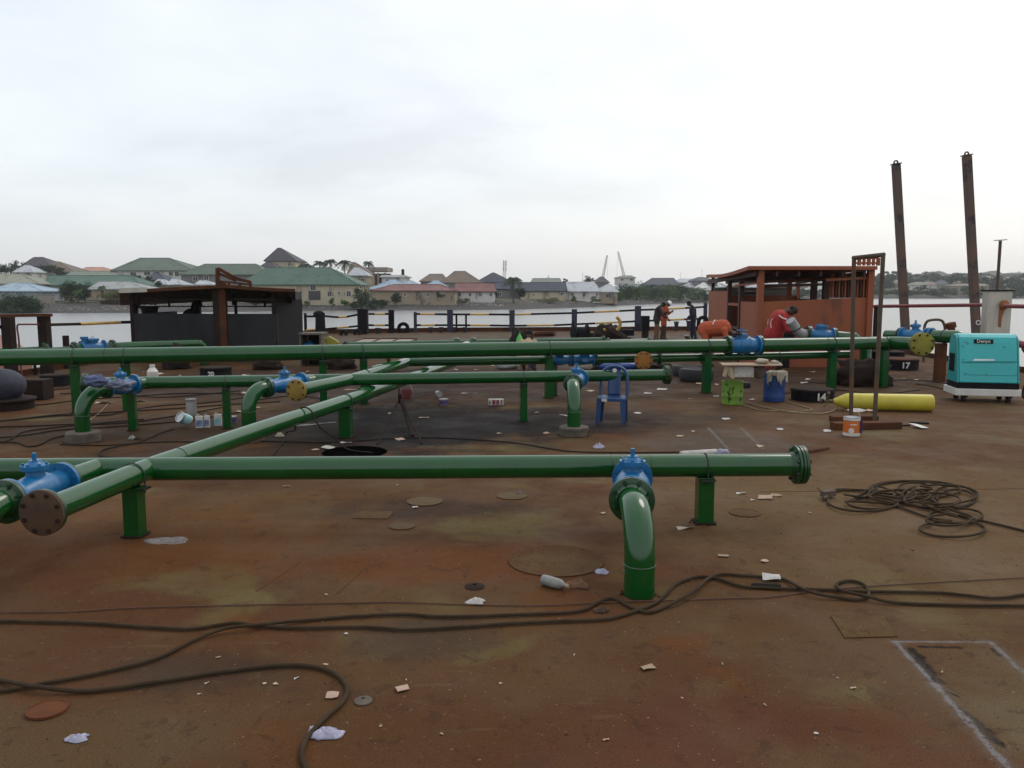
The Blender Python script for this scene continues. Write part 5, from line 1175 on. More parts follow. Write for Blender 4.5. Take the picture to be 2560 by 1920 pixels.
t = thing('pole', 'thin grey T-topped pole rising behind the off white trunk', 'pole', A(2496, 727, 24.9)); a_, b2_ = A(2494, 727, 24.9), A(2501, 602, 24.9)
MB().tube([(a_.x - .02, 24.9, .003), b2_], .045, 10).build('shaft', m['polegrey'], t); MB().box(b2_ + Vector((0, 0, .02)), (.30, .2, .02), Matrix.Rotation(-.06, 3, 'Y')).build('top_plate', m['polegrey'], t)
for lab, (xt, yt), (xb_, yb), w, Y in (('tall rusty spud pile leaning left, the left and shorter one', (2240, 412), (2264, 835), 17, 31), ('tall rusty spud pile near the right edge, the taller one', (2417, 390), (2441, 835), 17.5, 31.5)):
    tp, bt = A(xt, yt, Y), A(xb_, yb, Y); d = (tp - bt).normalized(); bt2 = bt - d * 3.2; t = thing('spud_pile', lab, 'pile', tuple(bt2)); ww = w * mpp(Y)
    MB().bar(bt2, tp, ww, ww, up=(0, 1, 0)).build('shaft', m['spud'], t, bevel=.02)
    x_ = d.cross(Vector((0, 1, 0))).normalized(); R_ = Matrix((x_, d.cross(x_) * -1, d)).transposed()
    MB().box(tp + d * .03, (ww * 1.2, ww * 1.2, .04), R_).build('cap', m['spud'], t)
    MB().torus(tp + d * .08, (0, 1, 0), .07, .03, 14, 6).build('lifting_eye', m['polegrey'], t)
    if xt > 2400: MB().torus(A(2437, 806, Y) + Vector((0, -.24, 0)), (0, 1, 0), .08, .02, 12, 6).build('shackle', m['white'], t)
# portal frame standing on rusty beams
t = thing('portal_frame', 'narrow upright portal frame of two weathered pipes right of the blue drum', 'frame', A(2160, 1050, 13.4))
l0, l1 = A(2127, 1046, 13.4), A(2135, 645, 13.4); r0_, r1_ = A(2186, 1058, 12.95), A(2208, 637, 12.95)
l0.z = .06; r0_.z = .06
MB().tube([l0, l1], .033, 12).build('leg', m['polegrey'], t); MB().tube([r0_, r1_], .033, 12).build('leg', m['polegrey'], t); MB().tube([l1 - (r1_ - l1).normalized() * .02, r1_ + (r1_ - l1).normalized() * .02], .036, 12).build('top_bar', m['polegrey'], t)
def beam(lab, p0, p1, w, h, mt='rust', z=0):
    a_, b2_ = G(*p0), G(*p1); a_.z = b2_.z = h / 2 + .004 + z; return tag(MB().bar(a_, b2_, w, h).build('steel_beam', m[mt], bevel=.004), lab, 'beam')
beam('rusty flat beam at the foot of the portal frame, the farther one', (2078, 1054), (2190, 1052), .16, .085); beam('longer rusty beam behind the orange paint can, nearer the camera', (2082, 1073), (2246, 1070), .2, .10)
beam('thin dark bar sticking out from the longer rusty beam', (2247, 1066), (2275, 1065), .03, .02, 'rustdark'); beam('flat steel scrap beyond the white board', (2275, 1058), (2322, 1060), .09, .02, 'rustdark')

# ============================================================ GENERATOR
YG = 15.35; gx0, gx1 = A(2413, 900, YG).x, A(2556, 900, YG).x; W_ = gx1 - gx0; D_ = .66
GZ = lambda y: A(2480, y, YG).z
t = thing('generator', 'teal enclosed generator on a white wheeled base at the right', 'generator', (gx0 + W_ / 2, YG + D_ / 2, 0))
z0, z1, z2, z3, z4 = GZ(990), GZ(973), GZ(958), GZ(850), GZ(836)
cxg = (gx0 + gx1) / 2; sl = Matrix.Identity(3)
MB().box((cxg, YG + D_ / 2 + .02, (z0 + z1) / 2), (W_ + .06, D_ + .1, z1 - z0)).build('base_frame', m['white'], t, bevel=.01)
MB().box((cxg, YG + D_ / 2, (z1 + z2) / 2), (W_ - .01, D_ - .02, z2 - z1 + .004)).build('skirt', m['black'], t)
# hood with sloping front and rounded top edge
prof = [(0, z2), (.055, GZ(915)), (.075, GZ(905)), (.16, GZ(858)), (.20, GZ(845)), (.27, GZ(838.5)), (.38, z4), (D_ - .25, z4), (D_ - .12, GZ(840)), (D_ - .03, GZ(858)), (D_, z2)]
mb = MB(); mb.prism([(a, b) for a, b in prof], W_ - .07, (cxg, YG, 0), u=(0, 1, 0), w=(0, 0, 1)); hood = mb.build('hood', m['teal'], t, bevel=.02)
for k, (a, b) in enumerate(((gx0 + .015, -1), (gx1 - .015, 1))):
    mb = MB(); mb.prism([(p_[0] + .01 if p_[0] < .5 else p_[0] - .01, p_[1] - (.012 if i not in (0, len(prof) - 1) else 0)) for i, p_ in enumerate(prof)], .03, (a, YG, 0), u=(0, 1, 0), w=(0, 0, 1)); mb.build('side_panel', m['tealdark'], t, bevel=.006)
def onface(y, off=.008):
    z = GZ(y); f = lerp_tab([(b, a) for a, b in prof[:6]], z); return YG + f - off, z
y_, z_ = onface(906, .014); MB().tube([(gx0 + .08, y_, z_), (gx1 - .06, y_, z_ + .02)], .012, 8).build('handrail', m['tealdark'], t)
y_, z_ = onface(938, .004); MB().box((cxg, y_, z_), (W_ - .2, .006, .01)).build('door_seam', m['tealdark'], t)
def facing(y):
    ya, za = onface(y + 6, .0); yb_, zb_ = onface(y - 6, .0); return Vector((0, yb_ - ya, zb_ - za)).normalized()
y_, z_ = onface(855, .012); px_c = A(2477, 855, YG).x; up_ = facing(855)
pl = MB().prism([(-.165, -.04), (.165, -.04), (.165, .04), (-.165, .04)], .012, (px_c, y_, z_), u=(1, 0, 0), w=tuple(up_)).build('name_plate', m['black'], t)
text_mb('Denyo', .088, Vector((px_c, y_, z_)) - Vector((1, 0, 0)).cross(up_) * -.0085, (1, 0, 0), up_, .003, bold=.0005).build('lettering', m['white'], pl)
y_, z_ = onface(901, .006); px_c = A(2473, 901, YG).x; up_ = facing(900)
MB().prism([(-.19, -.018), (.19, -.010), (.19, .016), (-.15, .018)], .003, (px_c, y_, z_), w=tuple(up_)).build('decal_strip', m['tin'], t)
for px, py in ((2428, 868), (2524, 868), (2430, 934), (2545, 936), (2477, 936), (2427, 900)):
    y_, z_ = onface(py, .012); MB().lathe([(0, .014), (.012, .010)], (A(px, py, YG).x, y_ + .006, z_), (0, -1, 0), 10).build('latch', m['tealdark'], t)
MB().box((gx0 - .004, YG + .38, GZ(910)), (.010, .30, .34)).build('grille', m['black'], t)
for x_ in (gx0 + .16, gx1 - .14):
    for Y in (YG + .1, YG + D_ - .1):
        c = MB(); c.box((x_, Y, z0 - .025), (.1, .1, .03)); c.box((x_ - .035, Y + .02, z0 - .07), (.008, .06, .1)); c.box((x_ + .035, Y + .02, z0 - .07), (.008, .06, .1)); c = c.build('castor', m['rustdark'], t)
        MB().lathe([(-.026, .062), (-.02, .07), (.02, .07), (.026, .062)], (x_, Y + .02, .074), (1, 0, 0), 18).build('wheel', m['tyre'], c)
t.rotation_euler = (0, 0, radians(-12))
mb = MB(); mb.tube(smooth_path([A(2556, 872, 15.6), A(2572, 900, 15.7), A(2566, 950, 15.7), (gx1 + .25, 15.6, .05), (gx1 + .6, 15.2, .02)], 6), .022, 8)
tag(mb.build('generator_cable', m['cabledark']), 'black cable hanging from the right side of the teal generator', 'cable')

# ============================================================ DRUMS, CHAIR, CYLINDER, CANS
t = thing('drum', 'dented lime green drum with black scribbles, cardboard lying over it', 'drum', G(1830, 1010)); dx, dy = t.location.x, t.location.y; r_ = .195; H_ = .43
mb = MB(); mb.lathe([(0, r_), (.02, r_ * 1.03), (.05, r_), (H_ * .33, r_), (H_ * .36, r_ * 1.03), (H_ * .39, r_), (H_ * .95, r_), (H_, r_ * 1.03), (H_, r_ * .96), (.05, r_ * .93)], (dx, dy, .004), (0, 0, 1), 30); mb.build('body', m['drumgreen'], t)
sc = MB(); rnd = random.Random(4)
for _ in range(9):
    a = rnd.uniform(-2.3, -.9); h = rnd.uniform(.12, .33); pts = []
    for k in range(5): pts.append((dx + cos(a) * (r_ + .006), dy + sin(a) * (r_ + .006), h)); a += rnd.uniform(-.16, .16); h += rnd.uniform(-.05, .05)
    sc.tube(pts, .006, 4)
sc.build('paint_scribble', m['black'], t)
# board and boxes lying across the drums
def sheet(lab, cat, name, c, w, d, rz, mat, wav=.01, th=.006, seed=1, tilt=(0, 0), nx=8):
    rnd = random.Random(seed); mb = MB(); R_ = Matrix.Rotation(rz, 3, 'Z') @ Matrix.Rotation(tilt[0], 3, 'X') @ Matrix.Rotation(tilt[1], 3, 'Y'); V = []; ny = max(3, int(nx * d / w)); wav = min(wav, w * .07); cut = [rnd.uniform(0, .16) for _ in range(4)]
    ph = rnd.uniform(0, 6)
    for s_ in (th / 2, -th / 2):
        for j in range(ny + 1):
            for i in range(nx + 1):
                x_ = (i / nx - .5) * w; y_ = (j / ny - .5) * d; e_ = 0; fx, fy = i / nx, j / ny; x_ *= 1 - cut[0] * fy - cut[1] * (1 - fy); y_ *= 1 - cut[2] * fx * 1.3; x_ += cut[3] * w * (fy - .5)
                V.append(Vector(c) + R_ @ Vector((x_ + e_, y_ + e_, wav * sin(x_ * 4.2 / w + ph) * cos(y_ * 3.1 / d + ph * 1.7) + s_)))
    N_ = (nx + 1) * (ny + 1); F_ = []
    for j in range(ny):
        for i in range(nx):
            a_ = j * (nx + 1) + i; F_ += [(a_, a_ + 1, a_ + nx + 2, a_ + nx + 1), (N_ + a_ + nx + 1, N_ + a_ + nx + 2, N_ + a_ + 1, N_ + a_)]
    rim = [i for i in range(nx + 1)] + [j * (nx + 1) + nx for j in range(1, ny + 1)] + [ny * (nx + 1) + i for i in range(nx - 1, -1, -1)] + [j * (nx + 1) for j in range(ny - 1, 0, -1)]
    for k in range(len(rim)): a_, b2_ = rim[k], rim[(k + 1) % len(rim)]; F_.append((b2_, a_, a_ + N_, b2_ + N_))
    mb.add(V, F_, True); o = mb.build(name, mat); return tag(o, lab, cat)
pc = A(1880, 911, 14.9); sheet('brown cardboard sheet laid across the green and blue drums', 'cardboard', 'cardboard_sheet', (pc.x, 14.95, pc.z), 1.22, .52, .04, m['card'], .022, .016, 3)
t = thing('cardboard_box', 'open white and brown cardboard box sitting on the lime green drum', 'box', A(1850, 948, 14.75))
p, q_ = A(1832, 945, 14.8), A(1880, 919, 14.8); MB().box(((p.x + q_.x) / 2 + .02, 14.8, (p.z + q_.z) / 2 + .02), (q_.x - p.x, .02, q_.z - p.z)).build('white_side', m['paper'], t)
MB().box(((p.x + q_.x) / 2 + .02, 14.98, (p.z + q_.z) / 2), (q_.x - p.x + .05, .34, q_.z - p.z - .02)).build('carton', m['cardpale'], t)
for k, (a0, a1) in enumerate((((1812, 915), (1808, 943)), ((1822, 917), (1829, 948)))):
    p, q_ = A(*a0, 14.75), A(*a1, 14.7); MB().prism([(0, 0), (.07, -.01), (q_.x - p.x + .06, q_.z - p.z), (q_.x - p.x - .01, q_.z - p.z + .02)], .006, (p.x, 14.74, p.z)).build('flap', m['cardpale'], t)
t = thing('drum', 'blue plastic drum with a cream rag over its rim', 'drum', G(1934, 1003)); dx, dy = t.location.x, t.location.y; r_ = .2; H_ = .56
MB().lathe([(0, r_ * .93), (.015, r_), (.07, r_), (.08, r_ * 1.02), (.1, r_), (H_ * .5, r_ * .985), (H_ * .52, r_), (H_ * .88, r_), (H_ * .9, r_ * 1.04), (H_ * .95, r_ * 1.04), (H_, r_ * .98), (H_, r_ * .5)], (dx, dy, .004), (0, 0, 1), 32).build('body', m['drumblue'], t)
MB().torus((dx, dy, H_ - .02), (0, 0, 1), r_ * 1.02, .012, 32, 6).build('rim', m['drumblue'], t)
# rag draped over the blue drum
mb = MB(); NX, NZ = 26, 10; V = []
for j in range(NZ + 1):
    for i in range(NX + 1):
        a = -2.5 + 2.1 * i / NX; s_ = j / NZ
        rr_ = r_ * 1.06 + .025 * sin(i * 1.7 + j * .3) * s_ + .01; z_ = H_ + .03 - max(0, s_ - .25) * (.20 + .12 * sin(i * .5 + 1) + .05 * sin(i * 1.9))
        if s_ < .25: rr_ = r_ * (.55 + 2.0 * s_)
        V.append((dx + cos(a) * rr_, dy + sin(a) * rr_, z_ + .012 * sin(i * 2.3 + j)))
mb.add(V, [(j * (NX + 1) + i, j * (NX + 1) + i + 1, (j + 1) * (NX + 1) + i + 1, (j + 1) * (NX + 1) + i) for j in range(NZ) for i in range(NX)], True)
o = mb.build('rag', m['cloth']); o.modifiers.new('thick', 'SOLIDIFY').thickness = .008; tag(o, 'cream rag hanging over the rim of the blue drum', 'rag')
def blob(name, lab, cat, c, r, mat, seed=0, amp=.35, n=14, mm=10, group=None, parent=None, smooth=True):
    rnd = random.Random(seed); mb = MB(); off = Vector((rnd.uniform(0, 50), rnd.uniform(0, 50), 0)); V = []; F_ = []
    for i in range(mm + 1):
        th = pi * i / mm
        for k in range(n):
            a = 2 * pi * k / n; d = Vector((sin(th) * cos(a), sin(th) * sin(a), cos(th))); q = 1 + amp * mnoise.noise(d * 2.1 + off) + amp * .6 * mnoise.noise(d * 5 + off)
            p = Vector((d.x * r[0] * q, d.y * r[1] * q, d.z * r[2] * q)); V.append((c[0] + p.x, c[1] + p.y, max(.003, c[2] + p.z)))
    for i in range(mm):
        for k in range(n): l = (k + 1) % n; F_.append((i * n + k, (i + 1) * n + k, (i + 1) * n + l, i * n + l))
    mb.add(V, F_, smooth); o = mb.build(name, mat, parent, crease=180); return o if parent else tag(o, lab, cat, group)
c = A(1906, 903, 15.1); blob('cloth_bundle', 'crumpled white cloth bundle on the cardboard over the drums, left', 'cloth', (c.x, 15.1, c.z), (.12, .1, .05), m['cloth'], 3)
c = A(1937, 906, 15.15); blob('cloth_bundle', 'smaller crumpled white cloth bundle over the blue drum', 'cloth', (c.x, 15.15, c.z), (.08, .08, .04), m['cloth'], 8)
c = A(1900, 930, 14.85); blob('cloth_bundle', 'grey rag hanging between the two drums under the cardboard', 'cloth', (c.x, 14.9, c.z), (.13, .08, .12), m['concrete'], 5)
# ---- blue plastic chair
cb = G(1532, 1060); t = thing('plastic_chair', 'blue moulded plastic armless chair with white stickers beside the pipe elbow', 'chair', (cb.x, cb.y + .12, 0), rz=radians(-14))
w, d, hs, hb = .215, .2, .42, .895
mb = MB(); NX, NY = 10, 10; V = []
for j in range(NY + 1):
    for i in range(NX + 1):
        x_ = (i / NX - .5) * 2; y_ = (j / NY - .5) * 2
        V.append((x_ * w * (1.0 - .06 * (y_ > .5)), y_ * d, hs + .012 * x_ * x_ - .02 * max(0, -y_ - .75) * 4 * (1) - .008 * (1 - x_ * x_)))
mb.add(V, [(j * (NX + 1) + i, j * (NX + 1) + i + 1, (j + 1) * (NX + 1) + i + 1, (j + 1) * (NX + 1) + i) for j in range(NY) for i in range(NX)], True)
o = mb.build('seat', m['chairblue'], t, local=True); o.modifiers.new('thick', 'SOLIDIFY').thickness = .012
for (a_, b2_) in (((-w, -d), (w, -d)), ((w, -d), (w, d)), ((w, d), (-w, d)), ((-w, d), (-w, -d))):
    MB().bar((a_[0], a_[1], hs - .028), (b2_[0], b2_[1], hs - .028), .012, .05).build('seat_apron', m['chairblue'], t, local=True, bevel=.003)
for sx_ in (-1, 1):
    for sy in (-1, 1):
        mb = MB(); x_, y_ = sx_ * (w - .012), sy * (d - .012)
        for dx_, dy_, wx, wy in ((-sx_ * .018, 0, .066, .018), (sx_ * .012, -sy * .026, .018, .06)):
            mb.box((x_ + sx_ * .006 + dx_, y_ + sy * .006 + dy_, hs / 2 - .03), (wx * .62, wy if wx > wy else wy * .62, hs - .06), Matrix.Rotation(sy * .035, 3, 'X') @ Matrix.Rotation(-sx_ * .035, 3, 'Y'), top=(wx * 1.25, wy if wx > wy else wy * 1.25))
        mb.build('leg', m['chairblue'], t, local=True)
bk = lambda x_, z_: (x_, d + .01 + (z_ - hs) * .16, z_)
arch = [bk(-w * .98, hs - .02), bk(-w * 1.0, hs + .15), bk(-w * .97, hs + .3)] + [bk(-w * .97 * cos(a), hs + .3 + .165 * sin(a)) for a in [pi * i / 10 for i in range(1, 10)]] + [bk(w * .97, hs + .3), bk(w, hs + .15), bk(w * .98, hs - .02)]
mb = MB(); pa = smooth_path(arch, 3)
for a_, b2_ in zip(pa, pa[1:]): mb.bar(a_, b2_ + (b2_ - a_) * .15, .016, .042, up=(0, 1, 0))
mb2 = MB(); mb2.tube(pa, .026, 8); mb2.build('back_frame', m['chairblue'], t, local=True)
mb = MB(); V = []; NZ = 10
for j in range(NZ + 1):
    z_ = hs - .01 + (.435) * j / NZ; ww = .10
    for i in range(7): x_ = (i / 6 - .5) * 2 * ww; q_ = bk(x_, z_); V.append((q_[0], q_[1] + .02 * (1 - (x_ / ww) ** 2), q_[2]))
mb.add(V, [(j * 7 + i, j * 7 + i + 1, (j + 1) * 7 + i + 1, (j + 1) * 7 + i) for j in range(NZ) for i in range(6)], True)
o = mb.build('back_splat', m['chairblue'], t, local=True); o.modifiers.new('thick', 'SOLIDIFY').thickness = .012
q_ = bk(0, hs + .40); MB().lathe([(0, .035), (.003, .035)], (q_[0], q_[1] + .002, q_[2]), (0, -1, .16), 20).build('round_sticker', m['white'], t, local=True)
MB().box((-.10, -d - .008, hs - .03), (.085, .003, .045)).build('label_sticker', m['white'], t, local=True)
# ---- yellow gas cylinder
p0, p1 = G(2098, 1004, .15), G(2330, 1008, .15); p0.z = p1.z = .155; d = (p1 - p0).normalized(); L_ = (p1 - p0).length
t = thing('gas_cylinder', 'scratched yellow gas cylinder lying on the deck beside hatch 14', 'gas cylinder', (p0.x, p0.y, 0))
MB().lathe([(-.10, .045), (-.07, .055), (-.02, .075), (.05, .115), (.12, .142), (.2, .15), (L_ - .03, .15), (L_, .143), (L_, .118), (L_ - .05, .105), (L_ - .07, .06), (L_ - .08, 0.0001)], p0, d, 36).build('body', m['yellowcyl'], t)
MB().torus(p0 + d * .0, d, .085, .012, 24, 6).build('neck_ring', m['yellowcyl'], t)
mb = MB(); mb.tube([p0 - d * .08, p0 - d * .26], .03, 12); mb.tube([p0 - d * .2, p0 - d * .2 + Vector((0, -.03, .12))], .022, 10); mb.ell(p0 - d * .2 + Vector((0, -.03, .14)), .035, 10, 6); mb.tube([p0 - d * .2 + Vector((0, 0, .0)), p0 - d * .3 + Vector((0, -.12, -.08))], .015, 8); mb.lathe([(0, .05), (.03, .05)], p0 - d * .33, d, 14); mb.build('regulator_valve', m['brass'], t)
MB().tube(smooth_path([p0 - d * .02 + Vector((0, -.07, 0)), G(2093, 1019, .03), G(2080, 1028, .02), G(2050, 1034, .02), G(2000, 1032, .02), G(1950, 1026, .02), G(1905, 1016, .02), G(1870, 1007, .02)], 6), .011, 8).build('hose', m['hosey'], t)
tag(MB().tube(smooth_path([G(1962, 1003, .01), G(2000, 1014, .012), G(2030, 1024, .012), G(1990, 1029, .012), G(1950, 1027, .012), G(1900, 1025, .012), G(1860, 1014, .012), G(1820, 1004, .012)], 6), .010, 6).build('hose', m['hosey']), 'thin brown hose looping left from behind the blue drum', 'hose')
# ---- numbered hatches
def hatch(lab, px, py, r, h, num=None, mt='black', top='rustdark', cat='hatch', nx=0, num_px=None, size=.2):
    c = G(px, py); c.y += r * .9; t = thing('hatch', lab, cat, (c.x, c.y, 0))
    MB().lathe([(0, r), (h - .03, r), (h - .03, r * 1.04), (h, r * 1.04)], (c.x, c.y, .004), (0, 0, 1), 36).build('coaming', m[mt], t)
    MB().lathe([(0, r * .98), (.02, r * .98), (.03, r * .9)], (c.x, c.y, h + .005), (0, 0, 1), 36).build('cover', m[top], t)
    if num:
        a = nx; u = Vector((cos(a), sin(a), 0)); nrm = Vector((sin(a), -cos(a), 0)); o_ = Vector((c.x, c.y, h * .5)) + nrm * (r * 1.04 + .006)
        text_mb(num, size, o_, u, (0, 0, 1), .006, bold=.006).build('painted_number', m['white'], t)
hatch('low black hatch numbered 14 beside the yellow cylinder neck', 2048, 1006, .40, .20, '14', nx=.02, size=.19)
hatch('low black hatch numbered 17 behind the third pipe run', 2265, 926, .50, .26, '17', nx=-.1, top='rust', size=.22)
hatch('low black hatch numbered 20 below the black shelter', 528, 946, .37, .22, '20', nx=.05, top='rustdark', size=.14)
hatch('low black hatch numbered 9 at the left edge of the deck', 122, 967, .30, .22, '9', nx=-.2, size=.2)
hatch('low black bare hatch under the third pipe run at the right', 2235, 908, .45, .3)
# flush plates and manholes in the near deck
def plate(lab, px, py, rx_px, mt='rust', h=.006, hole=False, name='deck_plate', rise=0):
    c = G(px, py); r = rx_px * c.y / FPX; mb = MB(); 
    if hole: mb.lathe([(0, r), (h, r), (h + .004, r * .7), (h + .012, r * .45), (h + .012, r * .22), (h - .002, r * .22)], (c.x, c.y, .002), (0, 0, 1), 32, caps=False)
    else: mb.lathe([(0, r), (h, r), (h, r * .93), (h * .7, r * .92), (h * .7, 0.001)], (c.x, c.y, .003), (0, 0, 1), 40)
    return tag(mb.build(name, MAT['deck'] if mt == 'plateA' else m[mt]), lab, 'plate' if not hole else 'disc')
MAT['plateA'] = M_('manhole_plate', (.088, .044, .019), (.074, .034, .015), 3, rough=.75, bump=.3, bscale=40, c3=(.115, .085, .045), t3=.6, s3=3, spec=.16)
MAT['plateB'] = M_('olive_plate', (.094, .064, .028), (.084, .050, .021), 4, rough=.75, bump=.3, bscale=40, spec=.16)
MAT['plateC'] = M_('fresh_rust_disc', (.125, .043, .017), (.10, .034, .014), 5, rough=.85, bump=.3, bscale=60, spec=.16)
plate('large round manhole plate left of the near elbow', 1390, 1402, 124, 'plateA'); plate('round olive plate under the nearest pipe run', 1062, 1254, 46, 'plateB'); plate('small round olive plate nearer than its twin', 1005, 1316, 34, 'plateB')
plate('round plate right of the two olive plates', 1280, 1240, 40, 'plateB'); plate('round plate right of the near support post', 1862, 1283, 40, 'plateA'); plate('bright rust coloured disc at the bottom left', 118, 1778, 50, 'plateC', .012)
plate('pale worn grinding disc near the looping cable', 908, 1754, 24, 'concrete', .006, True, 'grinding_disc'); plate('dark grinding disc above the crumpled paper', 1187, 1467, 26, 'rustdark', .004, True, 'grinding_disc')
plate('small disc lying on the round plate under the pipe', 1297, 1234, 9, 'concrete', .01, True, 'grinding_disc')
pq = [G(2076, 1541), G(2206, 1541), G(2244, 1593), G(2112, 1596)]; mb = MB(); mb.add([(*p.xy, .002) for p in pq] + [(*p.xy, .007) for p in pq], [(4, 7, 6, 5)] + [(i, 4 + i, 4 + (i + 1) % 4, (i + 1) % 4)[::-1] for i in range(4)][0:0] + [(i, (i + 1) % 4, 4 + (i + 1) % 4, 4 + i) for i in range(4)])
tag(mb.build('deck_plate', MAT['deck']), 'greyish rectangular doubler plate left of the chalked rectangle', 'plate')
pq = [G(880, 1297), G(905, 1278), G(985, 1280), G(970, 1298)]; mb = MB(); mb.add([(*p.xy, .002) for p in pq] + [(*p.xy, .006) for p in pq], [(7, 6, 5, 4)] + [(i, (i + 1) % 4, 4 + (i + 1) % 4, 4 + i) for i in range(4)])
tag(mb.build('deck_plate', MAT['deck']), 'small rectangular plate between the round plates', 'plate')

# ============================================================ PEOPLE
def cap(mb, p0, p1, r0, r1, n=12):
    p0, p1 = Vector(p0), Vector(p1); mb.tube([p0, p1], [r0, r1], n); mb.ell(p0, r0 * .995, n, 8); mb.ell(p1, r1 * .995, n, 8)
def fuse(mb, name, mat, parent, vox=.016, sm=3):
    """one continuous surface from overlapping tapered limbs"""
    ob = mb.build('tmp', mat, None, base=False); r = ob.modifiers.new('r', 'REMESH'); r.mode = 'VOXEL'; r.voxel_size = vox; r.use_smooth_shade = True
    s_ = ob.modifiers.new('s', 'SMOOTH'); s_.factor = .5; s_.iterations = sm
    dg = bpy.context.evaluated_depsgraph_get(); me = bpy.data.meshes.new_from_object(ob.evaluated_get(dg)); me.name = name
    old = ob.data; bpy.data.objects.remove(ob); bpy.data.meshes.remove(old)
    me.polygons.foreach_set('use_smooth', [True] * len(me.polygons)); me.materials.clear(); me.materials.append(mat)
    o = bpy.data.objects.new(name, me); COL.objects.link(o); o.parent = parent; return o
def hand(mb, wr, d, side, out):
    d, out = Vector(d).normalized(), Vector(out).normalized(); pl = d.cross(out).normalized() * side; w = out
    c = wr + d * .045; mb.ell(c, (.022, .04, .036), 10, 8, Matrix((pl, d, w)).transposed())
    for k, L_ in enumerate((.062, .072, .066, .052)):
        b0 = wr + d * .078 + w * (.026 - .017 * k); m1 = b0 + d * L_ * .5 + pl * .008; e_ = m1 + d * L_ * .38 + pl * .026; cap(mb, b0, m1, .0095, .009, 8); cap(mb, m1, e_, .009, .0075, 8)
    t0 = wr + d * .025 + w * .03; t1 = t0 + d * .028 + w * .022 + pl * .01; cap(mb, t0, t1, .011, .010, 8); cap(mb, t1, t1 + d * .026 + pl * .014, .010, .008, 8)
def person(label, loc, rz, J, top, bottom, jacket_len=0, helmet=None, cap_=None, scale=1.0, boots=True, stripes=None, long_sleeve=True, fat=1.0, hair=True, topname='jacket', botname='trousers'):
    """J: joints in local metres, facing -Y"""
    t = thing('person', label, 'person', loc, rz)
    t.scale = (scale,) * 3; V_ = lambda k: Vector(J[k]); f = fat
    b = MB(); hd = V_('head'); nk = V_('neck'); ch = V_('chest'); pe = V_('pelvis'); look = Vector(J.get('look', (0, -1, 0))).normalized(); upv = (hd - nk).normalized(); sdv = look.cross(upv).normalized(); look = upv.cross(sdv).normalized()
    Rh = Matrix((sdv, look, upv)).transposed()
    b.ell(hd, (.075, .095, .115), 18, 14, Rh); b.ell(hd + look * .03 - upv * .055, (.052, .062, .055), 14, 10, Rh)              # skull and jaw
    b.ell(hd + look * .098 - upv * .012, (.014, .018, .024), 8, 6, Rh); b.ell(hd + look * .086 - upv * .05, (.026, .012, .010), 8, 6, Rh)   # nose, lips
    b.ell(hd + look * .083 + upv * .028, (.05, .015, .012), 10, 6, Rh)                                                       # brow
    for s_ in (-1, 1): b.ell(hd + sdv * s_ * .076 - upv * .005, (.010, .018, .030), 8, 6, Rh); b.ell(hd + sdv * s_ * .03 + look * .083 + upv * .005, .011, 8, 6)
    cap(b, nk - upv * .04, hd - upv * .05, .055, .050)
    cap(b, ch, pe + (ch - pe) * .3, .135 * f, .115 * f); cap(b, pe + (ch - pe) * .3, pe, .115 * f, .125 * f)
    cl = MB(); bt = MB()
    cap(cl, ch, pe + (ch - pe) * .35, .155 * f, .145 * f); cap(cl, pe + (ch - pe) * .35, pe + (ch - pe) * .02, .145 * f, .150 * f)
    cap(cl, nk - (nk - ch) * .25, ch, .085, .15 * f)
    for s_ in ('L', 'R'):
        sh, el, wr, hp, kn, an, to = (V_(k + s_) for k in ('sh', 'el', 'wr', 'hp', 'kn', 'an', 'to'))
        cap(b, ch, sh, .09, .062); cap(b, sh, el, .052, .040); cap(b, el, wr, .040, .027); dd = (wr - el).normalized()
        hand(b, wr, dd, 1 if s_ == 'L' else -1, dd.orthogonal() if abs(dd.z) < .7 else Vector((0, -1, 0)))
        cap(b, pe, hp, .10, .09); cap(b, hp, kn, .085, .055); cap(b, kn, an, .055, .037); cap(b, an, to, .040, .030)
        cap(cl, ch, sh, .11 * f, .078); cap(cl, sh, el, .072, .058)
        if long_sleeve: cap(cl, el, el.lerp(wr, .93), .058, .044)
        if jacket_len: cap(cl, pe, hp.lerp(kn, jacket_len * .5), .15 * f, .115); cap(cl, hp, hp.lerp(kn, jacket_len), .12, .115)
        cap(bt, pe, hp, .128 * f, .112); cap(bt, hp, kn, .108, .078); cap(bt, kn, kn.lerp(an, .93), .078, .062)
        if boots:
            m_ = MB(); cap(m_, an, to, .048, .040); cap(m_, an + (kn - an) * .22, an, .050, .047); heel = an - (to - an).normalized() * .04; cap(m_, heel - Vector((0, 0, .02)), to - Vector((0, 0, .01)), .036, .036); fuse(m_, 'boot', m['boot'], t, .012, 2)
    fuse(b, 'body', m['skin'], t, .0085, 2); c_ = fuse(cl, topname, m[top], t, .015, 3); fuse(bt, botname, m[bottom], t, .015, 3)
    if helmet:
        h = MB(); h.lathe([(0, .118), (.02, .116), (.06, .103), (.095, .07), (.112, .03), (.115, .001)], hd + upv * .02, upv, 24); h.ell(hd + upv * .025 + look * .10, (.085, .065, .010), 16, 6, Rh); h.box(hd + upv * .10, (.016, .16, .05), Rh); h.build('helmet', m['helmet'], t, local=True)
    elif hair:
        h = MB(); h.ell(hd + upv * .020 - look * .012, (.080, .094, .105), 18, 12, Rh); fuse(h, 'hair', m['black'], t, .012, 1)
    if cap_:
        h = MB(); h.ell(hd + upv * .06 - look * .01, (.088, .1, .075), 16, 10, Rh); h.build('cap', m[cap_], t, local=True)
    for (pts, w) in (stripes or []):
        s2 = MB(); s2.tube(smooth_path(pts, 4), w, 8); s2.build('reflective_stripe', m['reflect'], t, local=True)
    return t
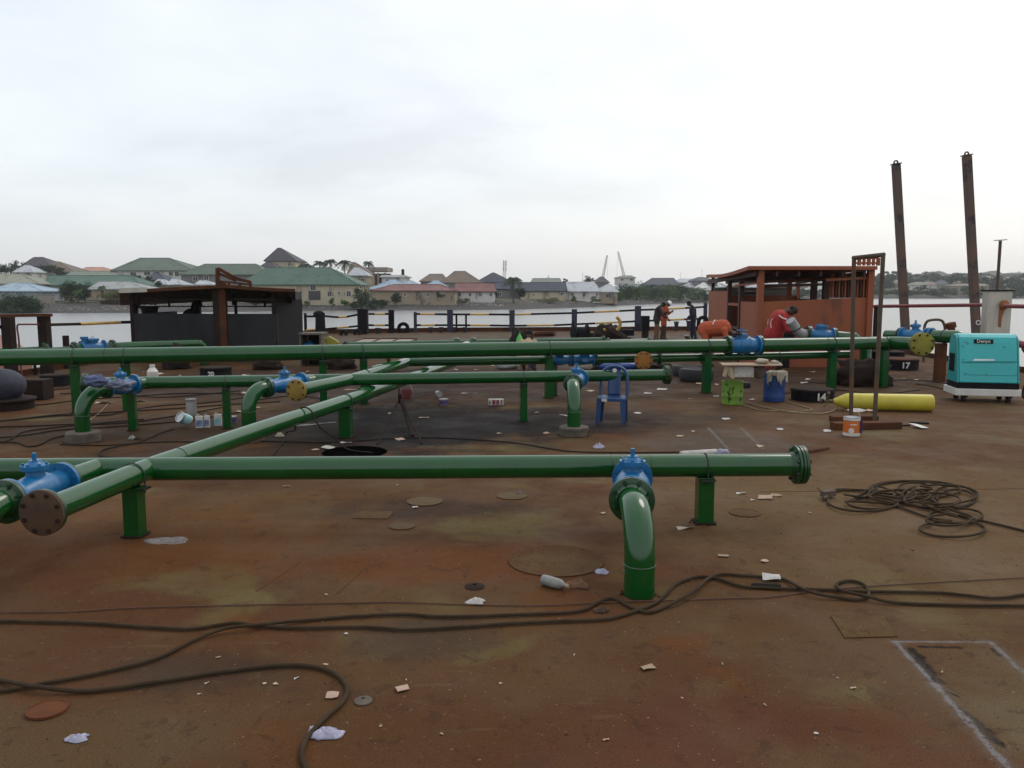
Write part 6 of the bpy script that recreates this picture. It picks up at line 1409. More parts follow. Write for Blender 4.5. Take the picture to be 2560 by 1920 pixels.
def stand(h=1.0, lean=(0, 0), arms=((.27, -.03, 1.12, .27, -.10, .88), (-.27, -.03, 1.12, -.27, -.10, .88)), legs=(.0, .0), head=(0, -.05, 0), look=(0, -1, 0)):
    lx, ly = lean
    J = dict(pelvis=(0, 0, .94), chest=(lx * .6, ly * .6, 1.30), neck=(lx * .9, ly * .9 - .01, 1.47), head=(lx + head[0], ly + head[1], 1.60 + head[2]), look=look)
    for s_, sg, a in (('L', 1, arms[0]), ('R', -1, arms[1])):
        J['sh' + s_] = (lx * .8 + sg * .18, ly * .8, 1.40); J['el' + s_] = a[:3]; J['wr' + s_] = a[3:]
        k = legs[0 if sg > 0 else 1]
        J['hp' + s_] = (sg * .09, 0, .90); J['kn' + s_] = (sg * .10, -.02 + k * .5, .50); J['an' + s_] = (sg * .11, .02 + k, .09); J['to' + s_] = (sg * .12, -.12 + k, .045)
    return J
FACE = lambda deg: radians(deg)      # heading: 0 faces the camera, 90 faces right
g = G(1658, 851)
person('person in long orange coverall jacket and white helmet looking down', g, FACE(75), stand(lean=(0, -.10), head=(0, -.10, -.05), look=(0, -.75, -.65), arms=((.22, -.18, 1.12, .08, -.30, 1.20), (-.25, -.10, 1.10, -.20, -.20, .92)), legs=(.08, -.08)), 'orangecloth', 'browncloth', jacket_len=.55, helmet=True, scale=1.01,
       stripes=[([(.15, -.22, 1.36), (.10, -.26, 1.25), (.12, -.25, 1.1)], .010)])
g = G(1641, 854)
person('person in dark jacket and tan trousers bowing towards the white helmet', g, FACE(80), stand(lean=(0, -.11), head=(0, -.14, -.07), look=(0, -.7, -.7), arms=((.24, -.28, 1.12, .15, -.40, 1.22), (-.25, -.25, 1.10, -.2, -.38, 1.0)), legs=(.05, -.05)), 'darkcloth', 'tancloth', jacket_len=.25, scale=1.0, fat=1.08)
g = G(1732, 851)
person('person in dark navy clothes standing alone looking left and down', g, FACE(-100), stand(lean=(0, -.06), head=(0, -.13, -.03), look=(0, -.85, -.5), arms=((.27, -.02, 1.13, .26, -.20, .95), (-.27, -.04, 1.13, -.26, -.24, .94)), legs=(.10, -.06)), 'navycloth', 'navycloth', jacket_len=.2, scale=1.0)
# bent double over his work behind the thick pipe
Jb = dict(pelvis=(0, .10, .93), chest=(0, -.33, .98), neck=(0, -.50, .92), head=(0, -.62, .80), look=(0, -.35, -1))
for s_, sg in (('L', 1), ('R', -1)):
    Jb.update({'sh' + s_: (sg * .18, -.42, .93), 'el' + s_: (sg * .22, -.50, .66), 'wr' + s_: (sg * .15, -.58, .44), 'hp' + s_: (sg * .10, .10, .88), 'kn' + s_: (sg * .13, -.02, .48), 'an' + s_: (sg * .14, .06, .09), 'to' + s_: (sg * .15, -.08, .045)})
person('person in orange coverall bent double behind the thick pipe, back uppermost', (5.02, 20.9, .16), FACE(62), Jb, 'orangecloth', 'orangecloth', scale=1.04, fat=1.34, topname='coverall_top', botname='coverall_legs',
       stripes=[([(.20, -.12, .86), (.19, -.13, 1.06), (.08, -.14, 1.15), (-.08, -.14, 1.15), (-.19, -.13, 1.06)], .014)])
Jr = stand(lean=(0, -.22), head=(0, -.17, -.10), look=(0, -.75, -.6), arms=((.26, -.36, 1.05, .16, -.58, .92), (-.26, -.34, 1.06, -.16, -.60, .95)), legs=(.12, -.15))
a_ = A(1922, 850, 20.9)
person('person in red coverall with pale stripes leaning to the bent grey pipe', (a_.x + .02, 20.6, .0), FACE(68), Jr, 'redcloth', 'redcloth', jacket_len=.3, scale=1.08, fat=1.46, cap_='darkcloth', topname='coverall_top', botname='coverall_legs',
       stripes=[([(-.27, -.12, 1.40), (-.30, -.20, 1.34), (-.29, -.30, 1.30)], .016), ([(-.20, .02, 1.32), (-.16, .06, 1.22), (-.19, .04, 1.10)], .012), ([(.02, .13, 1.30), (.03, .14, 1.18), (.02, .12, 1.06)], .010)])
Jc = dict(pelvis=(0, .18, .32), chest=(0, -.06, .66), neck=(0, -.12, .82), head=(0, -.20, .93), look=(0, -.6, -.8))
for s_, sg in (('L', 1), ('R', -1)):
    Jc.update({'sh' + s_: (sg * .18, -.08, .75), 'el' + s_: (sg * .22, -.28, .52), 'wr' + s_: (sg * .10, -.42, .36), 'hp' + s_: (sg * .10, .15, .30), 'kn' + s_: (sg * .17, -.28, .48), 'an' + s_: (sg * .14, -.08, .09), 'to' + s_: (sg * .15, -.22, .045)})
a_ = A(1318, 860, 21.6)
person('person in beige shirt squatting behind the thick pipe, only head and shoulders showing', (a_.x, 21.6, 0), FACE(160), Jc, 'beigecloth', 'browncloth', scale=1.02, topname='shirt', fat=1.1)

# ============================================================ CABLES
CN = 0
def cable(lab, pts, r, mat, z=None, name='cable', group=None, k=6, parent=None):
    P = [G(p[0], p[1], (r if len(p) < 3 else p[2])) for p in pts]
    for i, p in enumerate(P): p.z = (z or r + .004) if len(pts[i]) < 3 else pts[i][2]
    if pts[0][0] < -20 and pts[0][1] > 1100: P.insert(0, P[0] + (P[0] - P[1]).normalized() * 1.8)
    if pts[-1][0] > 2570: P.append(P[-1] + (P[-1] - P[-2]).normalized() * 2.0)
    return tag(MB().tube(smooth_path(P, k), r, 8).build(name, m[mat], base=True), lab, 'cable' if name != 'hose' else 'hose', group)
cable('thin red brown wire running straight across the near deck', [(-60, 1533), (160, 1531), (330, 1521), (640, 1513), (900, 1508), (1000, 1507), (1150, 1512), (1340, 1515), (1550, 1506), (1700, 1501), (1850, 1496), (1920, 1494), (2050, 1477), (2130, 1470), (2300, 1459), (2620, 1442)], .0045, 'cablered', name='wire')
cable('muddy cable with a taped joint crossing the near deck, upper of the pair at left', [(-60, 1553), (200, 1558), (400, 1571), (480, 1573), (545, 1564), (590, 1559), (650, 1566), (740, 1571), (900, 1569), (1010, 1575), (1100, 1572), (1280, 1560), (1400, 1554), (1520, 1548), (1600, 1525), (1640, 1508), (1665, 1488), (1690, 1462), (1740, 1444), (1790, 1447), (1850, 1466), (1905, 1470), (1960, 1473), (2050, 1475), (2180, 1480), (2340, 1483), (2420, 1490), (2500, 1496), (2620, 1478)], .0115, 'cable')
cable('muddy cable rising from the lower left and looping once right of the near elbow', [(-60, 1736), (0, 1729), (60, 1720), (120, 1708), (250, 1684), (390, 1648), (480, 1604), (560, 1572, .03), (640, 1562, .035), (760, 1552), (900, 1541), (1010, 1537), (1110, 1543), (1280, 1538), (1440, 1530), (1490, 1510), (1520, 1498), (1545, 1502), (1580, 1520), (1620, 1532), (1660, 1520), (1700, 1498, .035), (1740, 1474, .035), (1765, 1450, .03), (1800, 1437), (1860, 1440), (1900, 1443), (1960, 1450), (2020, 1478, .035), (2100, 1496), (2150, 1500), (2172, 1486), (2160, 1463), (2125, 1453), (2092, 1461), (2105, 1476, .035), (2170, 1491, .035), (2240, 1508), (2400, 1514), (2620, 1516)], .0115, 'cable')
cable('thick muddy cable curling back towards the bottom edge left of centre', [(-60, 1694), (0, 1702), (90, 1716, .034), (190, 1729), (290, 1722), (420, 1702), (560, 1680), (700, 1665), (780, 1668), (830, 1682), (860, 1705), (868, 1730), (855, 1758), (820, 1790), (790, 1820), (765, 1850), (755, 1880), (757, 1905), (772, 1935), (800, 1975)], .0125, 'cable')
p0, p1 = G(1878, 1470), G(1952, 1472); p0.z = p1.z = .02; tag(MB().tube([p0, p0.lerp(p1, .12), p0.lerp(p1, .88), p1], [.013, .021, .021, .013], 12).build('cable_joint', m['cabledark']), 'black taped sleeve on the muddy cable near the paper scrap', 'cable joint')
# heap of cable
def ellp(cx_, cy_, rx, ry, a0, a1, n=14): return [(cx_ + rx * cos(radians(a0 + (a1 - a0) * i / n)), cy_ - ry * sin(radians(a0 + (a1 - a0) * i / n))) for i in range(n + 1)]
pts = [(2066, 1240), (2085, 1226), (2110, 1223)] + [(2180, 1226)] + ellp(2290, 1224, 112, 22, 170, -190, 20) + ellp(2182, 1258, 62, 14, 150, -200, 14) + ellp(2158, 1251, 90, 27, -20, -170, 10) + [(2075, 1236), (2100, 1226), (2160, 1226), (2230, 1235)] + ellp(2270, 1222, 96, 20, 200, -100, 18) + [(2340, 1248)] + ellp(2385, 1241, 54, 27, 200, -170, 16) + ellp(2390, 1246, 48, 22, 190, -100, 12) + [(2400, 1270)] + ellp(2389, 1289, 67, 19, 60, -250, 16) + [(2330, 1260), (2280, 1250), (2230, 1243)] + ellp(2285, 1219, 38, 13, 240, -60, 12) + [(2330, 1250), (2380, 1275), (2430, 1292)] + ellp(2381, 1322, 82, 20, 60, -270, 20) + [(2330, 1296), (2250, 1268), (2200, 1250), (2290, 1265), (2400, 1290), (2460, 1303), (2560, 1327), (2640, 1350)]
extra = [(2110, 1236), (2160, 1243)] + ellp(2250, 1240, 75, 16, 160, -230, 16) + [(2330, 1222)] + ellp(2350, 1236, 95, 24, 120, -230, 20) + ellp(2330, 1250, 70, 18, 150, -190, 16) + ellp(2230, 1236, 60, 18, 30, -250, 14) + ellp(2370, 1300, 55, 14, 90, -260, 14)
cable('second muddy cable loops tangled through the heap at the right', [(x, y, .030 + .02 * abs(sin(i * .53))) for i, (x, y) in enumerate(extra)], .0105, 'cable', k=3, name='cable_coil')
cable('tangled heap of muddy cable lying in loops at the right', [(x, y, .014 + .022 * (abs(sin(i * .37)) ** 2) * (1 if 12 < i < len(pts) - 10 else .2)) for i, (x, y) in enumerate(pts)], .0115, 'cable', k=3, name='cable_coil')
c = G(2070, 1245); mb = MB(); mb.box((c.x, c.y, .05), (.16, .07, .06), Matrix.Rotation(.5, 3, 'Z')); mb.tube([(c.x - .03, c.y - .05, .03), (c.x - .10, c.y - .14, .03)], .018, 8); mb.tube([(c.x - .06, c.y + .02, .06), (c.x - .1, c.y + .05, .10)], .008, 6)
tag(mb.build('cable_connector', m['polegrey'], bevel=.004), 'grey metal clamp connector on the end of the cable heap', 'connector')
cable('thin dark cable winding behind the nearest pipe run, centre', [(560, 1104), (640, 1103), (800, 1107), (870, 1104), (960, 1098), (1030, 1095), (1120, 1096), (1280, 1107), (1380, 1123), (1440, 1130), (1570, 1132), (1700, 1131)], .009, 'cabledark')
cable('dark cable curving out and back behind the nearest pipe run, left', [(434, 1073), (400, 1084), (350, 1105), (300, 1115), (262, 1124), (249, 1133), (256, 1142), (300, 1146), (360, 1150)], .010, 'cabledark')
cable('dark cable lying between the pedestal and the small tins', [(150, 1112), (260, 1114), (350, 1108), (430, 1105), (520, 1106), (600, 1108)], .009, 'cabledark')
rnd = random.Random(17)
seqs = [[(-40, 1058), (60, 1046), (160, 1038), (300, 1030), (420, 1022), (560, 1012), (700, 1004)], [(-40, 1070), (80, 1067), (170, 1062), (300, 1058), (430, 1042), (560, 1018)], [(-40, 1098), (60, 1088), (150, 1074), (250, 1070), (360, 1060), (480, 1052), (600, 1030)], [(-40, 1106), (40, 1108), (70, 1116), (100, 1112), (130, 1096), (200, 1082)], [(-30, 1020), (110, 1010), (200, 1000), (330, 992), (460, 985), (620, 984)],
        [(150, 985), (260, 978), (380, 972), (520, 968)], [(40, 1048), (150, 1036), (260, 1040), (330, 1026), (400, 1016), (520, 1006), (640, 990)], [(100, 976), (200, 972), (300, 985), (420, 992), (600, 978)], [(-40, 1112), (20, 1100), (60, 1080), (150, 1068), (240, 1060), (360, 1048)]]
WL = ['crossing from the left edge past the first elbow, topmost', 'straight then rising, behind the first elbow', 'long and low, passing just behind the pedestal', 'wavy and short at the left edge before the pedestal', 'rising from the float to the second run', 'short and straight below the second run', 'doubled back in front of the float', 'thin, running level beside the rusty box', 'bending sharply, nearest the camera at left']
for i, q in enumerate(seqs):
    cable('dark welding cable, ' + WL[i], [(x, y + rnd.uniform(-1.5, 1.5)) for x, y in q], .0105, 'cabledark', group='welding cables on the left deck')
FL = ['left, between the thick pipe and the second run', 'left of centre, below the second run', 'right, behind the yellow cylinder', 'right, running to the generator', 'right, behind the portal frame']
for i, q in enumerate([[(700, 935), (780, 938), (860, 925), (960, 930), (1080, 922)], [(640, 1000), (740, 990), (840, 1000), (900, 985)], [(1950, 985), (2080, 975), (2200, 985), (2300, 975)], [(2290, 960), (2340, 968), (2380, 980), (2420, 990)], [(2000, 955), (2120, 960), (2260, 950), (2400, 962)]]):
    cable('thin dark cable on the farther deck, ' + FL[i], q, .009, 'cabledark', group='thin cables on the far deck')
# cable slung over the diagonal feeder
t = MB(); c = G(761, 1040, .53); P = [G(715, 1083, .01), G(700, 1112, .012), G(680, 1138, .012)]
arc = [c + Vector((-.11 * cos(a), 0, .11 * sin(a))) for a in [pi * i / 6 for i in range(7)]]
t.tube(smooth_path([G(678, 1142, .01), G(706, 1108, .012), G(718, 1080, .10), c + Vector((-.13, .02, -.18))] + arc + [c + Vector((.2, -.03, -.14)), G(812, 1078, .24), G(845, 1104, .10), G(872, 1124, .012), G(930, 1132, .012)], 5), .010, 8)
tag(t.build('cable', m['cabledark']), 'dark cable slung over the diagonal green feeder', 'cable')
o_ = G(885, 1133); mb = MB(); mb.lathe([(0, .42), (.006, .42), (.007, .40), (.002, .39), (.002, .001)], (o_.x, o_.y + .05, .002), (0, 0, 1), 40); tag(mb.build('hatch_opening', M_('dark_opening', (.002, .002, .002), None, rough=1, spec=0)), 'round black manhole opening behind the nearest pipe run', 'manhole')  # flat disc: the dark inside the manhole is put into its black colour

# ============================================================ LITTER AND TOOLS
def scrap(lab, px, py, w, d, mat, rz=0, seed=1, wav=.012, cat='paper scrap', name='paper_scrap', z=.012, tilt=(0, 0), group=None):
    c = G(px, py); o = sheet(lab, cat, name, (c.x, c.y, z + abs(sin(tilt[0])) * d / 2 + abs(sin(tilt[1])) * w / 2), w, d, rz, m[mat], wav, .002, seed, tilt, 5); 
    if group: o['group'] = group
    return o
def crumple(lab, px, py, w, d, h, mat, seed=1, cat='plastic bag', name='plastic_bag', amp=.7, group=None):
    c = G(px, py); rnd = random.Random(seed); o3 = Vector((rnd.uniform(0, 90), rnd.uniform(0, 90), 0)); mb = MB(); nr, na = 8, 26; V = [Vector((c.x, c.y, h * .8))]; F_ = []
    for i in range(1, nr + 1):
        for k in range(na):
            a = 2 * pi * k / na; f = i / nr; q = 1 + .55 * mnoise.noise(Vector((cos(a) * 1.3, sin(a) * 1.3, 0)) + o3) + .22 * mnoise.noise(Vector((cos(a) * 3.5, sin(a) * 3.5, 5)) + o3)
            x_, y_ = cos(a) * f * q * w / 2, sin(a) * f * q * d / 2; s3 = 2.6 / max(w, d); nv = mnoise.noise(Vector((x_ * s3 * 1.6, y_ * s3 * 1.6, 2)) + o3)
            z_ = h * ((1 - f ** 2.5) * (.45 + 1.1 * abs(nv)) + .35 * abs(mnoise.noise(Vector((x_ * s3 * 4, y_ * s3 * 4, 7)) + o3)) * (1.1 - f * .6)) + .003
            V.append(Vector((c.x + x_, c.y + y_, z_)))
    for k in range(na): F_.append((0, 1 + k, 1 + (k + 1) % na))
    for i in range(nr - 1):
        for k in range(na): a_ = 1 + i * na + k; b_ = 1 + i * na + (k + 1) % na; F_.append((a_, a_ + na, b_ + na, b_))
    mb.add(V, F_, True); o = mb.build(name, m[mat], crease=28); o.modifiers.new('thick', 'SOLIDIFY').thickness = .0015; return tag(o, lab, cat, group)
crumple('lilac plastic sachet in the bottom left corner', 193, 1848, .115, .085, .025, 'plasticbag', 1, cat='sachet', name='plastic_sachet', amp=.9); 
crumple('crumpled lilac plastic bag under the curling cable', 818, 1838, .17, .10, .035, 'plasticbag', 3); crumple('small end of lilac bag left of the curling cable', 781, 1828, .045, .07, .02, 'plasticbag', 4)
crumple('crumpled printed paper left of centre near the thin wire', 1190, 1508, .12, .10, .03, 'paper', 9, cat='crumpled paper', name='crumpled_paper', amp=.9)
scrap('small beige card inside the bend of the curling cable', 831, 1742, .075, .06, 'pinkcard', .1, 2); scrap('small beige card right of the grinding disc', 1006, 1725, .075, .055, 'pinkcard', .5, 3)
scrap('white printed scrap on the taped cable joint', 1928, 1452, .13, .07, 'paper', -.1, 4, .012, tilt=(.35, 0), z=.02); scrap('flat pale scrap left of the cables, upper right', 1912, 1405, .07, .045, 'pinkcard', .6, 5)
scrap('tan curled scrap left of the flat pale scrap', 1808, 1392, .10, .05, 'card', -.3, 6, .02)
crumple('clear crumpled plastic at the edge of the large round plate', 1503, 1431, .115, .12, .025, 'plasticbag', 12, cat='plastic wrap', name='plastic_wrap', amp=.8)
# bottle and brown rag
c = G(1385, 1470); t = thing('plastic_bottle', 'cloudy flattened plastic bottle below the large round plate', 'bottle', (c.x, c.y, 0), rz=radians(-128))
MB().lathe([(-.12, .012), (-.10, .014), (-.085, .016), (-.06, .034), (-.02, .038), (.05, .040), (.095, .038), (.10, .02)], (0, 0, .04), (0, -1, 0), 16).build('body', m['bottleplastic'], t, local=True); MB().lathe([(0, .015), (.02, .015)], (0, .125, .04), (0, -1, 0), 12).build('cap', m['card'], t, local=True)
crumple('crumpled rust brown rag beside the cloudy bottle', 1438, 1465, .20, .13, .05, 'brownleaf', 14, 'rag', 'rag'); crumple('small red brown lump on the wire left of the near elbow', 1505, 1528, .11, .10, .03, 'rustplate', 15, 'scrap', 'rag')
crumple('thin clear plastic sheet lying left of the near support post', 418, 1352, .36, .22, .012, 'film', 21, 'plastic sheet', 'plastic_sheet')
scrap('crumpled pale strip at the foot of the near support post', 1712, 1322, .17, .05, 'cloth', .35, 7, .02, 'strip', 'cloth_strip'); scrap('white sliver of paper right of the near support post', 1853, 1235, .12, .035, 'paper', .2, 8)
scrap('pinkish card by the coil, left part of a torn box', 1913, 1247, .15, .085, 'pinkcard', -.1, 9, tilt=(.2, 0)); scrap('torn brown card fragment right of the pinkish card', 1940, 1240, .12, .06, 'card', -.3, 10, .02); scrap('small white scrap left of the pinkish card', 1882, 1252, .05, .03, 'paper', .1, 11)
scrap('little white paper beside the olive round plate', 1038, 1270, .06, .045, 'paper', .2, 12); scrap('pink scrap left of the near elbow flange', 1508, 1285, .055, .05, 'pinkcard', .7, 13)
scrap('brown stick like shaving under the nearest pipe run', 717, 1217, .08, .03, 'card', .1, 14); scrap('rusty curl on the deck at the bottom right of centre', 1620, 1672, .09, .05, 'card', .4, 15, .02, 'shaving', 'metal_shaving')
c = G(1755, 1127); t = thing('paper_roll', 'long white plastic wrapped roll behind the nearest pipe run', 'roll', (c.x, c.y, 0)); q0, q1 = G(1700, 1136, .05), G(1790, 1131, .05); q0.z = q1.z = .05
MB().lathe([(0, .02), (.01, .042), ((q1 - q0).length, .046), ((q1 - q0).length + .02, .03)], q0, (q1 - q0), 14).build('roll', m['paper'], t); blob('wrap', '', '', ((q1.x + .05), q1.y, .04), (.11, .07, .05), m['plasticbag'], 5, .8, parent=None).parent = None
tag(bpy.data.objects['wrap'], 'crumpled clear film at the end of the white roll', 'plastic film')
bpy.data.objects['wrap'].name = 'plastic_film'
scrap('white tilted board on the deck right of the rusty beams', 2297, 1070, .17, .26, 'white', .35, 16, .002, 'board', 'white_board', tilt=(.12, .1)); 
scrap('white cloth lying on the rusty beam at the portal frame foot', 2140, 1040, .42, .10, 'paper', .06, 17, .03, 'cloth', 'white_cloth', z=.10); scrap('pinkish card at the right foot of the portal frame', 2180, 1040, .18, .10, 'pinkcard', -.2, 18, .02, z=.10)
c = G(2022, 1123); mb = MB(); q0, q1 = G(2020, 1127, .02), G(2068, 1119, .02); mb.bar(q0, q1, .02, .02); mb.bar(q0 + Vector((0, -.06, 0)), q1 + Vector((.02, -.02, 0)), .02, .02); mb.lathe([(0, .035), (.02, .035)], q0 + Vector((0, -.02, -.015)), (0, 0, 1), 12); tag(mb.build('pliers', m['rust']), 'rusty tongs lying beyond the end flange of the nearest pipe', 'tongs')
# tins
def tin(lab, px, py, r, h, lm, rz=0, tilt=None, name='paint_can', cat='can', lid=True):
    c = G(px, py); t = thing(name, lab, cat, (c.x, c.y + r, 0), rot=(tilt or (0, 0, 0)) if tilt else (0, 0, rz))
    if tilt: t.location.z = r
    MB().lathe([(0, r * .98), (.006, r), (h * .96, r), (h, r * 1.04), (h, r * .94), (h * .93, r * .92), (h * .93, .001)], (0, 0, 0.003), (0, 0, 1), 26).build('body', m['tin'], t, local=True)
    MB().lathe([(h * .12, r * 1.01), (h * .82, r * 1.01)], (0, 0, .003), (0, 0, 1), 26, caps=False).build('label', m[lm], t, local=True)
    return t
t = tin('open paint can with orange and white label in front of the rusty beams', 2136, 1092, .115, .27, 'orangecan', tilt=None)
MB().lathe([(.0, .1175), (.02, .1175), (.045, .1175)], (0, 0, .006), (0, 0, 1), 26, caps=False).build('white_band', m['white'], t, local=True)
mb = MB(); 
for zz0, zz1 in ((.235, .262),): mb.lathe([(zz0, .1175), (zz1, .1175)], (0, 0, 0), (0, 0, 1), 26, caps=False)
mb.build('white_band', m['white'], t, local=True)
MB().lathe([(0, .04), (.002, .04)], (-.045, -.108, .085), (-.38, -1, 0), 20).build('round_badge', m['white'], t, local=True)
MB().box((-.02, -.1175, .175), (.10, .003, .014)).build('label_line', m['white'], t, local=True)
MB().box((.102, -.06, .14), (.006, .07, .19), Matrix.Rotation(.5, 3, 'Z')).build('purple_patch', m['purplecan'], t, local=True)
MB().torus((0, 0, .25), (0, 1, .2), .12, .003, 24, 5, 0, pi).build('handle', m['tin'], t, local=True)
tin('tipped teal lidded can leaning left of the small tins', 468, 1068, .085, .19, 'tealcan', tilt=(radians(62), 0, radians(-30))); tin('tall bare tin with dripping rim behind the small tins', 474, 1044, .085, .30, 'tin')
for k, (lab, px, py, lm) in enumerate((('square white and blue solvent tin, left of the tins by the post', 497, 1071, 'bluecan'), ('small blue labelled tin between two solvent tins', 516, 1070, 'bluecan'), ('square teal and white solvent tin right against the post foot', 543, 1066, 'tealcan'))):
    c = G(px, py); w = .11 if k != 1 else .08; t = thing('solvent_tin', lab, 'tin', (c.x, c.y + .04, 0), rz=radians(8))
    MB().box((0, 0, .095), (w, .06, .185)).build('body', m['white'], t, local=True, bevel=.006); MB().box((0, -.0315, .075), (w * .9, .003, .10)).build('label', m[lm], t, local=True); MB().lathe([(0, .018), (.025, .018)], (-.02, 0, .187), (0, 0, 1), 12).build('cap', m['tin'], t, local=True); MB().torus((.02, 0, .19), (0, 1, 0), .022, .004, 12, 5, 0, pi).build('handle', m['black'], t, local=True)
tin('dark round tin right of the solvent tins', 574, 1060, .085, .11, 'purplecan'); tin('purple paint tin standing right of the tripod stand', 1108, 1014, .085, .115, 'purplecan'); tin('purple and white tin under the second pipe run, left', 806, 1003, .08, .10, 'purplecan')
tin('white and purple tin below the blue valves of the feeder', 1331, 922, .11, .19, 'purplecan'); tin('red brown tin beside the purple tin below the feeder', 1380, 924, .11, .15, 'rust'); tin('clear small jar lying beyond the purple tin', 1094, 992, .06, .12, 'tin', tilt=(radians(90), 0, radians(20)))
c = G(1240, 1014); t = thing('carton', 'red and white printed carton lying left of the second run post', 'carton', (c.x, c.y + .06, 0), rz=.02); MB().box((0, 0, .06), (.28, .12, .11)).build('box', m['paper'], t, local=True, bevel=.004)
for x_, w in ((-.04, .06), (.03, .05), (.10, .02)): MB().box((x_, -.0615, .06), (w, .003, .085)).build('red_print', m['redpipe'], t, local=True)
MB().box((-.115, -.0615, .05), (.02, .003, .06)).build('dark_print', m['black'], t, local=True)
c = G(1015, 998); t = thing('bucket', 'small dark red bucket with white hoop handle hanging behind the tripod stand', 'bucket', (c.x, c.y + .1, 0)); MB().lathe([(0, .085), (.17, .11), (.175, .118), (.18, .11), (.02, .08)], (0, 0, .003), (0, 0, 1), 24).build('body', m['redpipe'], t, local=True); MB().torus((0, 0, .18), (0, 1, .1), .11, .009, 20, 6, 0, pi).build('handle', m['white'], t, local=True)
# tripod pipe stand
T0 = G(998, 1060); Yt = T0.y; t = thing('pipe_stand', 'rusty V-legged pipe stand with grey T head in front of the second run', 'stand', (T0.x, Yt, 0))
top = A(1000, 990, Yt); MB().tube([top - Vector((0, 0, .05)), A(994, 945, Yt)], .021, 12).build('screw_post', m['polegrey'], t); hd_ = A(994, 941, Yt); MB().box(hd_, (.155, .07, .03)).build('head', m['polegrey'], t, bevel=.004)
for sx_ in (-1, 1): MB().box(hd_ + Vector((sx_ * .075, 0, .015)), (.012, .07, .045)).build('head_lug', m['polegrey'], t)
mb = MB(); mb.tube([top - Vector((0, 0, .12)), top + Vector((0, 0, .03))], .032, 12); mb.build('socket', m['rustdark'], t)
for q0, q1, w in (((1003, 1005), (1032, 1092), .055), ((996, 1002), (943, 1112), .03), ((1010, 1005), (1056, 1112), .03)):
    a_ = top + Vector((.02 * (1 if q1[0] > 1000 else -1), 0, -.06)); b2_ = G(*q1); b2_.z = .01; w = w if w > .04 else .02; MB().bar(a_, b2_, w, w * .8).build('leg', m['rustdark'], t)
# rags on the left valve
c = G(262, 948, .86); crumple_ = blob('rag', 'blue grey rag bunched over the left valve of the second run', 'rag', (c.x, c.y - .25, .865), (.15, .13, .08), m['clothblue'], 4, .5, 20, 14)
blob('rag', 'lilac rag trailing right over the left valve of the second run', 'rag', (c.x + .30, c.y - .22, .80), (.17, .12, .07), m['clothlilac'], 6, .9, 20, 14)
scrap('yellow white rag on the deck below the left valve', 262, 1008, .34, .1, 'cloth', .1, 21, .03, 'rag', 'rag'); scrap('white rag strip right of the yellow white rag', 350, 1004, .3, .08, 'paper', -.2, 22, .02, 'rag', 'rag')
cable('light brown cord running from the left valve rag down to the pedestal', [(270, 1010), (245, 1035), (215, 1060), (205, 1075)], .007, 'hosey', name='cord')
crumple('squashed pale cup beside its dark lid on the left deck', 330, 1098, .11, .09, .06, 'bottleplastic', 24, 'cup', 'plastic_cup'); crumple('dark lump right of the squashed pale cup', 345, 1099, .10, .07, .035, 'cabledark', 25, 'scrap', 'rag')
scrap('long white film strip left of the diagonal feeder post', 790, 1062, .7, .10, 'film', .45, 26, .02, 'plastic film', 'plastic_film'); crumple('cream lump below the diagonal feeder, left', 700, 1092, .15, .11, .06, 'cloth', 27, 'cup', 'paper_cup')
scrap('white oval lid in front of the big feeder post', 865, 1108, .16, .07, 'paper', 0, 28, .006, 'lid', 'lid'); crumple('clear crumpled plastic behind the nearest pipe run, right of centre', 1497, 1120, .17, .13, .06, 'plasticbag', 29, 'plastic wrap', 'plastic_wrap')
scrap('flat yellowish wood offcut in front of the second run', 1060, 1045, .17, .07, 'cardpale', 0, 30, .004, 'offcut', 'wood_offcut'); scrap('long pale plank scrap beyond the carton', 1172, 984, .30, .06, 'paper', -.02, 31, .004, 'plank', 'wood_offcut'); scrap('tan board under the second run near the yellow flange', 880, 975, .32, .12, 'card', 0, 32, .004, 'board', 'board')
# scattered scraps on the middle and far deck
rnd = random.Random(23)
LIT = [(1593, 1034), (1345, 1033), (1545, 998), (1725, 998), (1815, 1049), (1700, 1092), (1750, 960), (1795, 962), (1790, 992), (1735, 1080), (1250, 1085), (1367, 1085), (640, 1020), (610, 985), (600, 1030), (820, 1121), (787, 1126), (975, 1035), (1000, 1100), (1410, 1040), (1620, 985), (1655, 975), (1475, 978), (2262, 948), (2290, 950), (2100, 940), (2030, 930), (2020, 950), (2010, 958), (1985, 975), (2285, 912), (2430, 940), (2080, 885), (1880, 1000), (1950, 1075), (2068, 1080), (720, 945), (770, 930), (1115, 920), (1140, 925), (1190, 925), (1230, 915), (330, 938), (365, 930), (400, 935), (450, 940), (615, 940), (1900, 1118), (1450, 928), (1490, 935)]
KIND = [('paper', 'white'), ('pinkcard', 'pinkish'), ('card', 'brown'), ('cardpale', 'cream')]
for i, (px, py) in enumerate(LIT):
    mt, nm = KIND[rnd.choice([0, 0, 0, 1, 2, 3])]; w = rnd.uniform(.06, .17) * (1.3 if py < 980 else 1)
    scrap('%s litter scrap among others on the middle of the deck' % nm, px, py, w, w * rnd.uniform(.35, .8), mt, rnd.uniform(-1, 1), 100 + i, .015, tilt=(rnd.uniform(-.1, .25), 0), group='%s litter scraps on the middle of the deck' % nm)
for i in range(30):
    px, py = rnd.uniform(20, 2540), rnd.uniform(1180, 1900); mt, nm = rnd.choice(KIND); w = rnd.uniform(.012, .038)
    scrap('tiny %s chip among others on the near deck' % nm, px, py, w, w * rnd.uniform(.2, .8), mt, rnd.uniform(-1.5, 1.5), 200 + i, .003, z=.006, group='tiny %s chips on the near deck' % nm)
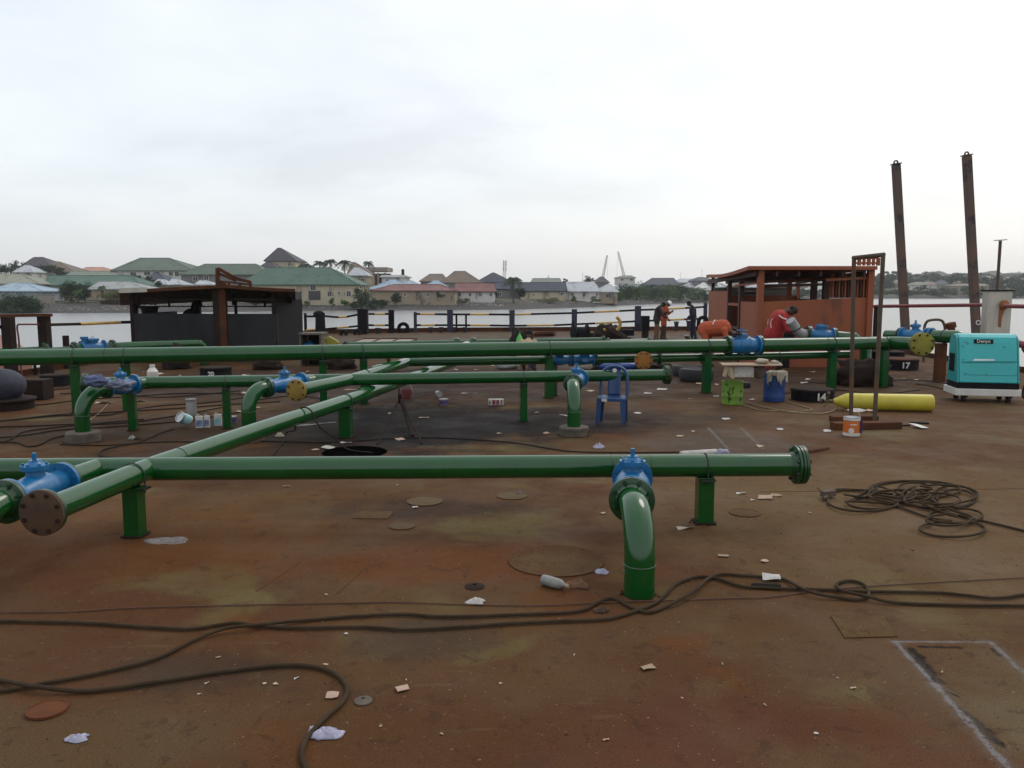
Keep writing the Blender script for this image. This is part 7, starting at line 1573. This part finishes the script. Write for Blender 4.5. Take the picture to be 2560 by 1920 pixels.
# slivers of slag and grit that nobody could count
mb = MB(); rnd = random.Random(31)
for i in range(6500):
    y = 2.2 + 22 * rnd.random() ** 1.7; x = rnd.uniform(-.72, .72) * y; s_ = rnd.uniform(.0008, .0022) * (1 + y * .12) * (2.2 if rnd.random() < .04 else 1)
    R_ = Matrix.Rotation(rnd.uniform(0, 3), 3, 'Z'); L_ = s_ * rnd.uniform(1, 2.2)
    mb.add([Vector((x, y, .001)) + R_ @ Vector(q) for q in ((-L_, -s_, 0), (L_, -s_ * .6, 0), (L_ * .7, s_, 0), (0, 0, s_ * 1.2))], [(0, 1, 3), (1, 2, 3), (2, 0, 3)])
tag(mb.build('deck_grit', M_('slag_grit', (.04, .024, .016), (.15, .10, .065), 9, rough=.9), base=False), 'slag and rust grit scattered over the deck', 'grit', kind='stuff')

# dark dirt added at the feet of posts and risers, deepening their contact shade
mb = MB(); rnd = random.Random(77)
for o_ in list(COL.objects):
    if o_.name.split('.')[0] in ('support_post', 'riser_pipe', 'pedestal') and o_.parent is not None:
        Mw = world_of(o_); vs_w = [Mw @ v.co for v in o_.data.vertices]; lo = min(v.z for v in vs_w)
        if lo > .2: continue
        ft = [v for v in vs_w if v.z < lo + .05]; cx_ = sum(v.x for v in ft) / len(ft); cy_ = sum(v.y for v in ft) / len(ft); rr_ = max((v.xy - Vector((cx_, cy_))).length for v in ft)
        for k in range(70):
            a = rnd.uniform(0, 6.28); d_ = rr_ * (1 + abs(rnd.gauss(0, .16))) - .01; s_ = rnd.uniform(.006, .018); x_, y_ = cx_ + cos(a) * d_, cy_ + sin(a) * d_
            h_ = s_ * rnd.uniform(.3, .8); a2 = rnd.uniform(0, 6.28)
            q_ = [Vector((x_ + cos(a2 + t_) * s_ * rnd.uniform(.6, 1.2), y_ + sin(a2 + t_) * s_ * rnd.uniform(.6, 1.2), .001)) for t_ in (0, 1.6, 3.1, 4.7)]
            mb.add(q_ + [Vector((x_, y_, h_))], [(0, 1, 4), (1, 2, 4), (2, 3, 4), (3, 0, 4)])
tag(mb.build('foot_shade_dirt', M_('shade_dirt', (.020, .013, .009), (.045, .026, .015), 30, rough=1, spec=.05), base=False), 'dark crumbs of dirt added as contact shade round the feet of the pipe supports', 'dirt', kind='stuff')
# ============================================================ THINGS ON THE FAR DECK
# open grey cabinet and yellow cut-off machine
Yc_ = 23.0; t = thing('tool_cabinet', 'grey open fronted steel cabinet right of the black shelter', 'cabinet', A(776, 900, Yc_)); a_, b2_ = A(747, 837, Yc_), A(803, 837, Yc_); zt = a_.z; w = b2_.x - a_.x
for nm_, c, d_ in (('side_panel', (a_.x + .03, Yc_ + .4, zt / 2), (.05, .8, zt)), ('side_panel', (b2_.x - .03, Yc_ + .4, zt / 2), (.06, .8, zt)), ('top_panel', ((a_.x + b2_.x) / 2, Yc_ + .4, zt + .02), (w + .04, .84, .05)), ('back_panel', ((a_.x + b2_.x) / 2, Yc_ + .78, zt / 2), (w - .13, .03, zt)), ('shelf', ((a_.x + b2_.x) / 2, Yc_ + .4, zt * .45), (w - .13, .7, .03))):
    MB().box(c, d_).build(nm_, m['concrete'] if nm_ != 'back_panel' else m['black'], t)
blob('tool_bundle', 'blue hose bundle inside the open grey cabinet', 'hose bundle', ((a_.x + b2_.x) / 2 - .1, Yc_ + .3, zt * .62), (.18, .2, .14), m['blue'], 7, .8); blob('motor', 'dark motor inside the open grey cabinet', 'motor', ((a_.x + b2_.x) / 2 + .12, Yc_ + .35, zt * .60), (.14, .2, .12), m['black'], 8, .3)
t = thing('cut_off_saw', 'dirty yellow cut-off machine with curved guard right of the grey cabinet', 'machine', A(840, 900, 22.6)); c = A(833, 856, 22.6)
MB().prism([(-.22, -.1), (-.24, .12), (-.1, .17), (.12, .05), (.16, -.02), (-.05, -.16)], .22, tuple(c)).build('guard', m['olivey'], t, bevel=.02); MB().torus(c + Vector((.12, 0, -.12)), (0, 1, 0), .2, .04, 20, 8, .2, pi).build('frame_hoop', m['rustdark'], t); MB().box(c + Vector((.05, .05, -.35)), (.6, .4, .35)).build('base', m['rustdark'], t); MB().box(c + Vector((.14, -.12, -.10)), (.16, .06, .10)).build('plate', m['w_conc'], t)
# dark machinery silhouettes
def lump(name, lab, cat, parts, mat='black'):
    t = thing(name, lab, cat, (parts[0][1][0], parts[0][1][1], 0))
    for nm_, c, r, sd_ in parts: blob(nm_, '', '', c, r, m[mat], sd_, .4, 16, 12, parent=None).name = nm_
    return t
def multi(name, lab, cat, base, parts):
    t = thing(name, lab, cat, base)
    for nm_, kind_, args, mt in parts:
        mb = MB(); getattr(mb, kind_)(*args); mb.build(nm_, m[mt], t)
    return t
c = A(1450, 840, 31); multi('winch', 'dark winch like motor on the far deck near a railing post', 'winch', (c.x, 31, 0), [('drum', 'lathe', ([(-.3, .28), (-.28, .32), (-.2, .2), (.2, .2), (.28, .32), (.3, .28)], (c.x, 31, .55), (1, .3, 0), 20), 'black'), ('motor_box', 'box', ((c.x + .1, 31.1, .28), (.7, .6, .5)), 'black'), ('lever', 'tube', ([(c.x - .2, 31, .6), (c.x - .28, 31, .95)], .03, 8), 'black'), ('sled', 'box', ((c.x - .2, 30.8, .05), (1.5, .5, .09)), 'rustdark')])
blob('net_heap', 'brown heap of net and hose on the far deck', 'heap', (A(1520, 835, 33).x, 33, .2), (.72, .5, .52), m['rustdark'], 11, .5, 26, 16); t = A(1523, 812, 33)
tag(MB().torus((t.x + .05, 32.6, t.z + .05), (0, 1, .3), .34, .07, 24, 8, -.2, pi + .2).build('yellow_ring', m['yelstripe']), 'yellow and black ring standing on the brown net heap', 'ring')
tag(MB().tube(smooth_path([(t.x - .2, 32.5, .7), (t.x + .1, 32.3, .45), (t.x + .6, 32.3, .25), (t.x + 1.3, 32.2, .06), (t.x + 1.5, 32.4, .06)], 5), .07, 8).build('hose', m['rustdark']), 'dark hose sliding down right from the brown net heap', 'hose')
c = G(1563, 843); t = tag(MB().box((c.x, 37.5, .22), (.72, .5, .28)).build('black_box', m['black'], bevel=.03), 'low black box near the rail, right of the brown heap', 'box')
c = G(1624, 851); multi('fuel_tank', 'black upright box tank behind the man in dark jacket', 'tank', (c.x - .1, 35.6, 0), [('body', 'box', ((c.x - .1, 35.8, .72), (.32, .4, .62)), 'black'), ('stand', 'box', ((c.x - .1, 35.8, .2), (.26, .34, .4)), 'rustdark'), ('tray', 'box', ((c.x - .7, 35.2, .05), (1.0, .5, .08)), 'concrete')])
c = G(1338, 846); mb = MB(); t = thing('plank_stack', 'stack of rusty planks lying by the far rail', 'planks', (c.x + .2, 37, 0))
for k in range(6): MB().bar((A(1310, 840, 37).x + k * .12, 37 + .12 * (k % 3), .06 + .07 * (k // 1) * .55), (A(1384, 832, 37).x + .1 * (k % 2), 36.7 + .15 * (k % 3), .10 + .07 * k * .55), .2, .04).build('plank', m['rust'], t)
blob('bag_heap', 'dark bundled bags behind the squatting person', 'bags', (A(1300, 850, 24.5).x, 24.5, .3), (.38, .35, .65), m['cabledark'], 14, .5, 22, 16)
c = A(1299, 862, 23.4); t = thing('fuel_can', 'bright green plastic container before the dark bundled bags', 'container', (c.x, 23.4, 0)); zt = A(1299, 830, 23.4).z; MB().lathe([(0, .10), (zt - .32, .10), (zt - .2, .09), (zt - .08, .03), (zt - .07, .02)], (c.x, 23.4, .003), (0, 0, 1), 20).build('body', m['limebottle'], t); MB().lathe([(0, .022), (.05, .018)], (c.x, 23.4, zt - .07), (0, 0, 1), 12).build('spout', m['limebottle'], t)
for lab, px, py, Y, mt in (('teal hose coil on the far pipe run, left', 940, 853, 25.4, 'tealdark'), ('small dark green coil on the far pipe run, centre left', 1160, 853, 25.8, 'greend')):
    c = A(px, py, Y); mb = MB()
    for k in range(4): mb.torus((c.x + .02 * k, Y, .18 + .03 * k), (0, 1, .25 * k), .26 + .02 * k, .02, 22, 6)
    tag(mb.build('hose_coil', m[mt]), lab, 'hose coil')
t = thing('low_frame', 'low rusty framed boxes on the far deck beyond the thin pipe', 'frame', (A(975, 850, 28).x, 28, 0)); x0_, x1_ = A(905, 850, 29).x, A(1040, 850, 29).x
for k in range(4): MB().box((x0_ + (x1_ - x0_) * k / 3, 28, .22), (.07, 2.2, .42)).build('upright', m['rust'], t)
MB().box(((x0_ + x1_) / 2, 29.2, .40), (x1_ - x0_, .12, .08)).build('top_bar', m['rust'], t); MB().box(((x0_ + x1_) / 2, 28.0, .21), (x1_ - x0_ - .1, 2.1, .40)).build('box', m['w_conc'], t)
multi('angle_beam', 'grey angled steel channel propped beside the thick pipe', 'beam', tuple(G(1745, 905)), [('channel', 'bar', (A(1716, 838, 20.4), G(1762, 912, .02), .12, .05), 'galv')])
tag(MB().bar(G(1600, 858, .04), G(1740, 866, .04), .5, .06).build('black_mat', m['black']), 'black mat on the deck at the feet of the two men', 'mat'); tag(MB().box((A(1705, 850, 29).x, 29.2, .18), (1.2, .6, .32)).build('black_case', m['black'], bevel=.03), 'low black case left of the bent orange worker', 'case')
# tyres and dark heaps beyond the second run
def tyre(lab, px, py, R, r, Y=None, z=None):
    c = G(px, py); tag(MB().lathe([(-r, R - r * .9), (-r * .9, R - r * .2), (-r * .5, R), (r * .5, R), (r * .9, R - r * .2), (r, R - r * .9), (r * .7, R - r * 1.6), (-r * .7, R - r * 1.6), (-r, R - r * .9)], (c.x, c.y + R * .8, r + .003 + (z or 0)), (0, 0, 1), 32, caps=False).build('tyre', m['tyre']), lab, 'tyre')
tyre('black tyre lying flat left of the third pipe post and green drum', 1748, 956, .40, .15); tyre('second black tyre stacked behind, partly under the thick pipe', 1722, 942, .36, .13); tyre('small black tyre right of the lime green drum, farther back', 1862, 970, .16, .06)
for lab, px, py, r, sd_ in (('dark heap of hoses below the feeder, left of the orange flange', 1500, 925, (.5, .4, .22), 1), ('dark heap below the feeder, right of the orange flange', 1640, 930, (.45, .4, .16), 2), ('dark brown rounded heap behind the portal frame', 2178, 968, (.62, .42, .40), 3), ('black heap beneath the black shelter edge', 430, 925, (.35, .3, .42), 4), ('dark rusty heap left of hatch 20', 660, 926, (.4, .3, .22), 6), ('dark heap of rag and rope behind the green bungalow side pipe post', 845, 925, (.35, .3, .25), 7)):
    c = G(px, py); blob('scrap_heap', lab.replace('behind the green bungalow side pipe post', 'behind the thick pipe, left of centre'), 'heap', (c.x, c.y + r[1], r[2] * .45), r, m['rustdark' if sd_ in (3, 6, 7) else 'cabledark'], sd_ + 50, .45, 26, 16)
blob('cloth_bundle', 'blue cloth heap below the feeder beyond the chair', 'cloth', (G(1545, 925).x, G(1545, 925).y, .08), (.5, .25, .16), m['drumblue'], 61, .4); blob('plastic_bag', 'grey white plastic bag below the thick pipe, centre', 'plastic bag', (G(1268, 922).x, G(1268, 922).y, .07), (.30, .18, .12), m['bottleplastic'], 62, .6); blob('plastic_bag', 'cream plastic bag below the blue feeder valves', 'plastic bag', (G(1480, 925).x, G(1480, 925).y + .2, .08), (.32, .2, .16), m['cloth'], 63, .6)
c = G(382, 945); t = thing('jerrycan', 'white plastic bottle standing behind the second run, left', 'bottle', (c.x, c.y, 0)); MB().lathe([(0, .12), (.02, .13), (.16, .13), (.24, .07), (.25, .06), (.29, .06)], (c.x, c.y, .003), (0, 0, 1), 20).build('body', m['white'], t); MB().lathe([(0, .065), (.03, .065)], (c.x, c.y, .295), (0, 0, 1), 16).build('cap', m['white'], t)
# left edge: blue grey fender dome on its dark base, rusty box, bollard chain
c = G(-22, 1030); t = thing('fender', 'blue grey rounded float resting on a dark rusty base at the left edge', 'float', (c.x, c.y + .4, 0)); 
MB().ell((c.x - .05, c.y + .42, .42), (.40, .38, .30), 28, 16).build('float', M_('blue_grey_rubber', (.045, .048, .075), (.028, .03, .045), 7, rough=.8, bump=.5, bscale=20), t); MB().lathe([(0, .50), (.12, .50), (.15, .54), (.18, .54), (.19, .4)], (c.x - .05, c.y + .42, .003), (0, 0, 1), 30).build('base', m['rustdark'], t)
c = G(80, 1002); tag(MB().box((c.x, c.y + .25, .2), (.38, .4, .39)).build('rusty_box', m['rustdark'], bevel=.02), 'dark rusty box between the float and hatch 9', 'box')
c = A(88, 928, 20.6); tag(MB().lathe([(-.5, .04), (0, .05), (.03, .08), (.06, .08), (.07, .04), (.2, .035), (.22, .02)], c, (0, 0, 1), 12).build('valve_stub', m['rustdark']), 'small rusty vent stub on the left deck edge', 'vent')
# glow free white birds or specks are left out; one bird far off
# ============================================================ HAZE over the river and the town
hz_ = MB(); hz_.box((60, 620, 20), (1700, 1270, 50))
hm = bpy.data.materials.new('thin_air'); hm.use_nodes = True; N, L = hm.node_tree.nodes, hm.node_tree.links; N.remove(N['Principled BSDF'])
pv = N.new('ShaderNodeVolumePrincipled'); pv.inputs['Color'].default_value = (.97, .98, 1.0, 1); pv.inputs['Density'].default_value = .00024; pv.inputs['Anisotropy'].default_value = .2
L.new(pv.outputs[0], N['Material Output'].inputs['Volume'])
hb_ = hz_.build('haze', hm, base=False); hb_['kind'] = 'stuff'; hb_['label'] = 'thin pale haze over the river and the town'; hb_['category'] = 'haze'
